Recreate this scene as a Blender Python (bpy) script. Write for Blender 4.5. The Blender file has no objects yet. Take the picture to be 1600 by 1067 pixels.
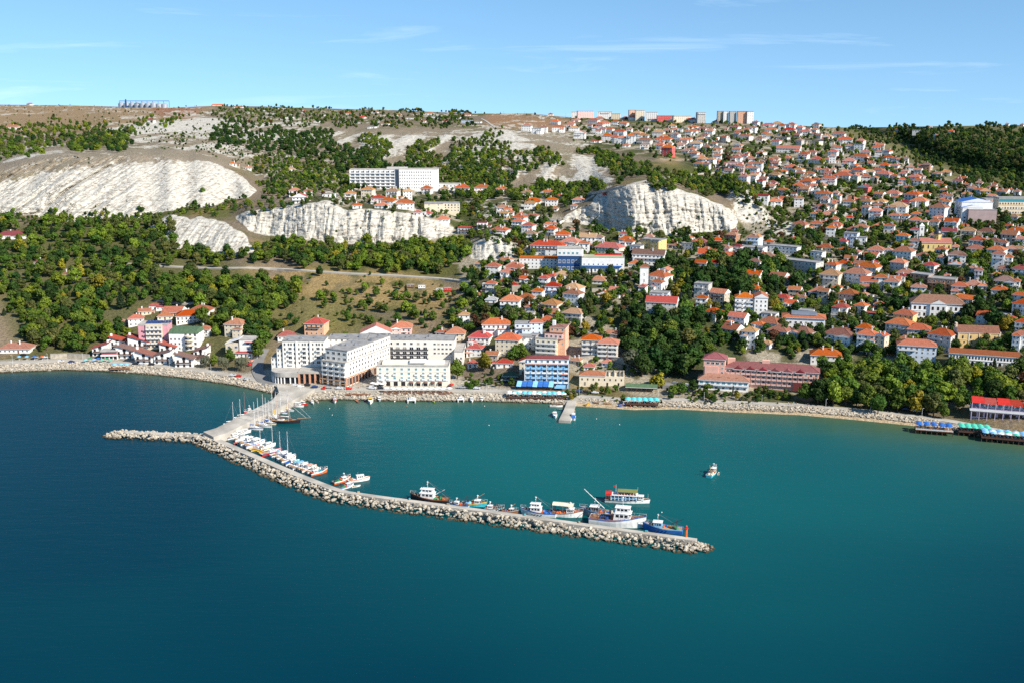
import bpy, math, random, colorsys
import numpy as np
from mathutils import Vector, Matrix
random.seed(7); rng = np.random.default_rng(7)
C = bpy.context.scene.collection
SC = bpy.context.scene
# ------------------------------------------------------------ camera, sky, sun, exposure
F = 1700.0; CU, CV = 800.0, 533.5; HC = 180.0
PITCH = math.atan((CV-150.0)/F); SP, CP = math.sin(PITCH), math.cos(PITCH)
cd = bpy.data.cameras.new('camera'); cam = bpy.data.objects.new('camera', cd); C.objects.link(cam)
cd.sensor_width = 36; cd.lens = 36*F/1600; cd.clip_start = 1; cd.clip_end = 60000
cam.location = (0, 0, HC); cam.rotation_euler = (math.pi/2-PITCH, 0, 0); SC.camera = cam
SUN_EL, SUN_AZ = math.radians(37), math.radians(127)     # azimuth clockwise from +Y
w = bpy.data.worlds.new('World'); SC.world = w; w.use_nodes = True
nt = w.node_tree; nt.nodes.clear()
def N(nt, t, **kw):
    n = nt.nodes.new(t)
    for k, v in kw.items(): setattr(n, k, v)
    return n
sky = N(nt, 'ShaderNodeTexSky', sky_type='NISHITA'); sky.sun_disc = False
sky.sun_elevation = SUN_EL; sky.sun_rotation = SUN_AZ; sky.altitude = 0; sky.air_density = 0.85; sky.dust_density = 0.0; sky.ozone_density = 3.0
bg = N(nt, 'ShaderNodeBackground'); bg.inputs[1].default_value = 0.118
out = N(nt, 'ShaderNodeOutputWorld')
# thin high cirrus streaks mixed over the whole sky
tc = N(nt, 'ShaderNodeTexCoord')
mp = N(nt, 'ShaderNodeMapping'); mp.inputs['Scale'].default_value = (1.3, 1.3, 17.0); mp.inputs['Rotation'].default_value = (0.0, 0.07, 0)
nz = N(nt, 'ShaderNodeTexNoise'); nz.inputs['Scale'].default_value = 3.1; nz.inputs['Detail'].default_value = 7; nz.inputs['Roughness'].default_value = 0.62; nz.inputs['Distortion'].default_value = 0.5
rp = N(nt, 'ShaderNodeValToRGB'); rp.color_ramp.elements[0].position = 0.57; rp.color_ramp.elements[1].position = 0.84
rp.color_ramp.elements[1].color = (0.24, 0.24, 0.24, 1)
mx = N(nt, 'ShaderNodeMix', data_type='RGBA')
hs = N(nt, 'ShaderNodeHueSaturation'); hs.inputs['Saturation'].default_value = 1.1; hs.inputs['Hue'].default_value = 0.491
nt.links.new(tc.outputs['Generated'], mp.inputs[0]); nt.links.new(mp.outputs[0], nz.inputs['Vector'])
nt.links.new(nz.outputs[0], rp.inputs[0]); nt.links.new(rp.outputs[0], mx.inputs[0])
sx = N(nt, 'ShaderNodeSeparateXYZ'); cb = N(nt, 'ShaderNodeCombineXYZ'); ma = N(nt, 'ShaderNodeMath', operation='MULTIPLY_ADD'); ma.inputs[1].default_value = 0.9; ma.inputs[2].default_value = 0.14
nt.links.new(tc.outputs['Generated'], sx.inputs[0]); nt.links.new(sx.outputs[0], cb.inputs[0]); nt.links.new(sx.outputs[1], cb.inputs[1]); nt.links.new(sx.outputs[2], ma.inputs[0]); nt.links.new(ma.outputs[0], cb.inputs[2])
nt.links.new(cb.outputs[0], sky.inputs[0])
nt.links.new(sky.outputs[0], hs.inputs['Color']); nt.links.new(hs.outputs[0], mx.inputs[6]); mx.inputs[7].default_value = (9.0, 9.6, 10.2, 1)
nt.links.new(mx.outputs[2], bg.inputs[0]); nt.links.new(bg.outputs[0], out.inputs[0])
sd = bpy.data.lights.new('sun', 'SUN'); sd.energy = 5.0; sd.angle = math.radians(0.5); sd.color = (1.0, 0.93, 0.82)
so = bpy.data.objects.new('sun', sd); C.objects.link(so)
sdir = Vector((math.sin(SUN_AZ)*math.cos(SUN_EL), math.cos(SUN_AZ)*math.cos(SUN_EL), math.sin(SUN_EL)))
so.rotation_euler = sdir.to_track_quat('Z', 'Y').to_euler(); so.location = (300, 0, 400)
vs = SC.view_settings; vs.view_transform = 'Standard'; vs.look = 'None'; vs.exposure = 0.58; vs.gamma = 1; vs.use_curve_mapping = False
SC.cycles.max_bounces = 5; SC.cycles.diffuse_bounces = 2; SC.cycles.glossy_bounces = 2; SC.cycles.transmission_bounces = 2; SC.cycles.transparent_max_bounces = 4
SC.cycles.use_denoising = False; SC.cycles.sample_clamp_direct = 5.0; SC.cycles.sample_clamp_indirect = 3.0; SC.cycles.caustics_reflective = False; SC.cycles.caustics_refractive = False

# ------------------------------------------------------------ numeric helpers
def slope(v):
    cy = (CV-np.asarray(v, float))/F
    return (-SP+cy*CP)/(CP+cy*SP)
def ray_xy(u, v):
    cy = (CV-np.asarray(v, float))/F
    return ((np.asarray(u, float)-CU)/F)/(CP+cy*SP)          # x per unit of y
def at(u, v, z):                                              # pixel on the level plane z
    Y = (z-HC)/float(slope(v)); return Vector((Y*float(ray_xy(u, v)), Y, z))
def hsh(ix, iy, seed):
    h = (ix.astype(np.int64)*374761393+iy.astype(np.int64)*668265263+seed*974634677) & 0xffffffff
    h = ((h ^ (h >> 13))*1274126177) & 0xffffffff
    return ((h ^ (h >> 16)) & 0xffff)/65535.0
def vn(x, y, seed=0):
    x = np.asarray(x, float); y = np.asarray(y, float)
    ix = np.floor(x); iy = np.floor(y); fx = x-ix; fy = y-iy
    fx = fx*fx*(3-2*fx); fy = fy*fy*(3-2*fy)
    a = hsh(ix, iy, seed); b = hsh(ix+1, iy, seed); c = hsh(ix, iy+1, seed); d = hsh(ix+1, iy+1, seed)
    return (a*(1-fx)+b*fx)*(1-fy)+(c*(1-fx)+d*fx)*fy
def fbm(x, y, seed=0, o=4, g=0.5):
    s = 0; a = 1; t = 0
    for i in range(o):
        s = s+a*vn(x*2**i+i*17.3, y*2**i+i*9.1, seed+i); t += a; a *= g
    return s/t
def inpoly(U, V, P):
    r = np.zeros(U.shape, bool); n = len(P)
    for i in range(n):
        x1, y1 = P[i]; x2, y2 = P[(i+1) % n]
        if y1 == y2: continue
        c = ((y1 > V) != (y2 > V)) & (U < (x2-x1)*(V-y1)/(y2-y1)+x1)
        r ^= c
    return r
def blur(a, nu, nv, it=2):
    for _ in range(it):
        for ax, n in ((0, nu), (1, nv)):
            if n < 1: continue
            pad = [(0, 0), (0, 0)]; pad[ax] = (n+1, n)
            c = np.cumsum(np.pad(a, pad, mode='edge'), axis=ax)
            m = a.shape[ax]
            a = (np.take(c, np.arange(2*n+1, 2*n+1+m), axis=ax)-np.take(c, np.arange(0, m), axis=ax))/(2*n+1)
    return a

# ------------------------------------------------------------ materials
MATS = {}
def new_mat(name):
    m = bpy.data.materials.new(name); m.use_nodes = True; MATS[name] = m
    return m, m.node_tree, m.node_tree.nodes['Principled BSDF']
def mat(name, col, rough=0.8, var=0.12, scale=0.6, rnd=0.0, bump=0.0, bscale=3.0, metal=0.0, spec=0.4):
    """plain painted / plastered surface: base colour with grain, weathering and an optional shift per object"""
    if name in MATS: return MATS[name]
    m, t, b = new_mat(name)
    tc = N(t, 'ShaderNodeTexCoord'); nz = N(t, 'ShaderNodeTexNoise'); nz.inputs['Scale'].default_value = scale; nz.inputs['Detail'].default_value = 5
    t.links.new(tc.outputs['Object'], nz.inputs['Vector'])
    mr = N(t, 'ShaderNodeMapRange'); mr.inputs[1].default_value = 0.3; mr.inputs[2].default_value = 0.7; mr.inputs[3].default_value = 1-var; mr.inputs[4].default_value = 1+var
    t.links.new(nz.outputs[0], mr.inputs[0])
    hsv = N(t, 'ShaderNodeHueSaturation'); hsv.inputs['Color'].default_value = (*col, 1)
    if rnd > 0:
        oi = N(t, 'ShaderNodeObjectInfo')
        m2 = N(t, 'ShaderNodeMapRange'); m2.inputs[3].default_value = 1-rnd; m2.inputs[4].default_value = 1+rnd
        t.links.new(oi.outputs['Random'], m2.inputs[0])
        mu = N(t, 'ShaderNodeMath', operation='MULTIPLY'); t.links.new(mr.outputs[0], mu.inputs[0]); t.links.new(m2.outputs[0], mu.inputs[1])
        t.links.new(mu.outputs[0], hsv.inputs['Value'])
        m3 = N(t, 'ShaderNodeMapRange'); m3.inputs[3].default_value = 0.5-rnd*0.06; m3.inputs[4].default_value = 0.5+rnd*0.06
        ml = N(t, 'ShaderNodeMath', operation='MULTIPLY'); ml.inputs[1].default_value = 7.31
        fr = N(t, 'ShaderNodeMath', operation='FRACT'); t.links.new(oi.outputs['Random'], ml.inputs[0]); t.links.new(ml.outputs[0], fr.inputs[0])
        t.links.new(fr.outputs[0], m3.inputs[0]); t.links.new(m3.outputs[0], hsv.inputs['Hue'])
    else: t.links.new(mr.outputs[0], hsv.inputs['Value'])
    t.links.new(hsv.outputs[0], b.inputs['Base Color'])
    b.inputs['Roughness'].default_value = rough; b.inputs['Metallic'].default_value = metal; b.inputs['Specular IOR Level'].default_value = spec
    if bump > 0:
        n2 = N(t, 'ShaderNodeTexNoise'); n2.inputs['Scale'].default_value = bscale; n2.inputs['Detail'].default_value = 4
        t.links.new(tc.outputs['Object'], n2.inputs['Vector'])
        bp = N(t, 'ShaderNodeBump'); bp.inputs['Strength'].default_value = bump; bp.inputs['Distance'].default_value = 0.3
        t.links.new(n2.outputs[0], bp.inputs['Height']); t.links.new(bp.outputs[0], b.inputs['Normal'])
    return m
def tile_mat(name, col, var=0.3):
    """clay tiles: rows down the slope, patchy fading, a shift per roof"""
    m, t, b = new_mat(name)
    tc = N(t, 'ShaderNodeTexCoord'); oi = N(t, 'ShaderNodeObjectInfo')
    nz = N(t, 'ShaderNodeTexNoise'); nz.inputs['Scale'].default_value = 0.9; nz.inputs['Detail'].default_value = 6; nz.inputs['Roughness'].default_value = 0.7
    t.links.new(tc.outputs['Object'], nz.inputs['Vector'])
    rp = N(t, 'ShaderNodeValToRGB'); e = rp.color_ramp.elements
    e[0].position = 0.3; e[0].color = tuple(c*0.62 for c in col)+(1,); e[1].position = 0.68; e[1].color = tuple(min(1, c*1.12) for c in col)+(1,)
    t.links.new(nz.outputs[0], rp.inputs[0])
    hsv = N(t, 'ShaderNodeHueSaturation')
    for k, lo, hi, mul in (('Value', 1-var, 1+var*0.8, 1.0), ('Saturation', 1-var*0.9, 1+var*0.3, 5.7), ('Hue', 0.492, 0.508, 9.3)):
        a = N(t, 'ShaderNodeMath', operation='MULTIPLY'); a.inputs[1].default_value = mul; f = N(t, 'ShaderNodeMath', operation='FRACT')
        r = N(t, 'ShaderNodeMapRange'); r.inputs[3].default_value = lo; r.inputs[4].default_value = hi
        t.links.new(oi.outputs['Random'], a.inputs[0]); t.links.new(a.outputs[0], f.inputs[0]); t.links.new(f.outputs[0], r.inputs[0]); t.links.new(r.outputs[0], hsv.inputs[k])
    t.links.new(rp.outputs[0], hsv.inputs['Color']); t.links.new(hsv.outputs[0], b.inputs['Base Color'])
    wv = N(t, 'ShaderNodeTexWave', bands_direction='Z'); wv.inputs['Scale'].default_value = 1.6; wv.inputs['Distortion'].default_value = 0.3
    w2 = N(t, 'ShaderNodeTexWave', bands_direction='X'); w2.inputs['Scale'].default_value = 1.3
    ad = N(t, 'ShaderNodeMath', operation='ADD'); t.links.new(tc.outputs['Object'], wv.inputs['Vector']); t.links.new(tc.outputs['Object'], w2.inputs['Vector'])
    t.links.new(wv.outputs['Fac'], ad.inputs[0]); t.links.new(w2.outputs['Fac'], ad.inputs[1])
    bp = N(t, 'ShaderNodeBump'); bp.inputs['Strength'].default_value = 0.5; bp.inputs['Distance'].default_value = 0.12
    t.links.new(ad.outputs[0], bp.inputs['Height']); t.links.new(bp.outputs[0], b.inputs['Normal'])
    b.inputs['Roughness'].default_value = 0.85; b.inputs['Specular IOR Level'].default_value = 0.25
    return m
WALL = dict(w=(.80, .79, .76), c=(.72, .62, .46), g=(.50, .48, .45), b=(.62, .70, .80), p=(.78, .50, .46), s=(.46, .40, .32), y=(.72, .53, .22), r=(.60, .10, .08), n=(.42, .22, .13), t=(.30, .62, .66), P=(.70, .34, .38), o=(.76, .42, .26))
WNAME = dict(w='white', c='cream', g='grey', b='pale blue', p='pink', s='stone', y='yellow', r='red', n='brick brown', t='turquoise', P='rose pink', o='orange')
for k, c in WALL.items(): mat('plaster_'+k, c, 0.85, 0.10, 0.35, rnd=0.09, bump=0.15, bscale=1.5)
ROOF = dict(o=(.45, .100, .026), r=(.39, .045, .027), f=(.36, .125, .058), t=(.42, .22, .095), m=(.26, .035, .04), n=(.24, .115, .085), G=(.34, .34, .34), e=(.10, .17, .09), P=(.62, .40, .38))
RNAME = dict(o='orange', r='red', f='faded terracotta', t='tan', m='maroon', n='brown', G='grey', e='green', P='pink')
for k, c in ROOF.items(): tile_mat('tiles_'+k, c)
mat('concrete', (.40, .375, .34), 0.9, 0.2, 0.25, bump=0.3); mat('hotel_white', (.80, .755, .675), .85, .08, .3); mat('roof_felt', (.27, .265, .26), 0.9, 0.25, 0.3, bump=0.3)
mat('white_paint', (.76, .745, .71), 0.5, 0.14, 0.9); mat('white_trim', (.78, .77, .75), 0.6, 0.06, 0.8)
mat('dark_metal', (.06, .06, .07), 0.4, 0.1, 1.0, metal=0.3); mat('steel', (.42, .43, .45), 0.35, 0.1, 0.4, metal=0.7)
mat('wood', (.22, .10, .055), 0.8, 0.25, 0.8, bump=0.2); mat('dark_wood', (.10, .048, .032), 0.8, 0.25, 0.8, bump=0.2); mat('light_wood', (.42, .26, .13), 0.75, 0.2, 1)
mat('stone', (.42, .37, .29), 0.95, 0.25, 0.5, bump=0.5, bscale=1.2); mat('asphalt', (.20, .195, .19), 0.95, 0.18, 0.15, bump=0.1)
mat('pale_road', (.40, .37, .32), 0.95, 0.18, 0.12, bump=0.1); mat('door_paint', (.16, .075, .045), 0.6, 0.1, 1, rnd=0.3); mat('railing', (.70, .69, .66), 0.6, 0.06, 1)
mat('terracotta_trim', (.56, .28, .17), 0.8, 0.12, 0.8)
for k, c in dict(orange=(.66, .13, .03), red=(.55, .03, .02), blue=(.03, .13, .42), turquoise=(.05, .42, .50), yellow=(.68, .42, .03), green=(.03, .22, .09), black=(.02, .02, .025), navy=(.02, .05, .16), sky=(.22, .48, .72), aqua=(.10, .55, .60), cream=(.74, .66, .48), salmon=(.70, .32, .24), grey=(.30, .31, .32), mint=(.08, .50, .36), lime=(.45, .60, .10), silver=(.55, .56, .58), brown=(.20, .09, .04)).items():
    mat('paint_'+k, c, 0.5, 0.22, 0.9)
def glass_mat():
    m, t, b = new_mat('glass')
    oi = N(t, 'ShaderNodeObjectInfo'); rp = N(t, 'ShaderNodeValToRGB'); e = rp.color_ramp.elements; rp.color_ramp.interpolation = 'CONSTANT'
    e[0].color = (.012, .016, .022, 1); e[1].position = 0.72; e[1].color = (.05, .055, .06, 1); x = e.new(0.9); x.color = (.30, .28, .24, 1)
    t.links.new(oi.outputs['Random'], rp.inputs[0]); t.links.new(rp.outputs[0], b.inputs['Base Color']); b.inputs['Roughness'].default_value = 0.12
    m, t, b = new_mat('blue_glass'); b.inputs['Base Color'].default_value = (.03, .08, .20, 1); b.inputs['Roughness'].default_value = 0.1
    m, t, b = new_mat('teal_glass'); b.inputs['Base Color'].default_value = (.06, .26, .32, 1); b.inputs['Roughness'].default_value = 0.15
glass_mat()

# ------------------------------------------------------------ mesh helpers
def tag(o, label=None, cat=None, group=None, kind=None):
    if label: o['label'] = label
    if cat: o['category'] = cat
    if group: o['group'] = group
    if kind: o['kind'] = kind
    return o
def link(o, parent=None):
    C.objects.link(o)
    if parent is not None: o.parent = parent
    return o
def empty(name, loc, rz=0, label=None, cat=None, group=None):
    o = bpy.data.objects.new(name, None); o.location = loc; o.rotation_euler = (0, 0, rz); o.empty_display_size = 0.5
    link(o); return tag(o, label, cat, group)
class MB:
    def __init__(s): s.v = []; s.f = []; s.m = []; s.cur = 0
    def add(s, vs, fs):
        k = len(s.v); s.v += [tuple(p) for p in vs]; s.f += [tuple(i+k for i in f) for f in fs]; s.m += [s.cur]*len(fs); return s
    def box(s, x0, x1, y0, y1, z0, z1):
        return s.add([(x0, y0, z0), (x1, y0, z0), (x1, y1, z0), (x0, y1, z0), (x0, y0, z1), (x1, y0, z1), (x1, y1, z1), (x0, y1, z1)],
                     [(0, 3, 2, 1), (4, 5, 6, 7), (0, 1, 5, 4), (1, 2, 6, 5), (2, 3, 7, 6), (3, 0, 4, 7)])
    def prism(s, P, z0, z1):
        n = len(P); a = sum(P[i][0]*P[(i+1) % n][1]-P[(i+1) % n][0]*P[i][1] for i in range(n))
        if a < 0: P = P[::-1]
        return s.add([(x, y, z0) for x, y in P]+[(x, y, z1) for x, y in P], [tuple(range(n))[::-1], tuple(range(n, 2*n))]+[(i, (i+1) % n, n+(i+1) % n, n+i) for i in range(n)])
    def tube(s, a, b, r0, r1=None, n=6):
        r1 = r0 if r1 is None else r1; a = Vector(a); b = Vector(b); d = (b-a).normalized()
        x = d.orthogonal().normalized(); y = d.cross(x); vs = []
        for p, r in ((a, r0), (b, r1)):
            for i in range(n):
                t = 2*math.pi*i/n; vs.append(p+x*(r*math.cos(t))+y*(r*math.sin(t)))
        return s.add(vs, [(i, (i+1) % n, n+(i+1) % n, n+i) for i in range(n)]+[tuple(range(n))[::-1], tuple(range(n, 2*n))])
    def lathe(s, prof, c=(0, 0, 0), n=10):
        vs = []; fs = []
        for r, z in prof:
            for i in range(n):
                t = 2*math.pi*i/n; vs.append((c[0]+r*math.cos(t), c[1]+r*math.sin(t), c[2]+z))
        for j in range(len(prof)-1):
            for i in range(n): fs.append((j*n+i, j*n+(i+1) % n, (j+1)*n+(i+1) % n, (j+1)*n+i))
        fs.append(tuple(range(n))[::-1]); fs.append(tuple(range((len(prof)-1)*n, len(prof)*n)))
        return s.add(vs, fs)
    def loft(s, secs, cap=True):
        n = len(secs[0]); vs = [p for q in secs for p in q]; fs = []
        for j in range(len(secs)-1):
            for i in range(n-1): fs.append((j*n+i, j*n+i+1, (j+1)*n+i+1, (j+1)*n+i))
        if cap: fs.append(tuple(range(n))[::-1]); fs.append(tuple(range((len(secs)-1)*n, len(secs)*n)))
        return s.add(vs, fs)
    def mesh(s, name, mats, smooth=False):
        me = bpy.data.meshes.new(name); me.from_pydata(s.v, [], s.f)
        for m in (mats if isinstance(mats, (list, tuple)) else [mats]): me.materials.append(MATS[m] if isinstance(m, str) else m)
        if any(s.m): me.polygons.foreach_set('material_index', s.m)
        if smooth: me.polygons.foreach_set('use_smooth', [True]*len(s.f))
        return me
    def build(s, name, mats, parent=None, loc=(0, 0, 0), rz=0, smooth=False):
        o = bpy.data.objects.new(name, s.mesh(name, mats, smooth)); o.location = loc; o.rotation_euler = (0, 0, rz)
        return link(o, parent)
def inst(name, me, parent, loc, rz=0, sc=(1, 1, 1)):
    o = bpy.data.objects.new(name, me); o.location = loc; o.rotation_euler = (0, 0, rz); o.scale = sc
    return link(o, parent)
def copy_tree(o, parent=None):
    c = o.copy(); C.objects.link(c); c.parent = parent
    for ch in list(o.children): copy_tree(ch, c)
    return c
def sst(x, a, b): t = np.clip((x-a)/(b-a), 0, 1); return t*t*(3-2*t)
# ------------------------------------------------------------ terrain: a hill field integrated inland from the shoreline
def pl(P): 
    a = np.array(P, float); return lambda u: np.interp(u, a[:, 0], a[:, 1])
shore_v = pl([(-700, 566), (0, 582), (100, 578), (160, 580), (235, 585), (300, 592), (360, 601), (400, 609), (440, 618), (470, 627), (520, 624), (620, 626), (760, 627), (860, 630), (900, 634), (990, 640), (1060, 639), (1130, 643), (1250, 648), (1330, 655), (1420, 664), (1480, 672), (1560, 688), (1640, 700), (2300, 790)])
sky_v = pl([(-700, 160), (0, 164), (100, 165), (180, 167), (265, 169), (330, 166), (420, 167), (500, 170), (600, 172), (740, 178), (830, 178), (880, 183), (1000, 189), (1100, 193), (1180, 194), (1250, 197), (1290, 199), (1340, 200), (1450, 198), (1600, 196), (2300, 190)])
US = np.arange(-420, 2021, 2.0); NR = 335
TT = np.linspace(0, 1, NR)
SV = shore_v(US); KV = sky_v(US)
UU = np.repeat(US[:, None], NR, 1); VV = SV[:, None]+(KV-SV)[:, None]*TT[None]
K = np.full(UU.shape, 0.50)
CLIFF_A = [(-420, 300), (-200, 282), (0, 266), (60, 249), (120, 243), (200, 241), (280, 246), (340, 257), (390, 284), (406, 299), (392, 308), (330, 321), (275, 326), (215, 344), (120, 346), (60, 340), (0, 335), (-420, 345)]
CLIFF_B = [(372, 342), (386, 330), (430, 325), (495, 318), (512, 314), (540, 328), (600, 330), (640, 335), (660, 342), (690, 346), (708, 358), (700, 372), (640, 378), (600, 382), (500, 380), (440, 372), (395, 362)]
CLIFF_C = [(240, 352), (262, 338), (290, 336), (300, 345), (262, 372)]
CLIFF_C2 = [(255, 374), (280, 352), (315, 335), (345, 349), (385, 371), (408, 396), (340, 398), (300, 394), (264, 386)]
CLIFF_D = [(878, 344), (900, 330), (925, 318), (940, 302), (965, 292), (1010, 286), (1045, 292), (1075, 302), (1110, 312), (1140, 328), (1152, 345), (1145, 360), (1060, 366), (990, 368), (930, 356)]
CLIFF_E = [(732, 384), (765, 368), (785, 370), (802, 384), (804, 404), (775, 408), (738, 404)]
SCARP = [(560, 208), (700, 205), (790, 205), (870, 235), (940, 262), (960, 285), (860, 290), (760, 285), (690, 262), (560, 262)]
SCARP2 = [(1120, 288), (1160, 290), (1185, 312), (1215, 335), (1190, 355), (1150, 350), (1140, 320)]
WU = (fbm(UU/22, VV/16, 91, 4)-.5)*34; WV = (fbm(UU/26, VV/16, 95, 4)-.5)*20
def setk(P, k, nu=2, nv=2, wp=0.0):
    global K
    m = blur(inpoly(UU+WU*wp, VV+WV*wp, P).astype(float), nu, nv); K = K*(1-m)+k*m; return m
depth_in = SV[:, None]-VV
front = np.interp(US, [0, 380, 440, 700, 780, 900, 1100], [26, 28, 52, 50, 30, 24, 20])[:, None]
m = np.clip((front+10-depth_in)/12, 0, 1); K = K*(1-m)+0.96*m; m = np.clip((10-depth_in)/4, 0, 1)*np.clip((depth_in-np.where((US > 895), 4, -1)[:, None])/2, 0, 1); K = K*(1-m)+0.5*m; K0 = K.copy()
setk([(300, 408), (700, 424), (740, 500), (430, 505), (250, 450)], 0.62, 8, 6)
setk([(-420, 162), (330, 160), (560, 160), (900, 160), (900, 200), (700, 196), (330, 185), (0, 215), (-420, 225)], 0.62, 6, 4)
setk([(-420, 262), (0, 238), (120, 226), (290, 230), (400, 268), (406, 296), (340, 250), (200, 238), (60, 246), (-420, 300)], 0.75, 4, 2)
SCARP3 = [(150, 184), (330, 183), (560, 198), (575, 215), (400, 252), (300, 240), (170, 226)]; mS3 = setk(SCARP3, 0.42, 6, 4); mS = setk(SCARP, 0.30, 6, 4); mS2 = setk(SCARP2, 0.2, 3, 3)
setk([(330, 188), (560, 205), (560, 250), (400, 250), (330, 235)], 0.42, 6, 4)
# the wooded hill behind the town ridge lies across a valley
setk([(1288, 197), (1330, 215), (1390, 233), (1440, 262), (1520, 285), (1620, 300), (2020, 330), (2020, 312), (1620, 284), (1530, 272), (1450, 250), (1400, 222), (1340, 206), (1300, 193)], 2.0, 5, 2)
setk([(1310, 198), (1420, 225), (1470, 250), (1620, 280), (2020, 305), (2020, 185), (1310, 190)], 0.36, 4, 2)
mA = setk(CLIFF_A, 0.17, 1, 1, wp=.45); mB = setk(CLIFF_B, 0.12, 1, 1, wp=.4); mC = setk(CLIFF_C, 0.25, wp=.8); mC2 = setk(CLIFF_C2, 0.28, wp=.8); mD = setk(CLIFF_D, 0.10, 1, 1, wp=.45); mE = setk(CLIFF_E, 0.22, wp=.8)
YS0 = (0.0-HC)/slope(SV)
VM = (VV[:, 1:]+VV[:, :-1])/2; KM = (K[:, 1:]+K[:, :-1])/2
DV = (VV[:, :-1]-VV[:, 1:]); KB = (K0[:, 1:]+K0[:, :-1])/2; g = np.zeros(KM.shape); dev = np.zeros(len(US))
for j in range(KM.shape[1]):                       # a cliff's lost depth is regained on the level ground behind its crest
    wgt = DV[:, j]/(VM[:, j]-150.0); k = KM[:, j]-np.clip(dev/26.0*DV[:, j]/wgt, -0.45, 0.25)*np.clip((KM[:, j]-0.2)/0.15, 0, 1)
    g[:, j] = k*wgt; dev = dev+(k-KB[:, j])*wgt
LY = np.log(YS0)[:, None]+np.concatenate([np.zeros((len(US), 1)), np.cumsum(g, 1)], 1)
LY = blur(LY, 4, 1, 2); LY += (np.log(YS0)-LY[:, 0])[:, None]*np.exp(-TT[None]*30)
YY = np.exp(LY)
XX = YY*ray_xy(UU, VV); ZZ = HC+YY*slope(VV)
# relief: gullies and ledges on the chalk, hummocks elsewhere (moved along the line of sight, so depth only)
chalkmask = np.clip(np.maximum.reduce([mA, mB, mC, mC2, mD, mE]), 0, 1)
lean = XX-0.95*ZZ*mA
def ridged(a, b, sd, o=3): return 1-np.abs(2*fbm(a, b, sd, o)-1)
westA = mA*np.clip((230-UU)/60, 0, 1)
lowf = sst(fbm(XX/60, ZZ/40, 17, 3), .35, .65)
smA = mA*np.clip((UU-150)/90, 0, 1)
gul = ridged(lean/40, ZZ/60, 3)**6*(2+8*westA)*lowf+ridged(lean/13, ZZ/34, 5)**4*4.5*(.3+lowf)+ridged(lean/4.6, ZZ/22, 7, 2)**2*2.6+(fbm(XX/8, ZZ/6, 31, 4)-.5)*3.5+(fbm(XX/3.2, ZZ/2.4, 8, 3)-0.5)*3.4+(vn(XX/70, ZZ/2.1+fbm(XX/30, ZZ/20, 6)*2.5, 9)-0.5)*2.4
gul = gul*(1-0.6*smA)-4
big = ((fbm(XX/60, ZZ/70, 12, 2)-0.5)*34+ridged(XX/26, ZZ/90, 14, 3)**2*9*(.3+lowf))*np.maximum(mD, mB*0.8)
rib = ridged((XX-1.25*ZZ)/46, ZZ/150, 61, 3)
hum = (fbm(XX/30, YY/30, 21, 4)-0.5)*(4+0.004*YY)*np.clip((depth_in-34)/30, 0, 1)
scr = ((fbm(XX/14, ZZ/10, 33, 4)-0.5)*20-(rib-.5)*30)*np.clip(mS+mS2+.8*mS3, 0, 1)
smooth_right = np.clip((YY-700)/2000, 0.2, 1)
YD = YY+chalkmask*gul+big+hum*(1-chalkmask)*0.6+scr*(1-chalkmask)
XD = YD*ray_xy(UU, VV); ZD = HC+YD*slope(VV)
def G(u, v):
    """pixel on the ground -> point of the terrain"""
    fu = min(max((u-US[0])/2.0, 0), len(US)-1.001); i = int(fu); a = fu-i
    sv = float(shore_v(u)); kv = float(sky_v(u))
    fr = min(max((sv-v)/(sv-kv)*(NR-1), 0), NR-1.001); j = int(fr); b = fr-j
    Y = (YD[i, j]*(1-a)+YD[i+1, j]*a)*(1-b)+(YD[i, j+1]*(1-a)+YD[i+1, j+1]*a)*b
    v = min(max(v, kv), sv)
    return Vector((Y*float(ray_xy(u, v)), Y, HC+Y*float(slope(v))))
def px(p):
    q = Vector(p)-Vector((0, 0, HC)); dz = q.y*CP-q.z*SP
    return CU+F*q.x/dz, CV-F*(q.y*SP+q.z*CP)/dz
# rows under the water in front and behind the skyline
pre = []
for dz, dy in ((-1.2, 4), (-3, 10), (-8, 26), (-16, 70)):
    Y = YD[:, 0]-dy; pre.insert(0, (XD[:, 0]*Y/YD[:, 0], Y, np.full(len(US), dz)))
post = []
sk = slope(KV)
for kf in (1.02, 1.06, 1.12, 1.2, 1.35, 1.6, 2.0):
    Y = YD[:, -1]*kf; post.append((XD[:, -1]*kf, Y, ZD[:, -1]+(Y-YD[:, -1])*(sk-0.012-0.006*kf)))
ALLX = np.concatenate([np.stack([p[0] for p in pre], 1), XD, np.stack([p[0] for p in post], 1)], 1)
ALLY = np.concatenate([np.stack([p[1] for p in pre], 1), YD, np.stack([p[1] for p in post], 1)], 1)
ALLZ = np.concatenate([np.stack([p[2] for p in pre], 1), ZD, np.stack([p[2] for p in post], 1)], 1)
nU, nV = ALLX.shape
me = bpy.data.meshes.new('terrain'); me.vertices.add(nU*nV)
me.vertices.foreach_set('co', np.stack([ALLX, ALLY, ALLZ], 2).reshape(-1).astype(np.float32))
ii, jj = np.meshgrid(np.arange(nU-1), np.arange(nV-1), indexing='ij'); a = (ii*nV+jj).reshape(-1)
quads = np.stack([a, a+nV, a+nV+1, a+1], 1)
me.loops.add(quads.size); me.polygons.add(len(quads)); me.loops.foreach_set('vertex_index', quads.reshape(-1).astype(np.int32))
me.polygons.foreach_set('loop_start', np.arange(0, quads.size, 4, dtype=np.int32))
me.polygons.foreach_set('use_smooth', np.zeros(len(quads), bool)); me.update(calc_edges=True)
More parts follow.
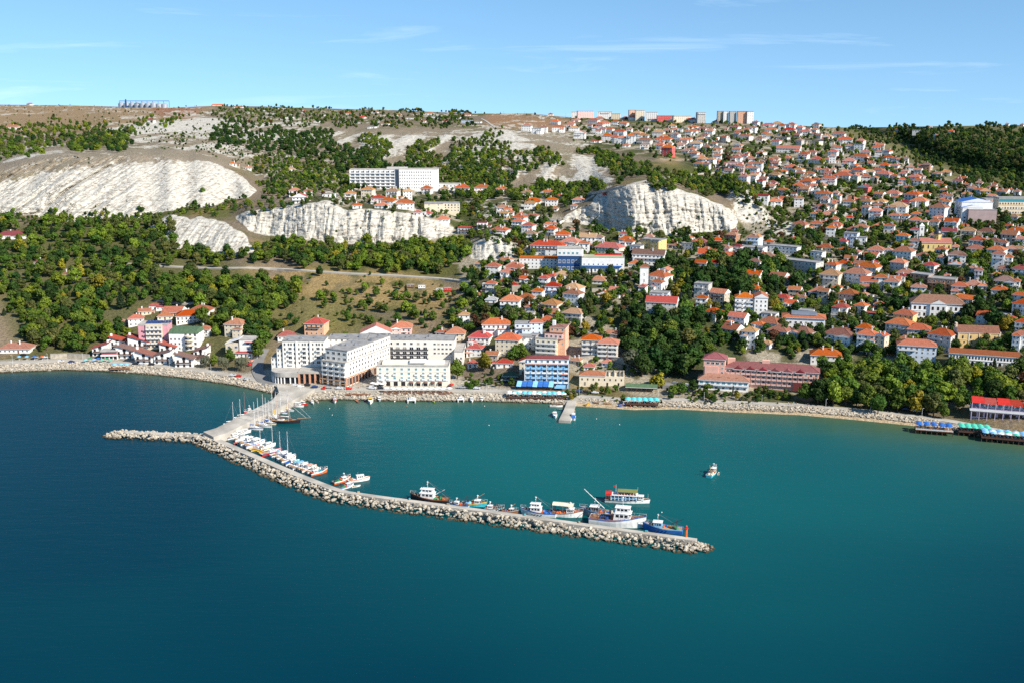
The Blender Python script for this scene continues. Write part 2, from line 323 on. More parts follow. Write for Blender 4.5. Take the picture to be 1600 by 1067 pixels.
# what grows or lies on the ground: chalk share and ground colour
SCRUB = np.array([.190, .150, .105]); GRASS = np.array([.105, .105, .035]); DRY = np.array([.34, .235, .105]); PAVED = np.array([.40, .36, .295]); SOIL = np.array([.20, .13, .075]); SAND = np.array([.48, .36, .22]); UNDER = np.array([.105, .105, .040])
n1 = fbm(XX/60, YY/60, 41, 5); n2 = fbm(XX/18, YY/22, 47, 4); n3 = fbm(XX/200, YY/200, 44, 3)
def mixc(A, B, m): return A*(1-m[..., None])+B*m[..., None]
col = mixc(np.broadcast_to(SCRUB, UU.shape+(3,)), GRASS, sst(n1, 0.42, 0.62)); col = mixc(col, DRY*0.8, sst(n2, 0.55, 0.75)*0.55)
def inp1(u, v, P):
    r = False; n = len(P)
    for i in range(n):
        x1, y1 = P[i]; x2, y2 = P[i-1]
        if (y1 > v) != (y2 > v) and u < (x2-x1)*(v-y1)/(y2-y1)+x1: r = not r
    return r
def paint(P, c, k=1.0, nu=3, nv=3, nse=None):
    global col
    m = blur(inpoly(UU, VV, P).astype(float), nu, nv)*k
    if nse is not None: m = m*sst(n2, *nse)
    col = mixc(col, c, m); return m
TOWNP = [(880, 195), (1180, 195), (1300, 200), (1420, 245), (1500, 288), (1640, 305), (1640, 640), (1000, 620), (720, 520), (720, 420), (430, 320), (560, 290), (800, 300), (900, 350), (1150, 372), (1150, 300), (1060, 255), (900, 225)]
paint([(-420, 160), (330, 160), (330, 178), (180, 205), (0, 215), (-420, 225)], np.array([.30, .205, .115]), 0.75, 4, 3)
paint([(150, 205), (330, 185), (560, 196), (900, 205), (960, 285), (700, 300), (430, 320), (400, 270), (290, 235)], np.array([.285, .235, .17]), 0.6, 8, 5)
paint([(230, 166), (320, 168), (300, 186), (250, 183)], np.array([.26, .125, .07]), 0.9)
paint([(760, 178), (900, 186), (880, 205), (760, 200)], np.array([.30, .17, .09]), 0.8)
paint([(300, 412), (660, 425), (720, 470), (560, 480), (430, 460), (330, 430)], DRY, 0.8, 6, 4, (0.25, 0.5))
paint([(400, 460), (560, 470), (560, 520), (420, 525)], np.array([.17, .15, .05]), 0.8, 6, 4)
paint([(0, 470), (38, 515), (44, 535), (0, 540), (-300, 540), (-300, 450)], np.array([.25, .19, .13]), 1.0)
paint([(1020, 236), (1065, 245), (1062, 256), (1040, 255)], DRY, 1.0)
paint([(960, 380), (1620, 300), (1620, 640), (1000, 620), (720, 520), (740, 420)], np.array([.105, .10, .052]), 0.75, 6, 4); paint(TOWNP, np.array([.40, .35, .27]), 0.7, 2, 2, (0.52, 0.60)); paint(TOWNP, np.array([.06, .075, .025]), 0.8, 2, 2, (0.50, 0.42))
paint([(0, 350), (250, 350), (330, 400), (430, 440), (420, 560), (30, 560), (0, 480)], UNDER, 0.85, 6, 4)
paint([(1310, 200), (1620, 195), (1620, 300), (1500, 290), (1400, 240)], UNDER*1.2, 0.75, 4, 3)
m = np.clip((front-4-depth_in)/5, 0, 1); col = mixc(col, PAVED, m)
m = np.clip((7-depth_in)/2, 0, 1)*np.clip((UU-895)/10, 0, 1); col = mixc(col, SAND, m*0.9)
paint([(-420, 262), (0, 238), (120, 228), (290, 232), (380, 262), (340, 262), (200, 262), (60, 275), (-420, 320)], np.array([.27, .225, .165]), 0.9, 5, 3)
ch = np.clip(chalkmask*1.0, 0, 1)
lower = blur(inpoly(UU, VV, [(540, 345), (700, 345), (700, 385), (420, 385), (420, 372), (520, 366)]).astype(float), 4, 3); ch = ch*(1-0.33*lower)
lower = blur(inpoly(UU, VV, [(-420, 250), (0, 262), (120, 262), (160, 300), (120, 345), (-420, 345)]).astype(float), 12, 4); ch = ch*(1-0.12*lower)
top = blur(inpoly(UU, VV, [(-420, 240), (0, 240), (200, 230), (300, 232), (330, 256), (200, 262), (60, 275), (0, 290), (-420, 320)]).astype(float), 5, 4); ch = ch*(1-0.6*top)
ch = np.maximum(ch, blur(inpoly(UU+WU, VV+WV, SCARP).astype(float), 4, 3)*(.24+.44*sst(rib, .50, .85)))
ch = np.maximum(ch, blur(inpoly(UU+WU, VV+WV, SCARP3).astype(float), 4, 3)*(.18+.40*sst(rib, .5, .85)))
upl = np.clip((335-VV)/20, 0, 1)*np.clip((1000-UU)/60, 0, 1); ch = np.maximum(ch, .37*upl*sst(n2, .3, .6))
for P, k in ((SCARP2, .5), ([(320, 186), (420, 190), (600, 200), (600, 215), (420, 215), (320, 205)], .36), ([(170, 185), (330, 185), (400, 240), (300, 245), (180, 225)], .36), ([(180, 172), (270, 170), (260, 188), (180, 190)], .35), ([(0, 235), (110, 228), (110, 245), (0, 270)], .45), ([(700, 300), (800, 300), (880, 330), (740, 350)], .3), ([(880, 235), (960, 240), (960, 285), (880, 280)], .42), ([(1180, 330), (1240, 345), (1290, 380), (1200, 370)], .42), ([(380, 225), (480, 240), (470, 270), (400, 262)], .34), ([(760, 200), (930, 210), (930, 250), (780, 250)], .36), ([(440, 285), (480, 280), (520, 300), (450, 305)], .4), ([(190, 395), (250, 400), (250, 425), (190, 420)], .25), ([(-420, 160), (330, 165), (300, 235), (0, 250), (-420, 260)], .2)):
    ch = np.maximum(ch, blur(inpoly(UU+WU, VV+WV, P).astype(float), 5, 4)*k)
ch = ch*np.where(chalkmask > 0.6, 1, 0.55+0.9*sst(n3*0.5+n1*0.5, 0.3, 0.65))
rgba = np.ones((nU, nV, 4), np.float32); rgba[:, :, :3] = SAND*0.35
np_ = len(pre); rgba[:, np_:np_+NR, :3] = col; rgba[:, np_+NR:, :3] = SCRUB
cha = np.zeros((nU, nV), np.float32); cha[:, np_:np_+NR] = ch
at_c = me.color_attributes.new('ground', 'FLOAT_COLOR', 'POINT'); at_c.data.foreach_set('color', rgba.reshape(-1))
at_k = me.attributes.new('chalk', 'FLOAT', 'POINT'); at_k.data.foreach_set('value', cha.reshape(-1))
def terrain_mat():
    m, t, b = new_mat('hillside'); L = t.links.new
    ge = N(t, 'ShaderNodeNewGeometry'); ga = N(t, 'ShaderNodeAttribute', attribute_name='ground'); ca = N(t, 'ShaderNodeAttribute', attribute_name='chalk')
    n1 = N(t, 'ShaderNodeTexNoise'); n1.inputs['Scale'].default_value = 0.16; n1.inputs['Detail'].default_value = 8; n1.inputs['Roughness'].default_value = 0.65
    mp = N(t, 'ShaderNodeMapping'); mp.inputs['Scale'].default_value = (1, 0.45, 1.6); L(ge.outputs['Position'], mp.inputs[0]); L(mp.outputs[0], n1.inputs['Vector'])
    n2 = N(t, 'ShaderNodeTexNoise'); n2.inputs['Scale'].default_value = 0.5; n2.inputs['Detail'].default_value = 6; n2.inputs['Roughness'].default_value = 0.7; L(ge.outputs['Position'], n2.inputs['Vector'])
    vr = N(t, 'ShaderNodeMapRange'); vr.inputs[1].default_value = 0.3; vr.inputs[2].default_value = 0.7; vr.inputs[3].default_value = 0.55; vr.inputs[4].default_value = 1.4; L(n2.outputs[0], vr.inputs[0])
    hv = N(t, 'ShaderNodeHueSaturation'); L(ga.outputs['Color'], hv.inputs['Color']); L(vr.outputs[0], hv.inputs['Value'])
    # chalk shows where noise + share passes a threshold
    ad = N(t, 'ShaderNodeMath', operation='ADD'); L(n1.outputs[0], ad.inputs[0]); L(ca.outputs['Fac'], ad.inputs[1])
    st = N(t, 'ShaderNodeMapRange', interpolation_type='SMOOTHSTEP'); st.inputs[1].default_value = 0.90; st.inputs[2].default_value = 1.06; L(ad.outputs[0], st.inputs[0])
    n3 = N(t, 'ShaderNodeTexNoise'); n3.inputs['Scale'].default_value = 0.35; n3.inputs['Detail'].default_value = 7; n3.inputs['Roughness'].default_value = 0.7
    mp3 = N(t, 'ShaderNodeMapping'); mp3.inputs['Scale'].default_value = (0.5, 0.5, 2.2); L(ge.outputs['Position'], mp3.inputs[0]); L(mp3.outputs[0], n3.inputs['Vector'])
    cr = N(t, 'ShaderNodeValToRGB'); e = cr.color_ramp.elements; e[0].position = 0.34; e[0].color = (.19, .155, .115, 1); e[1].position = 0.52; e[1].color = (.58, .55, .48, 1); x_ = e.new(.43); x_.color = (.39, .355, .295, 1); L(n3.outputs[0], cr.inputs[0])
    mx = N(t, 'ShaderNodeMix', data_type='RGBA'); L(st.outputs[0], mx.inputs[0]); L(hv.outputs[0], mx.inputs[6]); L(cr.outputs[0], mx.inputs[7])
    L(mx.outputs[2], b.inputs['Base Color']); b.inputs['Roughness'].default_value = 0.95; b.inputs['Specular IOR Level'].default_value = 0.1
    bp = N(t, 'ShaderNodeBump'); bp.inputs['Strength'].default_value = 0.9; bp.inputs['Distance'].default_value = 1.2
    ad2 = N(t, 'ShaderNodeMath', operation='ADD'); L(n2.outputs[0], ad2.inputs[0]); L(n3.outputs[0], ad2.inputs[1]); L(ad2.outputs[0], bp.inputs['Height']); L(bp.outputs[0], b.inputs['Normal'])
    return m
me.materials.append(terrain_mat())
o = bpy.data.objects.new('terrain', me); link(o); tag(o, 'dry hillside with white chalk cliffs rising from the shore', 'hillside', kind='structure')

# ------------------------------------------------------------ water
def water():
    xs = np.concatenate([np.array([-9000, -4000, -1500]), np.arange(-700, 701, 7.0), np.array([1500, 4000, 9000])])
    ys = np.concatenate([np.array([-3000, -500]), np.arange(60, 861, 7.0), np.array([900])])
    gx, gy = np.meshgrid(xs, ys, indexing='ij')
    sx = XD[::3, 0]; sy = YD[::3, 0]
    d = np.full(gx.shape, 1e9)
    for a, b in zip(sx, sy): d = np.minimum(d, (gx-a)**2+(gy-b)**2)
    d = np.sqrt(d)
    uu, vv = CU+F*gx/np.maximum(gy, 1)*0.98, gy
    dm = np.full(gx.shape, 1e9)
    for a, b in MOLE: dm = np.minimum(dm, np.hypot(gx-a, gy-b))
    me = bpy.data.meshes.new('sea'); me.vertices.add(gx.size)
    me.vertices.foreach_set('co', np.stack([gx, gy, 0*gx], 2).reshape(-1).astype(np.float32))
    a = (np.arange(len(xs)-1)[:, None]*len(ys)+np.arange(len(ys)-1)[None]).reshape(-1); n = len(ys)
    q = np.stack([a, a+n, a+n+1, a+1], 1); me.loops.add(q.size); me.polygons.add(len(q)); me.loops.foreach_set('vertex_index', q.reshape(-1).astype(np.int32)); me.polygons.foreach_set('loop_start', np.arange(0, q.size, 4, dtype=np.int32)); me.update(calc_edges=True)
    at1 = me.attributes.new('shoal', 'FLOAT', 'POINT')
    east = sst(gx, 60, 260); scale = 12+16*east
    shoal = np.exp(-d/scale)*(0.55+0.9*fbm(gx/28, gy/14, 71, 3)); shoal = np.clip(shoal*(0.75+0.4*east), 0, 1)
    at1.data.foreach_set('value', shoal.reshape(-1).astype(np.float32))
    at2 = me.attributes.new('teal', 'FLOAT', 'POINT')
    inside = np.clip(sst(gx+0.55*(gy-480), -190, 40), 0, 1)*sst(gy, 60, 420)  # greener harbour water; the bluer left paints sky polarization into the colour
    at2.data.foreach_set('value', np.clip(inside*0.95*(.45+.55*sst(gy, 300, 520))+0.3*(fbm(gx/150, gy/90, 75, 3)-0.5)-0.7*sst(gx, 0, 320)*(1-sst(gy, 330, 620)), 0, 1).reshape(-1).astype(np.float32))  # darker near water, most on the right, paints vignetting into the colour
    m, t, b = new_mat('sea_water'); L = t.links.new
    s = N(t, 'ShaderNodeAttribute', attribute_name='shoal'); te = N(t, 'ShaderNodeAttribute', attribute_name='teal'); ge = N(t, 'ShaderNodeNewGeometry')
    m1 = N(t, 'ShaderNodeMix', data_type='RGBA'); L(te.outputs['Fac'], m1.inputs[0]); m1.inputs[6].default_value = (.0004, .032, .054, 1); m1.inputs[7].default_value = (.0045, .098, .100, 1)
    m2 = N(t, 'ShaderNodeMix', data_type='RGBA'); L(s.outputs['Fac'], m2.inputs[0]); L(m1.outputs[2], m2.inputs[6]); m2.inputs[7].default_value = (.07, .105, .050, 1)
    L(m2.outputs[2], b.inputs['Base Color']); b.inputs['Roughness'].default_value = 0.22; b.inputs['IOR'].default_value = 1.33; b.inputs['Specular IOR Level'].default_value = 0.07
    hs = []
    for sc, st, ro in (((0.16, 0.62, 1), 1.0, 0.16), ((0.05, 0.17, 1), 0.9, -0.12)):
        mp = N(t, 'ShaderNodeMapping'); mp.inputs['Scale'].default_value = sc; mp.inputs['Rotation'].default_value = (0, 0, ro); L(ge.outputs['Position'], mp.inputs[0])
        nz = N(t, 'ShaderNodeTexNoise'); nz.inputs['Scale'].default_value = 1.0; nz.inputs['Detail'].default_value = 3; L(mp.outputs[0], nz.inputs['Vector']); hs.append(nz)
    ad = N(t, 'ShaderNodeMath', operation='MULTIPLY_ADD'); L(hs[1].outputs[0], ad.inputs[0]); ad.inputs[1].default_value = 1.6; L(hs[0].outputs[0], ad.inputs[2])
    bp = N(t, 'ShaderNodeBump'); bp.inputs['Strength'].default_value = 0.13; bp.inputs['Distance'].default_value = 0.9; L(ad.outputs[0], bp.inputs['Height']); L(bp.outputs[0], b.inputs['Normal'])
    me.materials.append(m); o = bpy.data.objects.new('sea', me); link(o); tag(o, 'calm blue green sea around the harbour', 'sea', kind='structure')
MOLE = [(0, 0)]
water()
# ------------------------------------------------------------ building kit (local frame: x along the front, y into the building, z up)
def window_mesh():
    b = MB(); f = 0.09
    b.box(-.5, .5, -.05, .02, 0, f*0.9); b.box(-.5, .5, -.05, .02, 1-f*0.9, 1); b.box(-.5, -.5+f, -.05, .02, f*0.9, 1-f*0.9); b.box(.5-f, .5, -.05, .02, f*0.9, 1-f*0.9); b.box(-.025, .025, -.045, .02, f*0.9, 1-f*0.9)
    b.cur = 1; b.add([(-.5+f, -.02, f*.9), (.5-f, -.02, f*.9), (.5-f, -.02, 1-f*.9), (-.5+f, -.02, 1-f*.9)], [(0, 1, 2, 3)])
    return b
WIN = window_mesh().mesh('window', ['white_trim', 'glass']); WIN_TEAL = window_mesh().mesh('window', ['white_trim', 'teal_glass']); WIN_BLUE = window_mesh().mesh('window', ['white_trim', 'blue_glass'])
WIN_DARK = window_mesh().mesh('window', ['dark_wood', 'glass'])
b = MB(); b.box(-.5, .5, -.06, .02, 0, 1); DOOR = b.mesh('door', ['door_paint'])
def arch_mesh():
    b = MB(); P = [(-.5, 0), (.5, 0)]+[(.5*math.cos(t), .6+.4*math.sin(t)) for t in np.linspace(0, math.pi, 9)]
    n = len(P); b.add([(x, -.04, z) for x, z in P]+[(x, .02, z) for x, z in P], [tuple(range(n))]+[(i, n+i, n+(i+1) % n, (i+1) % n) for i in range(n)]); return b
ARCH = arch_mesh().mesh('arched_window', ['glass'])
FACE = dict(f=0, r=math.pi/2, b=math.pi, l=-math.pi/2)
def fpos(face, box, s, off=0.0):
    """point at fraction s along a face of the box (x0,x1,y0,y1), and the turn of something on it"""
    x0, x1, y0, y1 = box
    if face == 'f': return (x0+(x1-x0)*s, y0-off)
    if face == 'b': return (x1-(x1-x0)*s, y1+off)
    if face == 'r': return (x1+off, y0+(y1-y0)*s)
    return (x0-off, y1-(y1-y0)*s)
def flen(face, box): return (box[1]-box[0]) if face in 'fb' else (box[3]-box[2])
def windows(par, box, face, n, zs, w=1.1, h=1.35, me=None, s0=0.0, s1=1.0, name='window', skip=()):
    for j, z in enumerate(zs):
        for i in range(n):
            if (i, j) in skip: continue
            x, y = fpos(face, box, s0+(s1-s0)*(i+.5)/n); inst(name, me or WIN, par, (x, y, z), FACE[face], (w, 1, h))
def balconies(par, box, face, n, zs, w=2.6, d=1.1, mat_='railing', s0=0.0, s1=1.0, slab='white_trim', skip=()):
    b = MB(); b.box(-.5, .5, -d, .0, -.16, 0); b.cur = 1; b.box(-.5, .5, -d, -d+.06, 0, .95); b.box(-.5, -.48, -d+.06, 0, 0, .95); b.box(.48, .5, -d+.06, 0, 0, .95)
    me = b.mesh('balcony', [slab, mat_])
    for j, z in enumerate(zs):
        for i in range(n):
            if (i, j) in skip: continue
            x, y = fpos(face, box, s0+(s1-s0)*(i+.5)/n); inst('balcony', me, par, (x, y, z), FACE[face], (w, 1, 1))
def wallbox(par, box, z0, z1, m, name='wall', gable=None, gh=0):
    x0, x1, y0, y1 = box; b = MB(); b.box(x0, x1, y0, y1, z0, z1)
    if gable == 'g': xm = (x0+x1)/2; b.add([(x0, y0, z1), (x1, y0, z1), (xm, y0, z1+gh), (x0, y1, z1), (x1, y1, z1), (xm, y1, z1+gh)], [(0, 1, 2), (4, 3, 5)])
    if gable == 'G': ym = (y0+y1)/2; b.add([(x0, y0, z1), (x0, y1, z1), (x0, ym, z1+gh), (x1, y0, z1), (x1, y1, z1), (x1, ym, z1+gh)], [(1, 0, 2), (3, 4, 5)])
    return b.build(name, m, par)
def roof(par, box, z, h, kind, m, ov=0.55, name='roof', trim='white_trim'):
    x0, x1, y0, y1 = box; x0 -= ov; x1 += ov; y0 -= ov; y1 += ov; t = 0.22; b = MB()
    w, d = x1-x0, y1-y0
    if kind == 'f':
        b.box(x0+ov-.15, x1-ov+.15, y0+ov-.15, y1-ov+.15, z, z+.25)
        b.box(x0+ov-.15, x1-ov+.15, y0+ov-.15, y0+ov+.1, z+.25, z+.7); b.box(x0+ov-.15, x1-ov+.15, y1-ov-.1, y1-ov+.15, z+.25, z+.7)
        b.box(x0+ov-.15, x0+ov+.1, y0+ov+.1, y1-ov-.1, z+.25, z+.7); b.box(x1-ov-.1, x1-ov+.15, y0+ov+.1, y1-ov-.1, z+.25, z+.7)
        return b.build(name, m, par)
    E = [(x0, y0, z), (x1, y0, z), (x1, y1, z), (x0, y1, z)]; U = [(x0, y0, z+t), (x1, y0, z+t), (x1, y1, z+t), (x0, y1, z+t)]
    b.add(E+U, [(0, 3, 2, 1), (0, 1, 5, 4), (1, 2, 6, 5), (2, 3, 7, 6), (3, 0, 4, 7)]); b.m[-5:] = [1]*5
    if kind == 'h' or kind == 'p':
        if kind == 'p' or abs(w-d) < 0.5: r = [((x0+x1)/2-.01, (y0+y1)/2, z+t+h), ((x0+x1)/2+.01, (y0+y1)/2, z+t+h)]
        elif w >= d: k = d/2*0.95; r = [(x0+k, (y0+y1)/2, z+t+h), (x1-k, (y0+y1)/2, z+t+h)]
        else: k = w/2*0.95; r = [((x0+x1)/2, y0+k, z+t+h), ((x0+x1)/2, y1-k, z+t+h)]
        if w >= d or kind == 'p': b.add(U+r, [(0, 1, 5, 4), (1, 2, 5), (2, 3, 4, 5), (3, 0, 4)])
        else: b.add(U+r, [(0, 1, 4), (1, 2, 5, 4), (2, 3, 5), (3, 0, 4, 5)])
        P = [(U[0], r[0]), (U[1], r[1] if w >= d else r[0]), (U[2], r[1]), (U[3], r[0] if w >= d else r[1]), (r[0], r[1])]
        if min(w, d) > 5:
            k0 = len(b.f)
            for a, c in P:
                if (Vector(a)-Vector(c)).length > 0.3: b.tube(a, c, .16, n=4)
            b.m[k0:] = [2]*(len(b.f)-k0)
    elif kind == 'g':
        xm = (x0+x1)/2; b.add(U+[(xm, y0, z+t+h), (xm, y1, z+t+h)], [(0, 4, 5, 3), (1, 2, 5, 4), (0, 1, 4), (2, 3, 5)])
        b.m[-2:] = [1]*2
    elif kind == 'G':
        ym = (y0+y1)/2; b.add(U+[(x0, ym, z+t+h), (x1, ym, z+t+h)], [(0, 1, 5, 4), (2, 3, 4, 5), (3, 0, 4), (1, 2, 5)])
        b.m[-2:] = [1]*2
    return b.build(name, [m, trim, 'tiles_t' if m in ('tiles_o', 'tiles_f', 'tiles_r') else m], par)
b = MB(); b.box(-.35, .35, -.3, .3, 0, 1); b.box(-.45, .45, -.4, .4, 1, 1.12); CHIM = {k: b.mesh('chimney', ['plaster_'+k]) for k in 'wcn'}
def chimney(par, x, y, z, h=1.8, k='w'): return inst('chimney', CHIM[k], par, (x, y, z), 0, (1, 1, h))
FOOT = []          # (x, y, radius) of what stands on the ground, kept clear of trees
def rot_at(u): return math.radians(float(np.interp(u, [0, 400, 760, 1000, 1200, 1600], [5, 2, -8, -24, -31, -33])))
def base_from_eave(u, ve, hm):
    v = ve+hm*F/900
    for _ in range(6):
        p = G(u, v); s = F/math.hypot(p.y, HC-p.z); v = ve+hm*s*0.97
    return v, G(u, v), F/math.hypot(p.y, HC-p.z)
HOUSES = []; BALC = {}
STW = {1: 'single-storey', 2: 'two-storey', 3: 'three-storey', 4: 'four-storey', 5: 'five-storey', 6: 'six-storey'}
def house(u, ve, wp, st, code, rot=None, label=None, group=None, name='house', depth=None):
    W, R, T = code[0], code[1], code[2]
    fh = 2.75; hm = st*fh
    v, p, s = base_from_eave(u, ve, hm)
    far = p.y > 1150
    ov = 0.6 if T != 'f' else 0.15
    wd = max(5.0, wp/s-2*ov); wd = min(wd, 34)
    dp = depth or min(max(wd*random.uniform(.72, .98), 6.0), 12.5)
    rz = (rot_at(u)+math.radians(random.uniform(-13, 13))) if rot is None else math.radians(rot)
    e = empty(name, (p.x, p.y, p.z), rz); HOUSES.append((e, u, v, W, R, T, st, label, group, p))
    FOOT.append((p.x-math.sin(rz)*dp/2, p.y+math.cos(rz)*dp/2, max(wd, dp)*0.44))
    box = (-wd/2, wd/2, 0, dp); wm = 'plaster_'+W; rm = ('tiles_'+R) if T != 'f' or R not in 'G' else 'roof_felt'
    gh = (min(wd, dp)*0.27+0.3) if T != 'f' else 0
    if T == 'g': gh = wd*0.24
    wallbox(e, box, -6, hm, wm, gable=T if T in 'gG' else None, gh=gh)
    rf = roof(e, box, hm, gh, T, rm, ov)
    if T != 'f' and random.random() < .85:
        for _ in range(random.choice((1, 1, 2))):
            chimney(rf, random.uniform(-.3, .3)*wd, random.uniform(.3, .7)*dp, hm+gh*0.35, gh*0.65+random.uniform(.7, 1.3), 'w')
    zs = [k*fh+0.9 for k in range(st)]
    n = max(2, int(wd/(3.6 if far else 2.9))); side = 'r'
    bal = st >= 2 and random.random() < (.35 if far else .5)
    dr = random.randrange(n); BALC[len(HOUSES)-1] = bal
    for k in range(st):
        if bal and k >= 1 and k == st-1:
            bw = wd*random.choice((.45, .6, .9)); c = random.choice((-.5, 0, .5))*(wd-bw)*0.9
            bb = MB(); bb.box(c-bw/2, c+bw/2, -1.3, .0, k*fh-.15, k*fh); bb.cur = 1; bb.box(c-bw/2, c+bw/2, -1.3, -1.22, k*fh, k*fh+.9); bb.box(c-bw/2, c-bw/2+.08, -1.22, 0, k*fh, k*fh+.9); bb.box(c+bw/2-.08, c+bw/2, -1.22, 0, k*fh, k*fh+.9)
            bb.build('balcony', ['white_trim', random.choice(('railing', 'railing', wm, 'dark_wood'))], e)
            windows(e, box, 'f', n, [k*fh+.1], 1.5, 2.1)
        else:
            windows(e, box, 'f', n, [zs[k]], 1.15, 1.35, skip=((dr, 0),) if k == 0 else (), me=WIN_DARK if W in 'sn' else None)
    x, y = fpos('f', box, (dr+.5)/n); inst('door', DOOR, e, (x, y, 0.05), 0, (1.1, 1, 2.15))
    if name == 'house' and wd > 8 and random.random() < .42:      # an added wing with its own lower roof
        ww = wd*random.uniform(.38, .55); hs_ = max(1, st-random.choice((0, 1)))*fh-.35; sx_ = random.choice((-1, 1))*(wd-ww)/2; wb = (sx_-ww/2, sx_+ww/2, -2.6, -.02)
        wl = wallbox(e, wb, -6, hs_, wm, 'wing'); roof(wl, (wb[0], wb[1], wb[2], 2.0), hs_, 1.3, random.choice('hgf') if T != 'f' else 'f', rm, .4); windows(wl, wb, 'f', 2, [k*fh+.9 for k in range(max(1, int(hs_/fh+.3)))], 1.0, 1.3)
    elif name == 'house' and random.random() < .4:                   # lean-to store or garage at the side
        ww = random.uniform(2.5, 4.5); sx_ = random.choice((-1, 1)); x0_ = wd/2 if sx_ > 0 else -wd/2-ww; wb = (x0_+.02*sx_, x0_+ww+.02*sx_, 1, dp*.7); wl = wallbox(e, wb, -6, 2.5, random.choice((wm, 'plaster_w', 'stone', 'plaster_g')), 'side_annex'); roof(wl, wb, 2.5, .8, random.choice('fG'), random.choice((rm, 'concrete', 'tiles_f')), .2); windows(wl, wb, 'f', 1, [.3], 1.6, 1.9, me=DOOR, name='door')
    ns = max(1, int(dp/4.2))
    windows(e, box, side, ns, zs, 1.0, 1.3)
    return e
def thing(name, u, v, rot, label, cat, group=None, z=None):
    p = G(u, v) if z is None else at(u, v, z)
    e = empty(name, p, math.radians(rot), label, cat, group); s = F/math.hypot(p.y, HC-p.z); return e, s, p
def clear(e, x0, x1, y0, y1, pad=1.0):
    c, s_ = math.cos(e.rotation_euler.z), math.sin(e.rotation_euler.z); nx = max(1, int((x1-x0)/10)); ny = max(1, int((y1-y0)/10))
    for i in range(nx):
        for j in range(ny):
            x = x0+(x1-x0)*(i+.5)/nx; y = y0+(y1-y0)*(j+.5)/ny
            FOOT.append((e.location.x+c*x-s_*y, e.location.y+s_*x+c*y, max((x1-x0)/nx, (y1-y0)/ny)*.6+pad))
# ------------------------------------------------------------ the houses of the town, each read off the photograph: (centre, eave, roof width, storeys, colours and roof form)
def crop(x0, y0, k, rows):
    for r in rows.split(';'):
        r = r.split()
        if len(r) < 5: continue
        x, y, w_, st, code = float(r[0]), float(r[1]), float(r[2]), int(r[3]), r[4]
        house(x0+x/k, y0+y/k, w_/k, st, code)
crop(880, 160, 8.0, """145 232 100 1 woh;365 232 145 2 woh;90 272 95 2 wfh;130 328 130 2 wth;200 395 150 3 wog;400 488 110 1 wof;510 266 150 2 woh;450 207 120 1 woh;640 187 150 1 wth;745 268 110 2 woh;
880 197 130 2 woh;765 167 110 1 woh;400 330 95 3 woh;488 335 95 3 woh;572 344 95 3 woh;690 372 150 3 woh;545 432 140 3 woh;640 442 110 3 woh;735 457 120 3 woh;840 432 120 4 woh;905 394 140 2 wth;985 427 150 2 wth;1000 482 190 2 gfh;
1180 384 150 3 wth;1240 467 210 2 woh;1200 542 110 2 woh;1290 575 150 4 roh;1010 537 110 2 wth;1120 167 110 1 wrh;1390 352 120 1 woh;1290 357 100 1 woh;1360 302 100 1 wth;1570 217 90 2 wrh;1390 410 110 3 wng;1530 472 130 2 woh;1450 537 120 2 wfh;1575 322 80 1 woh;1560 377 90 2 wfh;440 285 120 2 woh;1330 197 90 1 wfh;820 337 80 2 wfh;780 542 90 1 wfh;640 250 90 2 wfh;330 290 70 2 wfh;1080 205 90 1 wfh;1250 590 90 2 wfh;1520 610 110 1 wfh""")
crop(1060, 180, 8.0, """165 157 130 1 woh;285 177 120 2 woh;150 207 170 1 woh;375 207 110 2 wfh;460 52 90 1 wrh;160 64 110 2 wrh;690 152 120 2 wrh;745 207 110 2 wfh;955 97 90 3 wrh;830 192 110 2 wfh;920 167 90 3 wfh;1150 187 150 2 woh;1110 132 150 1 wrh;1230 112 120 2 wth;1290 137 90 3 woh;1400 127 110 3 woh;1505 162 100 3 woh;1370 192 160 2 prh;1560 217 120 2 wrh;
1115 267 120 2 wth;1295 237 110 1 wfh;810 272 170 2 wfh;590 277 100 1 wfh;1290 285 150 1 gGf;1210 332 110 3 wrh;265 307 120 2 wth;200 364 160 3 wth;420 285 120 2 wGf;60 322 110 2 wfh;480 434 110 2 wfh;475 472 110 2 wth;480 512 110 2 woh;490 395 70 2 wGf;720 432 120 2 wfh;735 387 110 2 gfg;1035 472 100 1 woh;850 482 60 2 cog;745 502 100 2 woh;715 542 130 2 woh;
700 606 190 3 pPf;650 657 130 1 woh;785 665 60 3 pPf;890 552 130 2 wfh;900 622 150 2 woh;880 662 120 2 woh;985 612 120 3 wfh;1040 577 100 1 wfh;1130 572 120 2 woh;1150 667 120 1 woh;1230 702 110 1 woh;1300 712 100 1 woh;1190 752 160 2 wth;1390 657 150 2 woh;1480 692 130 2 wth;1510 732 120 2 wfh;1580 782 100 2 wth;240 617 140 1 woh;340 622 100 2 woh;290 557 130 2 wth;390 567 110 3 wth;470 582 80 2 woh;270 527 100 2 woh;
620 775 200 1 wGf;800 777 130 3 woh;925 762 110 3 wth;1010 832 100 3 wrh;1125 897 150 2 woh;1270 947 150 2 wfh;1435 990 70 2 wrf;1550 837 130 1 woh;1490 887 140 2 woh;1540 922 130 2 woh;180 480 120 2 wfh;430 362 90 2 wfh;340 402 100 2 wfh;1080 235 90 2 wfh;1000 300 110 1 wfh""")
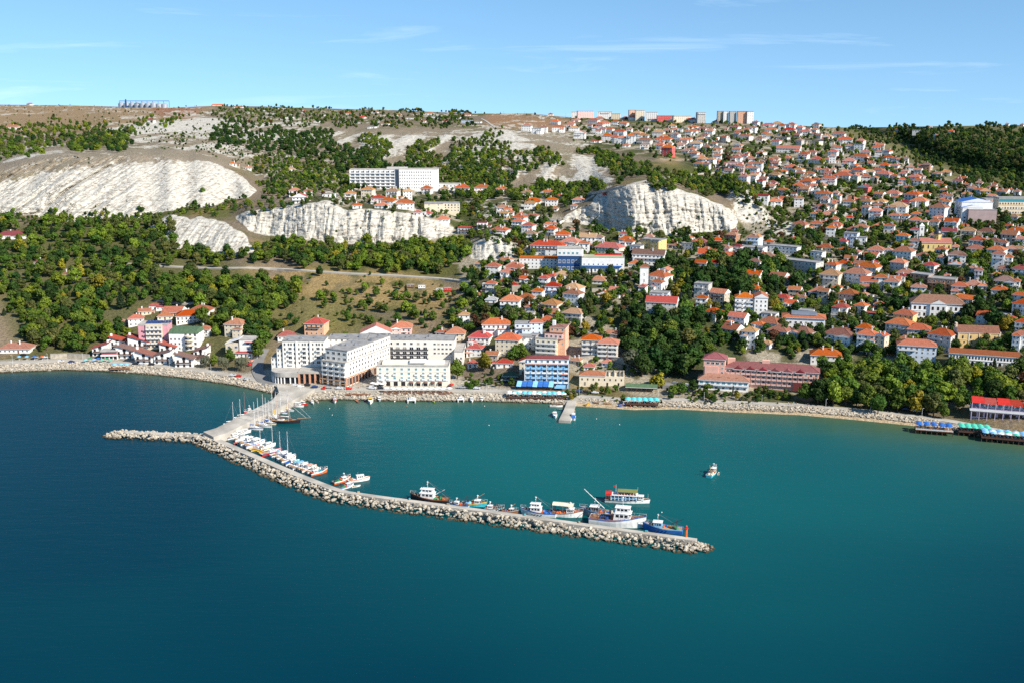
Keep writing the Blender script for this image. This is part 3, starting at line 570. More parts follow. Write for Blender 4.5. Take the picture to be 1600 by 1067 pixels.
crop(1200, 180, 8.0, """470 217 110 2 wrh;590 127 100 2 wfh;570 192 90 2 wfh;870 242 170 2 woh;955 312 190 2 woh;1140 327 110 2 woh;1010 392 110 2 wfh;1130 377 120 3 wGf;700 277 180 1 wth;795 345 60 3 cGf;540 472 120 1 woh;800 467 120 3 wrh;800 522 90 3 woh;1350 412 120 2 woh;1210 472 130 2 wrh;1130 527 220 2 woh;1380 467 100 2 woh;1470 462 110 3 wog;1490 537 130 2 woh;1350 532 120 2 wmg;1575 547 80 2 woh;
600 552 130 1 wrh;735 562 140 1 woh;500 575 330 1 wGf;1000 582 160 3 woh;1450 632 120 1 woh;1570 642 110 2 woh;710 692 110 2 woh;740 727 110 2 woh;960 712 130 2 woh;1105 697 160 3 wrh;1250 717 140 2 wth;1350 697 150 2 woh;1420 747 200 2 woh;1450 697 90 1 wth;910 762 220 2 woh;1070 772 110 3 cog;1210 777 140 2 woh;750 802 180 3 woh;465 782 120 2 wth;460 837 180 2 woh;590 812 100 2 woh;
370 882 130 1 woh;455 922 170 2 woh;590 962 120 2 wGg;670 992 200 2 woh;840 977 80 3 woh;1180 912 150 2 rmg;1560 772 110 2 woh;1540 972 130 2 woh;500 742 150 1 woh;430 500 130 2 woh;500 210 70 2 wfh;650 470 80 1 wfh;1280 600 120 1 wfh;800 690 70 2 wfh;620 690 100 1 wfh;870 470 110 1 wGf;1060 455 140 1 wGf;560 240 90 1 wfh""")
crop(1400, 180, 8.0, """110 547 90 2 wfh;35 557 80 2 wfh;170 657 110 2 wfh;370 627 100 3 nfh;60 682 100 1 wth;105 707 90 2 wfh;615 722 130 1 wth;75 817 110 2 woh;210 782 150 3 woh;350 837 130 1 wth;520 852 120 2 woh;560 892 110 1 woh;810 797 110 2 woG;760 827 130 2 woh;140 907 110 1 woh;150 1002 120 2 woh;240 987 130 2 woh;345 992 120 2 woh;590 942 100 1 wfh;
930 907 110 2 wfh;1020 942 140 2 woh;1110 957 130 2 wth;1190 907 120 1 wfh;1030 852 90 2 wfh;1220 872 60 1 woh;1420 942 80 1 woh;1500 962 80 2 wfh;1385 117 50 1 woh;1570 122 50 1 wfh;685 207 70 2 woh;310 195 200 1 wGf;395 152 60 1 woh;490 258 60 2 wog;5 190 60 1 woh;870 870 60 1 woh;560 690 60 1 wfh""")
crop(1160, 290, 7.27, """210 125 155 2 wmf;365 187 155 2 woh;440 157 120 1 woh;635 157 110 3 wth;925 157 110 3 woh;875 247 140 2 woh;630 452 180 2 coh;830 442 150 2 coh;1045 457 150 2 coh;970 412 80 1 wth;940 337 140 1 woh;1040 387 100 2 woh;800 327 80 2 woh;1200 192 130 2 wfh;1215 157 120 1 woh;1390 187 140 2 wth;1390 152 110 1 woh;1340 302 140 1 woh;1500 297 150 3 woh;1530 227 110 2 woh;1550 192 130 2 wth;
1345 432 130 1 wGg;1340 482 160 2 wfh;1220 552 150 4 bGf;1340 600 120 3 wGf;115 592 160 3 bth;230 802 150 1 woh;1500 742 190 3 wfh;995 907 150 3 woh;1150 895 180 1 woh;1390 932 270 2 woh;1480 885 120 2 wmg;860 290 80 1 woh;1450 250 110 1 woh;300 650 110 1 woh;1080 120 60 2 wfh""")
crop(1380, 290, 7.27, """100 97 150 2 woh;145 137 120 1 woh;315 112 170 3 woh;460 102 110 2 woh;680 110 90 3 wrh;735 130 90 4 wfh;390 182 180 2 woh;230 202 120 2 wmh;150 247 210 3 wth;50 267 110 2 woh;700 192 100 3 wfh;120 347 130 2 woh;240 352 100 2 woh;360 332 110 2 woh;90 385 230 1 gGf;355 402 140 2 woh;455 422 90 3 woh;570 412 120 3 gfh;760 422 160 3 woG;
1500 532 220 2 woh;1400 562 150 2 pfh;1530 612 140 2 woh;60 467 130 2 wfh;205 582 150 3 toh;345 512 110 3 wmh;130 542 100 1 woh;740 532 170 3 wmG;950 522 170 3 cth;1150 532 190 2 cnh;1060 632 190 2 woh;1230 642 160 2 wnh;1040 727 200 2 woh;1260 742 200 3 woh;1290 792 150 4 woh;1410 822 100 3 woh;1520 722 130 2 wth;200 757 230 3 wfh;425 802 140 2 woh;830 797 200 3 wnh;150 882 180 3 goh;810 702 90 2 woh;1005 942 80 2 woh;1075 972 100 3 woh;1340 655 120 2 wfh;40 740 90 3 wfh;640 820 100 2 wfh""")
crop(1000, 350, 7.27, """300 197 110 1 woh;455 207 110 1 woh;540 167 80 2 woh;530 232 140 2 wGf;670 217 180 1 cmh;865 197 140 2 coh;1030 132 140 2 nfh;1065 87 90 2 nfh;1275 162 150 3 bfh;935 282 170 3 wfh;750 292 110 1 nfh;1090 267 110 3 wmh;1000 377 220 2 woG;755 352 210 3 coG;1120 300 90 3 bGf;1455 382 150 2 woh;200 582 190 3 woh;180 672 150 3 woh;205 795 210 3 bGf;100 942 210 2 woh;690 852 140 3 woh;690 690 170 4 gGf;870 792 200 3 soG;800 1010 190 2 coh;20 720 90 3 wrh;400 245 80 1 wfh;600 205 60 2 wfh""")
crop(780, 280, 7.27, """20 122 80 2 woh;300 162 130 2 wth;535 157 140 2 woh;590 247 150 2 woh;680 202 100 2 woh;850 140 100 1 wGf;885 242 130 1 woh;380 257 180 1 woh;345 282 130 2 wth;845 312 80 1 woh;100 347 110 2 woh;50 392 110 2 wth;365 427 140 2 woh;210 447 160 3 woh;200 492 140 3 woh;315 537 150 3 wrh;235 407 90 1 woh;40 592 90 2 woh;340 632 150 2 wth;610 480 180 1 wGf;555 522 110 2 woh;570 572 140 2 woh;720 642 180 3 woh;790 722 220 2 woh;1000 667 200 2 wtG;960 742 130 3 wfh;
1310 845 180 2 cmg;1430 692 160 2 woh;1450 722 140 3 wfh;1540 770 130 4 wGf;70 932 140 2 wfh;150 1002 200 2 woh;620 340 90 1 wfh;820 580 80 1 wfh""")
crop(740, 390, 8.89, """55 207 110 2 cfh;255 247 210 3 woh;440 152 200 2 wfh;555 257 240 2 woh;405 447 130 1 cfh;240 707 180 2 wGh;500 722 290 3 woh;1090 522 230 3 brh;1340 552 270 2 wth;1350 627 260 3 wfh;1045 772 260 2 cth;1360 892 300 2 gth;60 640 110 1 wfh;770 890 110 1 gGf""")
crop(1160, 400, 7.27, """975 222 230 4 cth;1270 207 280 3 wfh;1560 252 150 3 woh;850 422 230 2 boh;1000 452 90 1 woh;1180 442 210 2 cfh;1365 447 90 1 wfh;1100 592 180 2 wrh;1440 660 150 1 wrf;280 762 260 2 wfh;60 862 180 4 wth;385 857 250 2 gfh;640 872 270 2 gfh;1065 902 340 2 wnh;1390 902 220 4 woh;1545 912 140 4 cog;680 440 80 1 wrh""")
crop(1380, 400, 7.27, """240 202 200 2 noh;400 220 220 3 nGf;650 272 300 3 nGf;680 242 130 1 woG;80 302 180 3 woh;395 362 180 2 wfh;860 352 190 2 woh;1010 337 200 1 wfh;1120 347 110 2 woh;1075 172 100 2 woh;1000 147 80 2 woh;1310 397 190 2 woh;1370 292 230 2 wnh;1500 292 100 2 woh;1270 217 80 1 woh;215 672 240 3 yoh;150 782 290 3 goh;390 842 260 3 goh;620 902 280 4 goh;1530 452 160 3 woh;1540 552 190 3 woh;1550 762 150 3 woh;1540 902 180 4 woh;200 240 90 2 wmh""")
crop(130, 460, 7.27, """600 282 180 2 woh;430 322 120 1 wfh;840 140 190 1 wrf;1000 212 240 1 coG;1320 192 250 2 woh;1200 252 290 2 woh;1370 402 150 2 woh;700 200 150 1 coG;930 255 180 1 cfh""")
crop(0, 0, 1.0, """365 508 32 3 cfh;381 552 30 1 wrh;448 526 30 1 wrh;491 507 34 3 orh;588 521 50 3 wog;627 513 34 2 poh;687 520 16 1 woh;711 522 32 2 coh;748 528 36 2 wrh;775 508 46 3 woh;792 532 40 4 coh;740 545 26 2 wrh;788 568 28 1 wrh;737 551 20 1 woh;
481 300 14 2 wfh;460 299 18 2 woh;468 309 24 2 wrg;455 265 14 1 wth;547 304 18 2 wth;573 298 20 3 cth;590 311 22 2 wrh;605 315 24 2 woh;612 300 20 3 wth;632 319 30 2 woh;637 300 16 3 wth;594 322 20 1 woh;558 322 16 1 woh;665 296 18 2 woh;694 296 14 2 wth;721 295 26 2 woh;754 295 28 2 woh;782 296 16 2 woh;691 344 22 1 woh;726 357 24 2 wrf;753 349 16 2 wmf;778 361 28 1 woh;785 326 20 2 wfh;797 333 12 2 woh;822 302 18 1 woh;667 334 14 1 wrh;652 333 14 1 wrh;510 304 14 1 wGf;364 257 12 1 woh;388 263 10 1 woh;
46 163 10 2 wrh;18 199 22 2 wfh;233 189 14 2 wrh;107 430 24 2 wfh;62 411 20 1 wmh;18 369 44 1 wmh;22 546 50 1 wfh;822 198 16 3 wfh;838 202 16 3 wGf;849 200 12 3 wfh;872 200 20 3 woh;866 191 14 2 woh;890 196 12 2 woh;860 178 8 1 woh;
340 163 20 1 coG;372 168 14 1 wfh;410 173 8 1 wGf;430 178 10 1 wGf;452 184 12 1 wGf;475 176 10 1 wrh;505 180 10 1 wGf;523 185 12 1 wGf;545 178 12 1 wfh;565 184 10 1 wrh;580 199 12 1 wGf;602 194 12 1 wrf;585 176 10 1 woh;622 180 10 1 woh;640 185 12 1 wGf;660 190 10 1 wfh;652 179 12 1 wrf;680 183 14 2 wGf;697 190 12 1 wrf;706 177 10 1 woh;728 180 14 1 wfh;728 189 16 2 bbf;745 191 12 1 wGf;715 184 10 1 wGf;672 178 10 1 wfh;534 190 10 1 wGf;495 190 10 1 wGf;440 170 10 1 wGf""".replace('bbf', 'bGf'))
# ------------------------------------------------------------ larger and singular buildings
STW.update({7: 'seven-storey', 8: 'eight-storey'})
def wing(e, x, y, rot, w_, d, h, m, z0=-6, name='wall', gable=None, gh=0):
    o = wallbox(e, (0, w_, 0, d), z0, h, m, name, gable, gh); o.location = (x, y, 0); o.rotation_euler = (0, 0, math.radians(rot)); return o, (0, w_, 0, d)
def ac_units(e, box, z, n):
    b = MB(); b.box(-.7, .7, -.5, .5, 0, 1.1); me = b.mesh('air_conditioner', ['steel'])
    for i in range(n): inst('air_conditioner', me, e, (random.uniform(box[0]+1.5, box[1]-1.5), random.uniform(box[2]+1.5, box[3]-1.5), z), random.random(), (1, 1, random.uniform(.7, 1.4)))
def big_hotel():
    e, s, p = thing('hotel', 503, 599, 0, 'large new white hotel with grey flat roofs wrapping round a courtyard by the harbour', 'hotel')
    clear(e, -36, 84, 0, 62, 2)
    W = 'hotel_white'
    # wing by the street
    o, bx = wing(e, -27, 14, 0, 27, 16, 24, W); roof(o, bx, 24, 0, 'f', 'roof_felt', 0); ac_units(o, bx, 24.3, 5)
    zs = [9.2+3*k for k in range(5)]
    for c in range(3):
        s0 = c/3; windows(o, bx, 'f', 1, zs, 1.2, 1.9, s0=s0+.02, s1=s0+.09); windows(o, bx, 'f', 1, zs[:4], 2.4, 2.2, s0=s0+.12, s1=s0+.24); windows(o, bx, 'f', 2, zs[4:], 1.2, 1.9, s0=s0+.12, s1=s0+.24); windows(o, bx, 'f', 1, zs, 1.1, 1.9, s0=s0+.26, s1=s0+.31)
    balconies(o, bx, 'f', 3, [z-.3 for z in zs[:4]], 3.0, 1.0, s0=.02, s1=1.02)
    b = MB()
    for c in range(1, 3): b.box(27*c/3-.5, 27*c/3+.35, -.7, 0, 7, 24)
    b.build('pilaster', W, o); windows(o, bx, 'r', 3, zs[1:], 1.0, 1.7)
    for i, (x, h) in enumerate(((-31, 18.5), (-35, 12.5))):
        o, bx = wing(e, x, 15+i, 0, 4-.01*i, 13, h, W); roof(o, bx, h, 0, 'f', 'concrete', 0); windows(o, bx, 'f', 2, [2+3*k for k in range(2, int(h/3))], .9, 1.7)
    # back link
    o, bx = wing(e, 0.05, 27, 0, 26, 14, 22.5, W); roof(o, bx, 22.5, 0, 'f', 'roof_felt', 0); ac_units(o, bx, 22.8, 4); windows(o, bx, 'f', 7, [9+3*k for k in range(5)], 1.4, 1.8)
    # podium with a rounded corner
    b = MB(); P = [(-33+3.0*0, 14)]+[(-24-9.5*math.sin(t), 9-9*math.cos(t)) for t in np.linspace(math.pi/2, 0, 8)]+[(-15, 0), (-15, 14)]
    b.prism(P, 4.2, 7.0); o = b.build('podium', 'concrete', e)
    b = MB(); b.prism([(x*0.97-.7, y*.93+.9) for x, y in P], -4, 4.2); b.build('podium_glazing', 'glass', e)
    b = MB(); b.box(-.35, .35, -.35, .35, -4, 4.2); cm = b.mesh('column', ['white_trim'])
    for q in P[2:-2]: inst('column', cm, e, (q[0]+.3, q[1]+.5, 0))
    for x in (-20, -17): inst('column', cm, e, (x, .5, 0))
    b = MB(); b.box(-15, -.2, 0, 14, 6.4, 7.6); b.build('podium_roof', 'concrete', e)
    b = MB(); b.box(-14.4, -.6, 1.2, 13.5, -4, 6.4); b.build('entrance_glazing', 'glass', e)
    b = MB(); b.box(-.55, .55, -.5, .6, -4, 6.4); cm = b.mesh('column', ['terracotta_trim'])
    for x in (-14.4, -11, -7.6, -4.2, -.8): inst('column', cm, e, (x, .6, 0))
    # long wing running back, its end stepped in terraces
    o, bx = wing(e, 0.3, -.5, -26, 18, 52, 15, W, name='wall'); windows(o, bx, 'f', 4, [6.6+3*k for k in range(3)], 2.6, 2.1); windows(o, bx, 'f', 4, [.3, 3.4], 2.8, 2.6, me=WIN_DARK)
    windows(o, bx, 'r', 14, [6.8, 9.8, 12.6], 1.5, 1.9, s0=.07, s1=1); windows(o, bx, 'r', 15, [.4], 2.6, 4.6, me=WIN_DARK)
    b = MB()
    for i in range(16): b.box(17.9, 18.5, i*52/15-.3, i*52/15+.3, -4, 5.6)
    b.box(17.9, 18.45, 0, 52, 5.6, 6.1); b.build('arcade', 'terracotta_trim', o)
    balconies(o, bx, 'f', 4, [6.3, 9.3, 12.3], 3.4, .9)
    b = MB()
    for k in range(2):
        for x in np.linspace(-.8, 18.8, 8): b.tube((x, -1.9, -1), (x, -1.9, 6), .05, n=4)
        b.box(-.8, 18.8, -1.9, -.9, 1.9+k*2.2, 2.0+k*2.2)
    b.build('scaffold', 'light_wood', o)
    roof(o, bx, 15, 0, 'f', 'concrete', 0)
    o, bx = wing(e, 0.3, -.5, -26, 16.5, 50, 22, W, z0=15.3); o.location += Matrix.Rotation(math.radians(-26), 3, 'Z') @ Vector((1.2, 3, 0)); roof(o, bx, 22, 0, 'f', 'roof_felt', 0); ac_units(o, bx, 22.3, 9)
    windows(o, bx, 'f', 4, [15.9, 19.2], 2.4, 1.9); windows(o, bx, 'r', 16, [15.9, 19.2], 1.6, 1.9)
    # block behind the court
    o, bx = wing(e, 36, 45, -2, 46, 15, 18, W); roof(o, bx, 18, 0, 'f', 'roof_felt', 0); ac_units(o, bx, 18.3, 9)
    windows(o, bx, 'f', 6, [2.4+3*k for k in range(4)], 3.0, 2.2, s0=.02, s1=.62); windows(o, bx, 'f', 6, [14.8], 2.0, 1.8, s0=.02, s1=.62); windows(o, bx, 'f', 5, [8.6, 11.6, 14.8], 1.7, 1.4, s0=.68, s1=.97); windows(o, bx, 'r', 4, [2.4+3*k for k in range(5)], 1.4, 1.6)
    balconies(o, bx, 'f', 6, [2.2+3*k for k in range(4)], 4.0, .8, 'dark_metal', s0=.02, s1=.62)
    o, bx = wing(e, 82.1, 36, -2, 6, 24, 12, W); roof(o, bx, 12, 0, 'f', 'concrete', 0); windows(o, bx, 'f', 2, [1, 4, 7], 1.3, 1.6); windows(o, bx, 'r', 5, [1, 4, 7], 1.3, 1.6)
big_hotel()
def cream_hotel():
    e, s, p = thing('hotel', 645, 603, -1, 'cream four-storey waterfront hotel with teal windows and a restaurant terrace', 'hotel')
    W = 112/s; clear(e, -W/2, W/2, -6, 16, 1); box = (-W/2, W/2, 0, 15); wallbox(e, box, -5, 12.6, mat('ivory_plaster', (.78, .72, .60), .85, .08, .3)); roof(e, box, 12.6, 0, 'f', 'concrete', 0)
    b = MB(); b.box(-W/2+3, W/2-3, 4, 12, 12.9, 14.2); b.build('roof_plant_room', 'ivory_plaster', e); b = MB(); b.box(-2, 8, 3, 9, 14.25, 15.6); b.build('penthouse', 'white_trim', e)
    windows(e, box, 'f', 10, [4.4, 7.3, 10.1], 1.7, 1.7, me=WIN_TEAL); balconies(e, box, 'f', 10, [4.2, 7.1], 2.3, .7, skip=((2, 0), (3, 1), (4, 1)))
    b = MB(); b.box(-W/2-.2, W/2+.2, -.25, 0, 3.55, 3.85); b.box(-W/2-.2, W/2+.2, -.2, 0, 9.6, 9.8); b.build('string_course', 'white_trim', e)
    windows(e, box, 'f', 4, [.2], 2.6, 2.9, s0=0, s1=.42, me=WIN_DARK)
    for i in range(5):
        x, y = fpos('f', box, .48+.1*i); inst('arched_window', ARCH, e, (x, y, .2), 0, (2.4, 1, 2.8))
        b = MB(); b.lathe([(1.5, 0), (1.3, .5), (.7, .8)], (x, -.2, 2.4), 10); b.build('awning', 'tiles_n', e)
    windows(e, box, 'l', 4, [4.4, 7.3, 10.1], 1.3, 1.5)
cream_hotel()
def blue_hotel():
    e, s, p = thing('hotel', 854, 606, -4, 'sky blue seaside hotel with white balconies and thin maroon roof', 'hotel')
    W = 68/s; clear(e, -W/2-4, W/2, -10, 14, 1); box = (-W/2, W/2, 0, 12); wallbox(e, box, -5, 15.6, 'paint_sky')
    o = wallbox(e, (-W/2+1.2, W/2-.2, 1.5, 12.3), 15.6, 18, 'white_trim', 'top_storey'); windows(e, (-W/2+1.2, W/2, 1.5, 12), 'f', 7, [15.8], 1.7, 1.9)
    roof(e, (-W/2+1, W/2-.5, 1.4, 12.4), 18, 1.2, 'h', 'tiles_m', .5)
    zs = [3.6+3*k for k in range(4)]
    windows(e, box, 'f', 8, [z+.1 for z in zs], 1.6, 2.1); balconies(e, box, 'f', 8, zs[::2], 2.7, 1.1, 'white_paint'); balconies(e, box, 'f', 8, zs[1::2], 2.7, 1.1, 'paint_sky')
    b = MB()
    for i in range(5): b.box(-W/2+i*W/4-.15, -W/2+i*W/4+.15, -1.25, 0, 3.2, 15.4)
    b.build('divider', 'white_trim', e); b = MB(); b.box(-W/2, W/2, -1.2, 0, 15.42, 15.62); b.build('cornice', 'terracotta_trim', e)
    for z in zs[1:3]:
        b = MB(); b.add([(W/2-4, -1.3, z-.2), (W/2-.3, -1.3, z-.2), (W/2-.3, -.1, z+.5), (W/2-4, -.1, z+.5), (W/2-4, -1.3, z-.28), (W/2-.3, -1.3, z-.28), (W/2-.3, -.1, z+.42), (W/2-4, -.1, z+.42)], [(0, 1, 2, 3), (7, 6, 5, 4), (0, 4, 5, 1), (1, 5, 6, 2), (3, 2, 6, 7), (0, 3, 7, 4)]); b.build('awning', 'paint_orange', e)
    windows(e, box, 'f', 6, [.2], 2.6, 2.6, me=WIN_DARK)
    # restaurant at its foot: slanted blue awnings, each its own panel
    r, s, p = thing('restaurant_pavilion', 838, 610, -4, 'dark timber restaurant pavilion under slanted blue awning panels', 'pavilion'); clear(r, -13, 13, 0, 7)
    b = MB(); b.box(-12, 12, 1.5, 6.5, -2, 2.6); b.build('wall', 'dark_wood', r); windows(r, (-12, 12, 1.5, 6.5), 'f', 8, [.4], 2.2, 2.0, me=WIN_DARK)
    for i in range(7):
        x = -12.5+i*3.3; b = MB(); b.add([(0, 0, 2.7), (3, 0, 2.5), (3.6, 4.6, 4.9), (.6, 4.6, 5.1), (0, 0, 2.6), (3, 0, 2.4), (3.6, 4.6, 4.8), (.6, 4.6, 5.0)], [(0, 1, 2, 3), (7, 6, 5, 4), (0, 4, 5, 1), (1, 5, 6, 2), (2, 6, 7, 3), (3, 7, 4, 0)])
        b.build('awning', 'paint_blue' if i % 3 else 'paint_sky', r, (x, 0, .1*(i % 3)))
    b = MB(); b.box(11.2, 18, .5, 7, 2.2, 2.6); b.box(11.2, 18, .3, .5, 1.6, 2.6); b.build('canopy', 'paint_sky', r)
blue_hotel()
def peach_tower():
    e, s, p = thing('apartment_building', 857, 560, -14, 'peach and yellow stepped apartment tower with balconies beside the blue hotel', 'building'); clear(e, -10, 12, 0, 14)
    o, bx = wing(e, 0, 3, 0, 10.5, 12, 20, 'plaster_o'); roof(o, bx, 20, 1.2, 'h', 'tiles_n', .3); windows(o, bx, 'r', 4, [2+3*k for k in range(6)], 1.2, 1.5); windows(o, bx, 'f', 3, [9+3*k for k in range(4)], 1.2, 1.5)
    b = MB(); b.box(1, 3, 4, 6, 20, 24); b.build('chimney', 'plaster_w', o)
    o, bx = wing(e, -9, 0, 0, 14.5, 10, 13, 'plaster_y'); o.data.materials[0] = MATS['paint_cream']; roof(o, bx, 13, 0, 'f', 'concrete', 0); windows(o, bx, 'f', 4, [1+3*k for k in range(4)], 1.8, 1.8)
    for k in range(4): balconies(o, bx, 'f', 1, [.8+3*k], 13.5, 1.2)
    windows(o, bx, 'r', 3, [1+3*k for k in range(4)], 1.2, 1.4)
    o, bx = wing(e, -3, 1.5, 0, 12, 10, 16.5, 'plaster_p', z0=12.9); roof(o, bx, 16.5, 0, 'f', 'tiles_n', 0); windows(o, bx, 'f', 4, [13.6], 1.6, 1.8)
peach_tower()
def cream_flats():
    e, s, p = thing('apartment_building', 936, 564, -10, 'cream four-storey apartment house with two orange hipped roofs above the waterfront', 'building'); clear(e, -13, 13, 0, 13)
    o, bx = wing(e, -12, 2.5, 0, 12, 11, 13, 'plaster_c'); roof(o, bx, 13, 2.8, 'h', 'tiles_o', .7); windows(o, bx, 'f', 3, [1+3.1*k for k in range(4)], 1.9, 1.9); balconies(o, bx, 'f', 2, [3.9+3.1*k for k in range(3)], 5, 1.2)
    o, bx = wing(e, -1.6, 0, 0, 13.5, 12, 11.5, 'plaster_c'); roof(o, bx, 11.5, 2.6, 'h', 'tiles_o', .7); windows(o, bx, 'f', 4, [1+2.9*k for k in range(4)], 1.8, 1.8); balconies(o, bx, 'f', 2, [3.6+2.9*k for k in range(3)], 5.6, 1.2); windows(o, bx, 'r', 3, [1+2.9*k for k in range(4)], 1.2, 1.4)
cream_flats()
def stone_store():
    e, s, p = thing('warehouse', 940, 603, -6, 'long cream stone warehouse with broken tile roof behind the beach', 'warehouse'); clear(e, -15, 15, 0, 12)
    box = (-14, 14, 0, 10); wallbox(e, box, -4, 6.4, 'plaster_c'); roof(e, (-14, 2, 0, 10), 6.4, 2.2, 'h', 'tiles_f', .4)
    b = MB()
    for x in (4, 7.5, 11, 13.2): b.box(x, x+.5, .3, 9.5, 6.4, 7.6+.5*(x % 2))
    b.box(2.2, 14, 9.3, 9.8, 6.4, 8.0); b.build('broken_gable', 'stone', e); windows(e, box, 'f', 8, [3.6], .8, 1.3, me=WIN_DARK); windows(e, box, 'f', 4, [.3], 1.1, 2.1, me=WIN_DARK)
stone_store()
def green_pavilion():
    e, s, p = thing('restaurant_pavilion', 1002, 613, -8, 'open beach restaurant under a long dark green pitched roof', 'pavilion'); clear(e, -10, 10, -8, 7)
    roof(e, (-9.5, 9.5, 0, 7), 3.0, 1.5, 'G', 'tiles_e', .3)
    b = MB(); b.box(-.1, .1, -.1, .1, -3, 3.0); pm = b.mesh('post', ['dark_wood'])
    for x in np.linspace(-9, 9, 7):
        for y in (.2, 6.8): inst('post', pm, e, (x, y, 0))
    b = MB(); b.box(-9, 9, 5.5, 6.5, -2, 2.6); b.build('bar_wall', 'dark_wood', e)
green_pavilion()
e, s, p = thing('restaurant_pavilion', 797, 596, -4, 'small green roofed timber pavilion beside the blue hotel restaurant', 'pavilion'); clear(e, -5, 5, 0, 8)
wallbox(e, (-4.5, 4.5, 0, 7), -3, 3.4, 'dark_wood'); roof(e, (-4.5, 4.5, 0, 7), 3.4, 2.2, 'h', 'tiles_e', .8); windows(e, (-4.5, 4.5, 0, 7), 'f', 3, [.8], 2, 1.8, me=WIN_DARK); roof(e, (-5.5, 4.5, -3, -.9), 1.6, .5, 'G', 'tiles_e', .2, name='awning')
def pink_hotel():
    e, s, p = thing('hotel', 1116, 602, -15, 'long salmon pink hotel with maroon roof and corner tower', 'hotel'); clear(e, -8, 64, 0, 15)
    W = 'paint_salmon'; mat('salmon_plaster', (.74, .42, .33), .85, .08, .3); W = 'salmon_plaster'
    o, bx = wing(e, -7, 0, 0, 13, 12, 16.5, W); roof(o, bx, 16.5, 3.2, 'h', 'tiles_m', .7); windows(o, bx, 'f', 3, [13.4], 2.2, 1.6, s0=.1, s1=.75); windows(o, bx, 'f', 1, [1.5+3*k for k in range(5)], 1.6, 1.6, s0=.78, s1=.98); windows(o, bx, 'l', 3, [4.5, 7.5, 10.5, 13.4], 1.2, 1.4)
    b = MB(); b.box(.8, 9.0, -.35, 0, 1, 12.2); b.build('wall_panel', W, o)
    o, bx = wing(e, 6.1, 1.5, 0, 56, 12, 11.5, W); roof(o, bx, 11.5, 3.2, 'h', 'tiles_m', .6)
    zs = [2.6, 5.6, 8.5]; windows(o, bx, 'f', 18, zs, 1.7, 2.1); balconies(o, bx, 'f', 18, [z-.15 for z in zs], 2.7, 1.1, W)
    for k in range(6):
        x = 8+k*7.4; b = MB(); b.add([(x-3.4, -1.2, 11.2), (x+3.4, -1.2, 11.2), (x, -1.2, 12.9), (x-3.4, 3, 11.9), (x+3.4, 3, 11.9), (x, 4.2, 13.3)], [(0, 1, 2), (0, 2, 5, 3), (1, 4, 5, 2)]); b.cur = 1; b.box(x-3.4, x+3.4, -1.25, -1.1, 10.9, 11.2); b.build('gablet', ['tiles_m', 'white_trim'], o)
    for x in (1, 22): b = MB(); b.box(x, x+4.5, 5, 8, 11.6, 16.3); b.build('lift_tower', W, o)
    b = MB(); b.box(41, 50, -1.6, 0, 0, 5.2); b.build('porch', 'tiles_m', o)
    # white pavilion in front
    q, s, p = thing('pavilion_restaurant', 1130, 610, -13, 'low white pavilion with wide faded tile roof before the pink hotel', 'pavilion'); clear(q, -17, 17, 0, 12)
    box = (-15, 15, 0, 11); wallbox(q, box, -3, 6.2, 'plaster_w'); roof(q, box, 6.2, 3.4, 'h', 'tiles_f', .9); windows(q, box, 'f', 9, [3.9], 2.2, 1.6, me=WIN_TEAL); windows(q, box, 'f', 7, [.9], 1.6, 1.5); windows(q, box, 'r', 3, [.9, 3.9], 1.4, 1.5)
    b = MB(); b.box(-15.2, 15.2, -1.2, 0, 3.3, 3.5); b.box(-15.2, 15.2, -1.2, -1.1, 3.5, 4.2); b.build('balcony', 'white_trim', q)
    for x in (-8, -3, 3, 8): b = MB(); b.box(x-.8, x+.8, 1.6, 3.4, 7.2, 8.1); b.build('dormer', 'tiles_f', q)
    house(1290, 556, 49, 2, 'woh', -13, label='white two-storey house with bright orange roof and long balcony above the pink hotel')
pink_hotel()
def villa():
    e, s, p = thing('school_building', 1464, 499, -14, 'stately white two-storey school with orange hipped roof and pedimented centre', 'building'); W = 78/s; clear(e, -W/2, W/2, 0, 15)
    box = (-W/2, W/2, 0, 14); wallbox(e, box, -5, 10.4, 'plaster_w'); roof(e, box, 10.4, 5, 'h', 'tiles_f', .7)
    for f, n, a, b_ in (('f', 3, .02, .30), ('f', 3, .36, .66), ('f', 3, .70, .98)): windows(e, box, f, n, [1.8, 6.2], 1.4, 2.3, me=WIN_DARK, s0=a, s1=b_)
    b = MB(); b.box(-W*.15, W*.15, -1.0, 0, -5, 10.4); b.add([(-W*.16, -1.3, 10.45), (W*.16, -1.3, 10.45), (0, -1.3, 13), (-W*.16, 3, 10.45), (W*.16, 3, 10.45), (0, 7, 13)], [(0, 1, 2), (0, 2, 5, 3), (1, 4, 5, 2)]); b.m[-2:] = [1, 1]; o = b.build('portico', ['plaster_w', 'tiles_f'], e)
    windows(o, (-W*.15, W*.15, -1.0, 0), 'f', 3, [1.8, 6.2], 1.4, 2.3, me=WIN_DARK); b = MB(); b.box(-W/2-.2, W/2+.2, -.15, 0, 5.2, 5.5); b.build('string_course', 'white_trim', e); windows(e, box, 'l', 4, [1.8, 6.2], 1.3, 2.2, me=WIN_DARK)
villa()
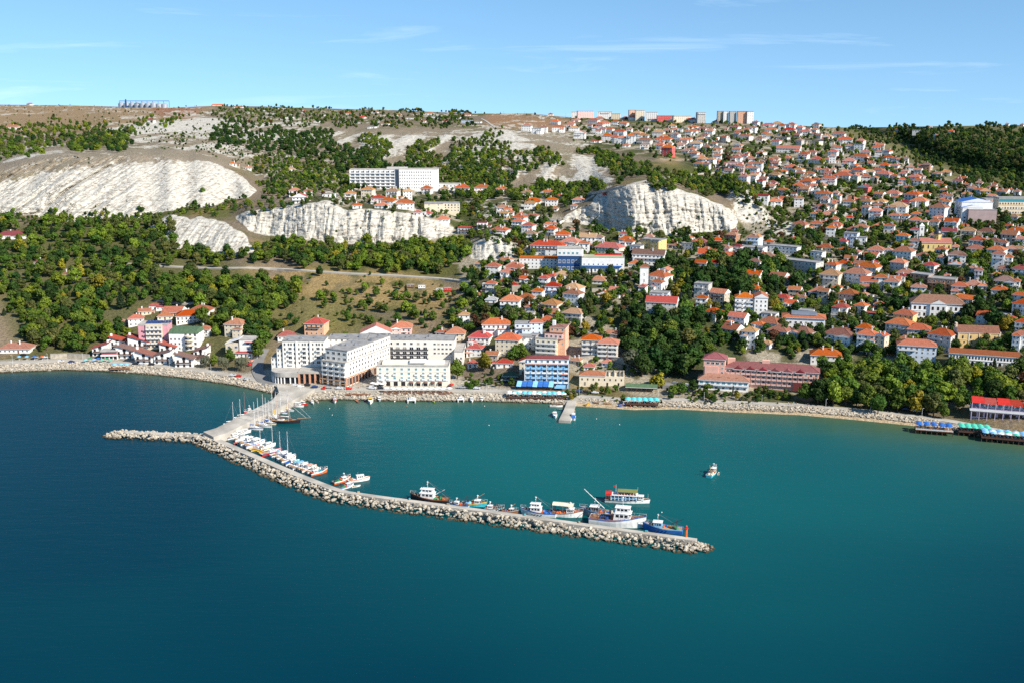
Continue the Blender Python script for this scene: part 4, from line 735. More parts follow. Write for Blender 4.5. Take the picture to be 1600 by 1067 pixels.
def chapel():
    e, s, p = thing('chapel', 1528, 541, -8, 'yellow chapel with orange gabled roof, arched windows and small bell gable', 'church'); W = 62/s; clear(e, -W/2-2, W/2, 0, 12)
    mat('ochre_plaster', (.72, .50, .22), .85, .1, .3); box = (-W/2, W/2, 0, 11); wallbox(e, box, -4, 8.2, 'ochre_plaster', gable='G', gh=4); roof(e, box, 8.2, 4, 'G', 'tiles_f', .35)
    for i in range(5): x, y = fpos('f', box, (i+.6)/5.2); inst('arched_window', ARCH, e, (x, y, 4.6), 0, (.9, 1, 2.2))
    for i in range(4): x, y = fpos('f', box, (.16, .34, .72, .9)[i]); b = MB(); b.lathe([(.5, 0), (.5, .08)], n=10); o = b.build('round_window', 'glass', e, (x, y-.02, 2.4)); o.rotation_euler = (math.pi/2, 0, 0)
    b = MB()
    for x in (-W/2, -W*.25, 0, W*.25, W/2-.5): b.box(x, x+.5, -.25, 0, -3, 8.2)
    b.box(-W/2, W/2, -.2, 0, 3.8, 4.05); b.build('pilaster', 'plaster_c', e)
    b = MB(); b.box(-W/2-.9, -W/2+.2, 3.5, 7.5, -3, 10.5); b.box(-W/2-.9, -W/2+.2, 4, 4.7, 10.5, 13); b.box(-W/2-.9, -W/2+.2, 6.3, 7, 10.5, 13); b.box(-W/2-.9, -W/2+.2, 3.9, 7.1, 13, 13.8); b.build('bell_gable', 'plaster_c', e)
    b = MB(); b.lathe([(.5, 0), (.3, .7), (.1, .9)], (-W/2-.35, 5.5, 11.4), 8); b.build('bell', 'dark_metal', e)
    b = MB(); b.box(W/2, W/2+.6, -.2, 11.2, -3, 9.2); b.build('end_wall', 'plaster_c', e)
chapel()
def arcade_house():
    e, s, p = thing('market_building', 1536, 573, -19, 'long white arcaded market building with orange tile roof', 'building'); clear(e, -20, 20, 0, 10)
    box = (-19.5, 19.5, 0, 9); wallbox(e, box, -4, 7.2, 'plaster_w', gable='G', gh=2.4); roof(e, box, 7.2, 2.4, 'G', 'tiles_f', .5); windows(e, box, 'f', 22, [4.5], .85, 1.7, me=WIN_DARK)
    for i in range(12): x, y = fpos('f', box, (i+3.2)/15.2); inst('arched_window', ARCH, e, (x, y, .1), 0, (1.7, 1, 3.1))
    b = MB(); b.box(-19.6, 19.6, -.25, 0, 3.6, 3.9); b.build('string_course', 'white_trim', e)
arcade_house()
house(1431, 541, 60, 4, 'boh', -16, label='blue white four-storey house with orange roof and dark bay windows above the park trees', depth=11, name='apartment_house')
def villa_hotel():
    e, s, p = thing('guest_house', 1172, 494, -10, 'white four-storey guest house with jagged orange roof and chimneys beside the park', 'building'); clear(e, -11, 11, 0, 14)
    o, bx = wing(e, -10.5, 1.5, 0, 13, 12, 12, 'plaster_w'); roof(o, bx, 12, 3, 'h', 'tiles_o', .5); windows(o, bx, 'f', 4, [.6, 3.6, 6.6, 9.4], 1.4, 1.6); balconies(o, bx, 'f', 2, [3.3, 6.3, 9.2], 4.5, 1.0); chimney(o, 3, 4, 13, 3); chimney(o, 10, 5, 13, 3)
    o, bx = wing(e, 2.6, 0, 0, 9, 14, 13, 'plaster_w', gable='g', gh=2.4); roof(o, bx, 13, 2.6, 'g', 'tiles_o', .4); windows(o, bx, 'f', 3, [.6, 3.6, 6.6, 9.6], 1.2, 1.6); windows(o, bx, 'r', 4, [.6, 3.6, 6.6, 9.6], 1.2, 1.6)
    windows(wing(e, -10.6, 1.2, 0, .3, 10, 11, 'plaster_w')[0], (0, .3, 0, 10), 'l', 3, [.6, 3.6, 6.6, 9.2], 1.1, 1.5)
villa_hotel()
def dome_hall():
    e, s, p = thing('assembly_hall', 1255, 517, -14, 'white hall with broad orange roof and pale metal ridge dome behind trees', 'building'); W = 64/s; clear(e, -W/2, W/2, 0, 14)
    box = (-W/2, W/2, 0, 14); wallbox(e, box, -4, 8.5, 'plaster_w'); rf = roof(e, box, 8.5, 2.6, 'h', 'tiles_o', .8)
    secs = []
    for x in np.linspace(-W*.3, W*.3, 7): secs.append([(x, 7+4.5*math.cos(t), 10.2+2.0*math.sin(t)) for t in np.linspace(0, math.pi, 9)])
    b = MB(); b.loft(secs); b.build('metal_dome', 'steel', rf); windows(e, box, 'f', 8, [1, 4.6], 1.6, 1.8); windows(e, box, 'l', 3, [1, 4.6], 1.4, 1.6)
dome_hall()
def hospital():
    e, s, p = thing('hospital', 616, 296, 0, 'long white six-storey hospital slab standing among trees under the ridge', 'hospital'); W = 136/s; clear(e, -W/2, W/2, 0, 16)
    H = 29.5/s; fh = H/6.2
    box = (-W/2, -W*.0+1, 0, 13); wallbox(e, box, -8, H, 'plaster_w'); roof(e, box, H, 0, 'f', 'concrete', 0)
    zs = [.6+fh*k for k in range(6)]
    windows(e, box, 'f', 9, zs, 3.2, 1.9); b = MB()
    for z in zs: b.box(-W/2, 1, -1.3, 0, z-.6, z-.3); b.box(-W/2, 1, -1.3, -1.2, z-.3, z+.45)
    b.build('loggia_band', 'white_trim', e); b = MB()
    for i in range(10): b.box(-W/2+i*(W/2+1)/9-.15, -W/2+i*(W/2+1)/9+.15, -1.35, 0, 0, H)
    b.build('fin', 'white_trim', e)
    b = MB(); b.box(1, 5.5, -.3, 13, -8, H-.3); b.build('stair_glazing', mat('slate_glass', (.035, .055, .09), .2), e)
    box = (5.5, W/2, -1, 13); wallbox(e, box, -8, H+.6, 'plaster_w'); roof(e, box, H+.6, 0, 'f', 'concrete', 0); windows(e, box, 'f', 14, zs, .95, 1.7, s1=.84); windows(e, box, 'r', 2, zs, 1, 1.4)
    b = MB(); b.box(-8, 14, 4, 10, H+.5, H+2.6); b.build('roof_plant_room', 'plaster_g', e)
    q, s, p = thing('clinic_building', 690, 298, 0, 'low white two-storey clinic annex at the end of the hospital', 'building'); W = 58/s; box = (-W/2, W/2, 0, 12); clear(q, -W/2, W/2, 0, 12); wallbox(q, box, -5, 6.6, 'plaster_w'); roof(q, box, 6.6, 0, 'f', 'concrete', 0); windows(q, box, 'f', 10, [.9, 4], 1.8, 1.5)
hospital()
def office():
    e, s, p = thing('office_building', 888, 424, -4, 'blue glass office block with white upper band beside the long hall', 'building'); W = 34/s; H = 35/s; clear(e, -W/2, W/2, 0, 12)
    box = (-W/2, W/2, 0, 12); wallbox(e, box, -4, H*.68, 'blue_glass', 'glass_facade'); wallbox(e, (-W/2-.3, W/2+2, -.3, 12.3), H*.68, H, 'plaster_w', 'upper_wall'); roof(e, (-W/2-.3, W/2+2, -.3, 12.3), H, 0, 'f', 'concrete', 0)
    windows(e, (-W/2, W/2, -.3, 12), 'f', 5, [H*.68+1.2], 2.0, 2.0, me=WIN_TEAL); windows(e, (-W/2, W/2, 0, 12), 'f', 5, [1, H*.36], 2.2, 2.6, me=WIN_BLUE)
    b = MB(); b.box(-W/2-.1, W/2+.1, -.15, 0, H*.33-.6, H*.33); b.build('floor_band', 'paint_blue', e); b = MB(); b.box(W/2+.01, W/2+3, 2, 12, -4, H*.9); b.build('stair_tower', 'plaster_w', e)
    q, s, p = thing('community_hall', 942, 426, -4, 'white hall with blue canopy band and pale green roof', 'building'); W = 66/s; H = 23/s; clear(q, -W/2, W/2, 0, 12); box = (-W/2, W/2, 0, 13); wallbox(q, box, -4, H, 'plaster_w'); roof(q, box, H, 0, 'f', 'concrete', 0)
    b = MB(); b.box(-W/2+1, W/2-1, 1, 12, H+.28, H+.55); b.build('roof_covering', mat('pale_green_roof', (.36, .38, .20), .9), q); b = MB(); b.box(-W*.2, W*.45, 9, 10.5, H+.56, H+1.3); b.build('red_sign_band', 'paint_red', q)
    b = MB(); b.box(-W/2-.4, W/2-2, -1.6, 0, H*.40, H*.40+.7); b.build('canopy', 'paint_blue', q); windows(q, box, 'f', 11, [.4], 1.7, 2.2, me=WIN_BLUE); windows(q, box, 'f', 9, [H*.40+1.2], .9, .9, me=WIN_DARK)
office()
def town_hall():
    e, s, p = thing('clock_tower', 1006, 454, -6, 'square white town hall tower with small orange pyramid roof', 'tower'); W = 13/s; H = 36/s; clear(e, -4, 4, 0, 6)
    box = (-W/2, W/2, 0, W); wallbox(e, box, -5, H, 'plaster_w'); roof(e, box, H, 1.8, 'p', 'tiles_f', .6); windows(e, box, 'f', 1, [H*.35, H*.62], .7, 2.4); windows(e, box, 'r', 1, [H*.62], .7, 2.0)
    b = MB(); b.lathe([(1.0, 0), (1.0, .1)], n=14); o = b.build('clock_face', 'paint_cream', e, (0, -.02, H*.16)); o.rotation_euler = (math.pi/2, 0, 0)
town_hall()
def church():
    e, s, p = thing('church', 1462, 393, -8, 'yellow church with orange roof and dark dome on an octagonal drum', 'church'); W = 46/s; H = 16/s; clear(e, -W/2, W/2, 0, 12)
    box = (-W/2, W/2, 0, 12); wallbox(e, box, -5, H*.8, 'plaster_y', gable='G', gh=3.4); roof(e, box, H*.8, 3.4, 'G', 'tiles_o', .5)
    for i in range(6): x, y = fpos('f', box, (i+.5)/6); inst('arched_window', ARCH, e, (x, y, 2), 0, (1.1, 1, 3))
    b = MB(); b.lathe([(3.0, 0), (3.0, 4.4), (3.4, 4.5), (3.4, 4.8)], (W*.08, 6, H*.8+1.8), 8); b.build('drum', 'plaster_y', e)
    b = MB(); b.lathe([(3.3, 0), (3.1, 1.2), (2.5, 2.3), (1.4, 3.1), (.4, 3.5), (.3, 4.4), (.05, 4.6)], (W*.08, 6, H*.8+6.6), 12); b.build('dome', 'dark_metal', e)
    for k in range(4): t = -math.pi/2+(k-1)*math.pi/4; inst('arched_window', ARCH, e, (W*.08+2.85*math.cos(t), 6+2.85*math.sin(t), H*.8+3.0), t+math.pi/2, (.9, 1, 2))
    q, s, p = thing('bell_tower', 1439, 380, -8, 'slender white bell tower with pointed top beside the yellow church', 'tower'); w_ = 3.6; hh = 26/s; box = (-w_/2, w_/2, 0, w_); wallbox(q, box, -5, hh, 'plaster_w'); roof(q, box, hh, 2.4, 'p', 'plaster_w', .2); windows(q, box, 'f', 1, [hh*.4, hh*.75], 1, 2.2, me=ARCH, name='arched_window')
church()
def school():
    e, s, p = thing('sports_hall', 1533, 350, -6, 'big mauve fronted sports hall with grey roof', 'building'); W = 44/s; H = 21/s; clear(e, -W/2, W/2, 0, 18); mat('mauve_plaster', (.40, .30, .29), .9, .12, .2)
    box = (-W/2+1, W/2, 0, 18); wallbox(e, box, -4, H, 'mauve_plaster'); roof(e, box, H, 0, 'f', 'roof_felt', .1); windows(e, box, 'f', 8, [.6], 1.8, 1.6)
    o, bx = wing(e, -W/2-3, 8, 0, 26, 20, H+6, 'plaster_w', gable='g', gh=3); roof(o, bx, H+6, 3, 'g', 'paint_blue', .3); o, bx = wing(e, -W/2-3, 4, 0, 17, 18, H+1.5, 'plaster_w', gable='g', gh=2); roof(o, bx, H+1.5, 2, 'g', 'paint_blue', .3); windows(o, bx, 'f', 4, [1, 4], 1.6, 1.6)
    q, s, p = thing('school_building', 1592, 336, -4, 'long three-storey school with cream and orange window panels beside the sports hall', 'school'); H = 25/s; W = 64/s; clear(q, -W/2, W/2+20, 0, 14)
    box = (-W/2, W/2+25, 0, 14); wallbox(q, box, -5, H, 'plaster_c'); roof(q, box, H, 0, 'f', 'roof_felt', .1); windows(q, box, 'f', 26, [.8+H/3.6*k for k in range(3)], 1.5, 2.0, me=WIN); b = MB(); b.box(-W/2, W/2+25, -.2, 0, H*.8, H*.97); b.build('glass_band', 'teal_glass', q)
    for k in range(3): b = MB(); b.box(-W/2, W/2+25, -.12, 0, .3+H/3.6*k, .75+H/3.6*k); b.build('spandrel', 'paint_yellow', q)
    house(1550, 313, 22, 3, 'wGf', -4, label='white annex with square windows between sports hall and school')
school()
def silos():
    m = mat('galvanised', (.55, .58, .62), .4, .08, .2, metal=.5)
    b = MB(); b.lathe([(1, -3), (1, 1.0), (.08, 1.42)], n=16); me = b.mesh('bin_wall', [m]); b = MB()
    for z in (.2, .5, .8): b.lathe([(1.015, z), (1.015, z+.03)], n=16)
    rm = b.mesh('stiffening_ring', ['steel'])
    for i in range(9):
        u = 190+i*8.4; p = G(u, 168.5); s = F/p.y; r = 9.6/s/2
        e = empty('grain_silo', p, 0, 'round galvanised grain silo with conical roof in the row on the plateau skyline', 'silo', 'grain silos on the plateau'); hh = 6.0/s if i < 7 else 5.0/s
        inst('bin_wall', me, e, (0, 0, 0), 0, (r, r, hh)); inst('stiffening_ring', rm, e, (0, 0, 0), 0, (r, r, hh))
    p = G(226, 168.5); s = F/p.y; e = empty('conveyor_gantry', p, 0, 'blue steel conveyor gantry running along the tops of the grain silos', 'conveyor'); L = 76/s; z = 9.4/s
    b = MB(); b.box(-L/2, L/2, -1, 1, z, z+1.6)
    for x in np.linspace(-L/2, L/2, 10): b.box(x-.4, x+.4, -.5, .5, 0, z)
    b.build('walkway', 'paint_navy', e); b = MB(); b.box(-L*.38, -L*.36, -1.5, 1.5, -3, z+6); b.build('elevator_leg', 'paint_navy', e)
silos()
def hotel_left():
    e, s, p = thing('hotel', 241, 545, 3, 'rose pink and cream five-storey hotel with solar panels on its roof', 'hotel'); W = 45/s; H = 17; clear(e, -W/2, W/2, 0, 14)
    box = (-W/2, W/2, 0, 13); wallbox(e, box, -4, H, 'plaster_P'); roof(e, box, H, 0, 'f', 'concrete', 0)
    o, bx = wing(e, -W/2+5.5, -1.0, 0, W-9, 3, H+.5, 'plaster_c'); windows(o, bx, 'f', 4, [1+3.3*k for k in range(5)], 1.8, 2.1); balconies(o, bx, 'f', 4, [.7+3.3*k for k in range(1, 5)], 2.5, 1.2)
    for k in range(3): b = MB(); b.lathe([(.6, 0), (.6, .1)], n=12); q = b.build('round_window', 'glass', e, (-W/2+2.6, -.02, 5.5+3.6*k)); q.rotation_euler = (math.pi/2, 0, 0)
    windows(e, box, 'r', 3, [1+3.3*k for k in range(5)], 1.1, 1.5)
    b = MB(); b.add([(-1, 0, .3), (1, 0, .3), (1, 1.2, 1.6), (-1, 1.2, 1.6), (-1, .05, .25), (1, .05, .25), (1, 1.25, 1.55), (-1, 1.25, 1.55)], [(0, 1, 2, 3), (7, 6, 5, 4), (0, 4, 5, 1), (1, 5, 6, 2), (2, 6, 7, 3), (3, 7, 4, 0)]); pm = b.mesh('solar_panel', ['paint_navy'])
    for i in range(5):
        for j in range(2): inst('solar_panel', pm, e, (-W*.22+i*2.2, 4+j*2.5, H+.3))
    for i in range(4): inst('solar_panel', pm, e, (W*.2+i*2.2, 5.5, H+.3))
    e, s, p = thing('hotel', 288, 548, -3, 'white four-storey hotel with green mansard roof and curved balconies', 'hotel'); W = 46/s; H = 12.5; clear(e, -W/2, W/2, 0, 13); box = (-W/2, W/2, 0, 13); wallbox(e, box, -4, H, 'plaster_w'); windows(e, box, 'f', 3, [1, 4.2, 7.4], 1.3, 1.6, s0=0, s1=.42); windows(e, box, 'f', 3, [1, 4.2, 7.4, 10.2], 1.9, 2.1, s0=.5, s1=.98)
    for z in (4, 7.2, 10): b = MB(); b.lathe([(3.2, 0), (3.2, .9)], (W*.2, 0, z), 14); b.build('balcony', 'plaster_c', e)
    b = MB(); b.loft([[(-W/2-.4, -.5, H), (W/2+.4, -.5, H), (W/2+.4, 13.5, H), (-W/2-.4, 13.5, H), (-W/2-.4, -.5, H)], [(-W/2+.8, .9, H+2.6), (W/2-.8, .9, H+2.6), (W/2-.8, 12.2, H+2.6), (-W/2+.8, 12.2, H+2.6), (-W/2+.8, .9, H+2.6)]]); b.build('mansard_roof', 'tiles_e', e); windows(e, box, 'r', 4, [1, 4.2, 7.4, 10], 1.2, 1.5)
hotel_left()
def shed_house(u, ve, wp, st, rc, flip, label):
    v, p, s = base_from_eave(u, ve, st*2.8); w_ = wp/s; d = 9; e = empty('restaurant_house', p, math.radians(random.uniform(-4, 6)), label, 'restaurant', 'restaurant houses with slanted roofs'); clear(e, -w_/2, w_/2, 0, d)
    h0 = st*2.8; h1 = h0+w_*.30
    if flip: h0, h1 = h1, h0
    b = MB(); x0, x1 = -w_/2, w_/2; b.add([(x0, 0, -4), (x1, 0, -4), (x1, d, -4), (x0, d, -4), (x0, 0, h0), (x1, 0, h1), (x1, d, h1), (x0, d, h0)], [(0, 3, 2, 1), (4, 5, 6, 7), (0, 1, 5, 4), (1, 2, 6, 5), (2, 3, 7, 6), (3, 0, 4, 7)]); b.build('wall', 'plaster_w', e)
    k = .8; dz = (h1-h0)/w_*k
    b = MB(); b.add([(x0-k, -1, h0-dz), (x1+k, -1, h1+dz), (x1+k, d+.5, h1+dz), (x0-k, d+.5, h0-dz), (x0-k, -1, h0-dz+.35), (x1+k, -1, h1+dz+.35), (x1+k, d+.5, h1+dz+.35), (x0-k, d+.5, h0-dz+.35)], [(0, 3, 2, 1), (4, 5, 6, 7), (0, 1, 5, 4), (1, 2, 6, 5), (2, 3, 7, 6), (3, 0, 4, 7)]); b.build('roof', rc, e)
    box = (x0, x1, 0, d); n = max(2, int(w_/3.2)); windows(e, box, 'f', n, [.3+2.8*k for k in range(st)], 1.5, 2.0, me=WIN_DARK); inst('arched_window', ARCH, e, (0, 0, st*2.8-.6), 0, (2.2, 1, 2.2))
    if st > 1: balconies(e, box, 'f', 1, [2.75*(st-1)], w_*.8, 1.2, 'dark_wood')
    windows(e, box, 'r', 2, [.9+2.8*k for k in range(st)], 1, 1.3); b = MB(); b.box(x0 if flip else x1-1.2, x0+1.2 if flip else x1, 3, 4.5, st*2.8, max(h0, h1)+1.8); b.build('chimney', 'plaster_w', e)
SH = [(157, 544, 24, 2, 'tiles_r', 0, 'red'), (184, 534, 24, 2, 'tiles_r', 1, 'red'), (195, 548, 26, 2, 'tiles_n', 1, 'brown'), (219, 536, 36, 2, 'tiles_r', 1, 'red'), (225, 556, 28, 2, 'tiles_n', 1, 'brown'), (262, 543, 24, 2, 'tiles_r', 1, 'red'), (254, 556, 26, 2, 'tiles_n', 0, 'brown'), (288, 561, 28, 2, 'tiles_n', 1, 'brown'), (314, 549, 22, 2, 'tiles_n', 0, 'brown'), (310, 563, 22, 1, 'tiles_n', 0, 'brown')]
SHW = ['at the end of the restaurant row', 'with the tall white chimney behind the glazed restaurant', 'beside the two-level glazed restaurant', 'under the rose pink hotel', 'behind the parked cars', 'below the green mansard hotel', 'next to the parked cars', 'fronting the road before the green mansard hotel', 'half hidden by the willows', 'beside the willows at the kerb']
for (u, ve, wp, st, rc, fl, cn), wh in zip(SH, SHW): shed_house(u, ve, wp, st, rc, fl, 'white restaurant house with slanting %s roof %s' % (cn, wh))
e, s, p = thing('restaurant_pavilion', 171, 562, 4, 'two-level white restaurant with dusky pink glazed front on the sea wall', 'restaurant'); clear(e, -6, 6, 0, 8)
wallbox(e, (-5.5, 5.5, 0, 8), -3, 2.8, 'plaster_w'); wallbox(e, (-5.6, 5.6, -.8, 8), 2.8, 3.6, 'white_trim', 'balcony'); wallbox(e, (-5, 5, .2, 8), 3.6, 5.8, mat('rose_glass', (.42, .16, .18), .3), 'glazing'); wallbox(e, (-5.8, 5.8, -1, 8.2), 5.8, 6.3, 'concrete', 'roof'); windows(e, (-5.5, 5.5, 0, 8), 'f', 4, [.3], 2, 2.2, me=WIN_DARK)
def modern_house():
    e, s, p = thing('house', 376, 556, -2, 'white modern villa with deep blue windows above the willows', 'house'); W = 46/s; clear(e, -W/2, W/2, 0, 12)
    o, bx = wing(e, -W/2, 0, 0, W*.48, 11, 9, 'plaster_c'); b = MB(); b.add([(-.3, -.3, 8.0), (W*.48, -.3, 11.5), (W*.48, 11, 11.5), (-.3, 11, 8.0), (-.3, -.3, 8.5), (W*.48, -.3, 12), (W*.48, 11, 12), (-.3, 11, 8.5)], [(0, 3, 2, 1), (4, 5, 6, 7), (0, 1, 5, 4), (1, 2, 6, 5), (2, 3, 7, 6), (3, 0, 4, 7)]); b.build('roof', 'white_trim', o); windows(o, bx, 'f', 2, [5.2], 2.4, 1.8, me=WIN_BLUE); windows(o, bx, 'f', 2, [1], 1.6, 1.6)
    o, bx = wing(e, -W*.02+.02, -.6, 0, W*.52, 12, 11, 'plaster_w'); roof(o, bx, 11, 0, 'f', 'concrete', 0); windows(o, bx, 'f', 2, [1.2, 4.6, 7.8], 2.2, 2.2, me=WIN_BLUE, s0=.42, s1=1); windows(o, bx, 'r', 3, [1.2, 4.6, 7.8], 1.2, 1.6, me=WIN_BLUE); b = MB(); b.box(W*.2, W*.54, -1.4, 5, 9.6, 10); b.build('canopy', 'tiles_r', o)
modern_house()
def sea_restaurant():
    e, s, p = thing('restaurant', 1553, 655, -18, 'two-storey lilac seaside restaurant under stepped red canopies', 'restaurant'); clear(e, -16, 22, 0, 10)
    mat('lilac_plaster', (.60, .50, .62), .8, .1, .4)
    o, bx = wing(e, -12, 2, 0, 34, 9, 5.5, 'lilac_plaster'); windows(o, bx, 'f', 10, [.4], 2.4, 2.6, me=WIN_DARK); b = MB(); b.box(-1, 34, -3, 0, 4.4, 4.8); b.box(-1, 34, -3, -2.9, 4.8, 5.7); b.build('terrace', 'white_trim', o)
    b = MB(); b.box(-.15, .15, -.15, .15, -3, 9); cm = b.mesh('column', ['lilac_plaster'])
    for i in range(9): inst('column', cm, o, (i*4.1, -2.6, 0))
    o2 = wallbox(e, (-8, 20, 4, 11), 5.5, 8.4, 'plaster_w', 'upper_wall'); windows(e, (-8, 20, 4, 11), 'f', 9, [5.9], 2.2, 1.9, me=WIN_TEAL)
    for i in range(5):
        b = MB(); b.add([(0, 0, 0), (6.6, 0, 0), (6.6, 8, 1.8), (0, 8, 1.8), (0, 0, .25), (6.6, 0, .25), (6.6, 8, 2.05), (0, 8, 2.05)], [(0, 3, 2, 1), (4, 5, 6, 7), (0, 1, 5, 4), (1, 2, 6, 5), (2, 3, 7, 6), (3, 0, 4, 7)]); b.build('canopy', 'tiles_r' if i % 2 else 'paint_red', e, (-12+i*6.7, 0.5, 8.5-.3*(i % 2)))
    b = MB(); b.add([(21, 3, 5), (24, 3, 5), (24, 6, 5), (21, 6, 5), (22.3, 4, 17), (22.7, 4, 17), (22.7, 5, 17), (22.3, 5, 17)], [(0, 3, 2, 1), (4, 5, 6, 7), (0, 1, 5, 4), (1, 2, 6, 5), (2, 3, 7, 6), (3, 0, 4, 7)]); b.build('mast_pylon', 'white_paint', e)
sea_restaurant()
# remaining plain blocks, hillside flats and the towers on the skyline
crop(0, 0, 1.0, """817 507 26 4 bGf;838 505 22 4 boh;824 528 34 3 wGf;1243 409 68 3 gGf;1218 386 56 2 wGf;1172 388 40 2 wGf;691 319 60 3 cGf;854 385 55 3 wrh;841 405 60 3 wof;948 388 43 3 crh;1016 376 33 4 yGf;1012 399 52 3 wnG;1024 433 34 3 woh;1462 326 26 5 wfh;1231 233 37 2 woG;1251 222 18 2 cGf;1270 222 20 2 cGf;1032 474 50 5 grG""")
for u, ve, wp, st, code, lb in ((915, 172, 40, 5, 'pGf', 'long pale pink block'), (945, 171, 22, 5, 'wGf', 'white slab block'), (962, 174, 14, 4, 'cGf', 'short cream block'), (900, 175, 14, 4, 'wGf', 'small white block'), (988, 167, 10, 7, 'oGf', 'orange striped block'), (1000, 167, 14, 7, 'cGf', 'tall cream block'), (1018, 170, 18, 6, 'wGf', 'white balconied block'), (1040, 176, 26, 4, 'rGf', 'red trimmed block'), (1066, 175, 30, 4, 'cGf', 'long cream block'), (1096, 171, 13, 7, 'gGf', 'grey point block'), (1126, 168, 10, 8, 'sGf', 'stone grey tower'), (1134, 171, 8, 8, 'wGf', 'white slim tower'), (1145, 171, 10, 8, 'gGf', 'grey slim tower'), (1159, 172, 14, 8, 'orf', 'orange topped tower'), (1172, 174, 10, 8, 'wrf', 'white tower with red panels')):
    u_, v_, w__ = u, ve, wp
    v, p, s = base_from_eave(u, ve, st*2.75)
    house(u, ve, wp, st, code, random.uniform(-8, 8), label=lb+' of flats on the plateau skyline', group='apartment blocks on the skyline', name='tower_block', depth=13)
# sheds, garages and small cottages packed into the gaps of the town
FA = np.array(FOOT)
def gapfill(P, n, lo, hi):
    global FA
    xs = [q[0] for q in P]; ys = [q[1] for q in P]; k = 0
    for _ in range(n*14):
        u, v = random.uniform(min(xs), max(xs)), random.uniform(min(ys), max(ys))
        if not inp1(u, v, P): continue
        p = G(u, v+2); r = random.uniform(lo, hi)/2
        if (np.hypot(FA[:, 0]-p.x, FA[:, 1]-p.y-r) < FA[:, 2]+r*.75).any(): continue
        s = F/p.y; st = random.choice((1, 1, 2, 2, 2, 3)) if r > 4 else 1
        house(u, v-st*2.75*s, 2*r*s, st, random.choice(('woh', 'woh', 'wfh', 'cfh', 'wth', 'gfG', 'wrh', 'goh', 'sfG', 'wGf', 'woG', 'cog')), name='house'); FA = np.concatenate([FA, [FOOT[-1]]]); k += 1
        if k >= n: break
    return k
TPA = [(900, 205), (1180, 200), (1290, 204), (1400, 240), (1500, 292), (1600, 312), (1600, 380), (1300, 380), (1200, 330), (1150, 290), (1060, 245), (960, 230)]
TPB = [(760, 330), (880, 352), (960, 372), (1150, 376), (1600, 385), (1600, 540), (1340, 555), (1140, 540), (1120, 480), (960, 480), (900, 515), (780, 505), (745, 430), (820, 400)]
print('gap houses', gapfill(TPA, 110, 7, 12), gapfill(TPB, 100, 7, 13), gapfill([(720, 500), (800, 520), (960, 525), (960, 580), (900, 580), (800, 590), (730, 585)], 10, 6, 10))
def place_phrase(u, v):
    if v < 212 and u < 800: return 'on the plateau allotments'
    if u < 430 and v > 400: return 'at the foot of the wooded slope'
    if u < 430: return 'near the great chalk cliff'
    if u < 730 and v < 400: return 'below the hospital'
    if u < 820 and v > 490: return 'behind the white hotel'
    if 790 < u < 960 and v < 215: return 'on the bare ridge'
    if v < 240 and u < 1300: return 'under the skyline tower blocks'
    if v < 300 and u < 1120: return 'above the chalk quarry face'
    if v < 300 and u > 1380 and v < 262: return 'by the dark wooded hill'
    if v < 315: return 'on the crowded upper hillside'
    if u < 900 and v < 425: return 'near the blue office block'
    if u < 1160 and v < 425: return 'at the foot of the chalk quarry'
    if v < 370 and u > 1380: return 'by the sports hall street'
    if v < 430 and u > 1380: return 'around the yellow church'
    if v < 430: return 'on the slope beside the quarry'
    if u > 1330: return 'around the white school'
    if u > 1130: return 'above the pink hotel park'
    return 'near the town hall tower'
def describe(h, extra=None):
    e, u, v, W, R, T, st, lb, gr, p = h
    kind = 'tower block' if e.name.startswith('tower') else 'apartment house' if st >= 4 else 'garden hut' if e.name.startswith('hut') else 'cottage' if st == 1 else 'house'
    rf = ('flat roof' if R == 'G' else 'flat %s roof' % RNAME[R]) if T == 'f' else '%s %s roof' % (RNAME[R], dict(h='hipped', p='pyramid', g='gable-fronted', G='gabled')[T])
    return '%s %s%s with %s' % (WNAME[W], '' if st == 1 else STW[st]+' ', kind, rf), kind
cnt = {}
for h in HOUSES:
    e, u, v, W, R, T, st, lb, gr, p = h
    if e.name.startswith('house'):
        if st >= 4: e.name = 'apartment_house'
        elif st == 1: e.name = 'hut' if v < 212 and u < 760 else 'cottage'
        elif st == 3: e.name = 'three_storey_house'
        elif T == 'f': e.name = 'flat_roofed_house'
        elif T in 'gG': e.name = 'gabled_house'
LAB = []
for h in HOUSES: d, k = describe(h); LAB.append(h[7] or d+' '+place_phrase(h[1], h[2])); cnt[LAB[-1]] = cnt.get(LAB[-1], 0)+1
for i, h in enumerate(HOUSES):
    e, u, v, W, R, T, st, lb, gr, p = h; d, k = describe(h); lab = LAB[i]
    if not lb and cnt[lab] > 1:        # told apart by balcony and by the neighbour that looks different
        best = None
        for g in HOUSES:
            if g is h or (g[3], g[4], g[6]) == (W, R, st): continue
            q = (g[9]-p).length
            if best is None or q < best[0]: best = (q, g)
        g = best[1]; nd = ('%s %s' % (WNAME[g[3]], 'flat-roofed' if g[5] == 'f' else RNAME[g[4]]+' roofed')); gk = 'cottage' if g[6] == 1 else 'flats' if g[6] >= 4 else 'house'
        b_ = BALC.get(i); dz = g[9].z-p.z
        lab = '%s%s %s %s %s %s' % ('balconied ' if b_ else '', d.replace(' with ', ', '), 'below' if dz > 4 else 'above' if dz < -4 else 'beside', 'a', nd, gk)
    if not lb and len((lab+' '+place_phrase(u, v)).split()) <= 16 and place_phrase(u, v) not in lab: lab += ' '+place_phrase(u, v)
    tag(e, lab, 'building' if st >= 4 else 'hut' if k == 'garden hut' else 'house', gr or 'houses: '+lab[:52])
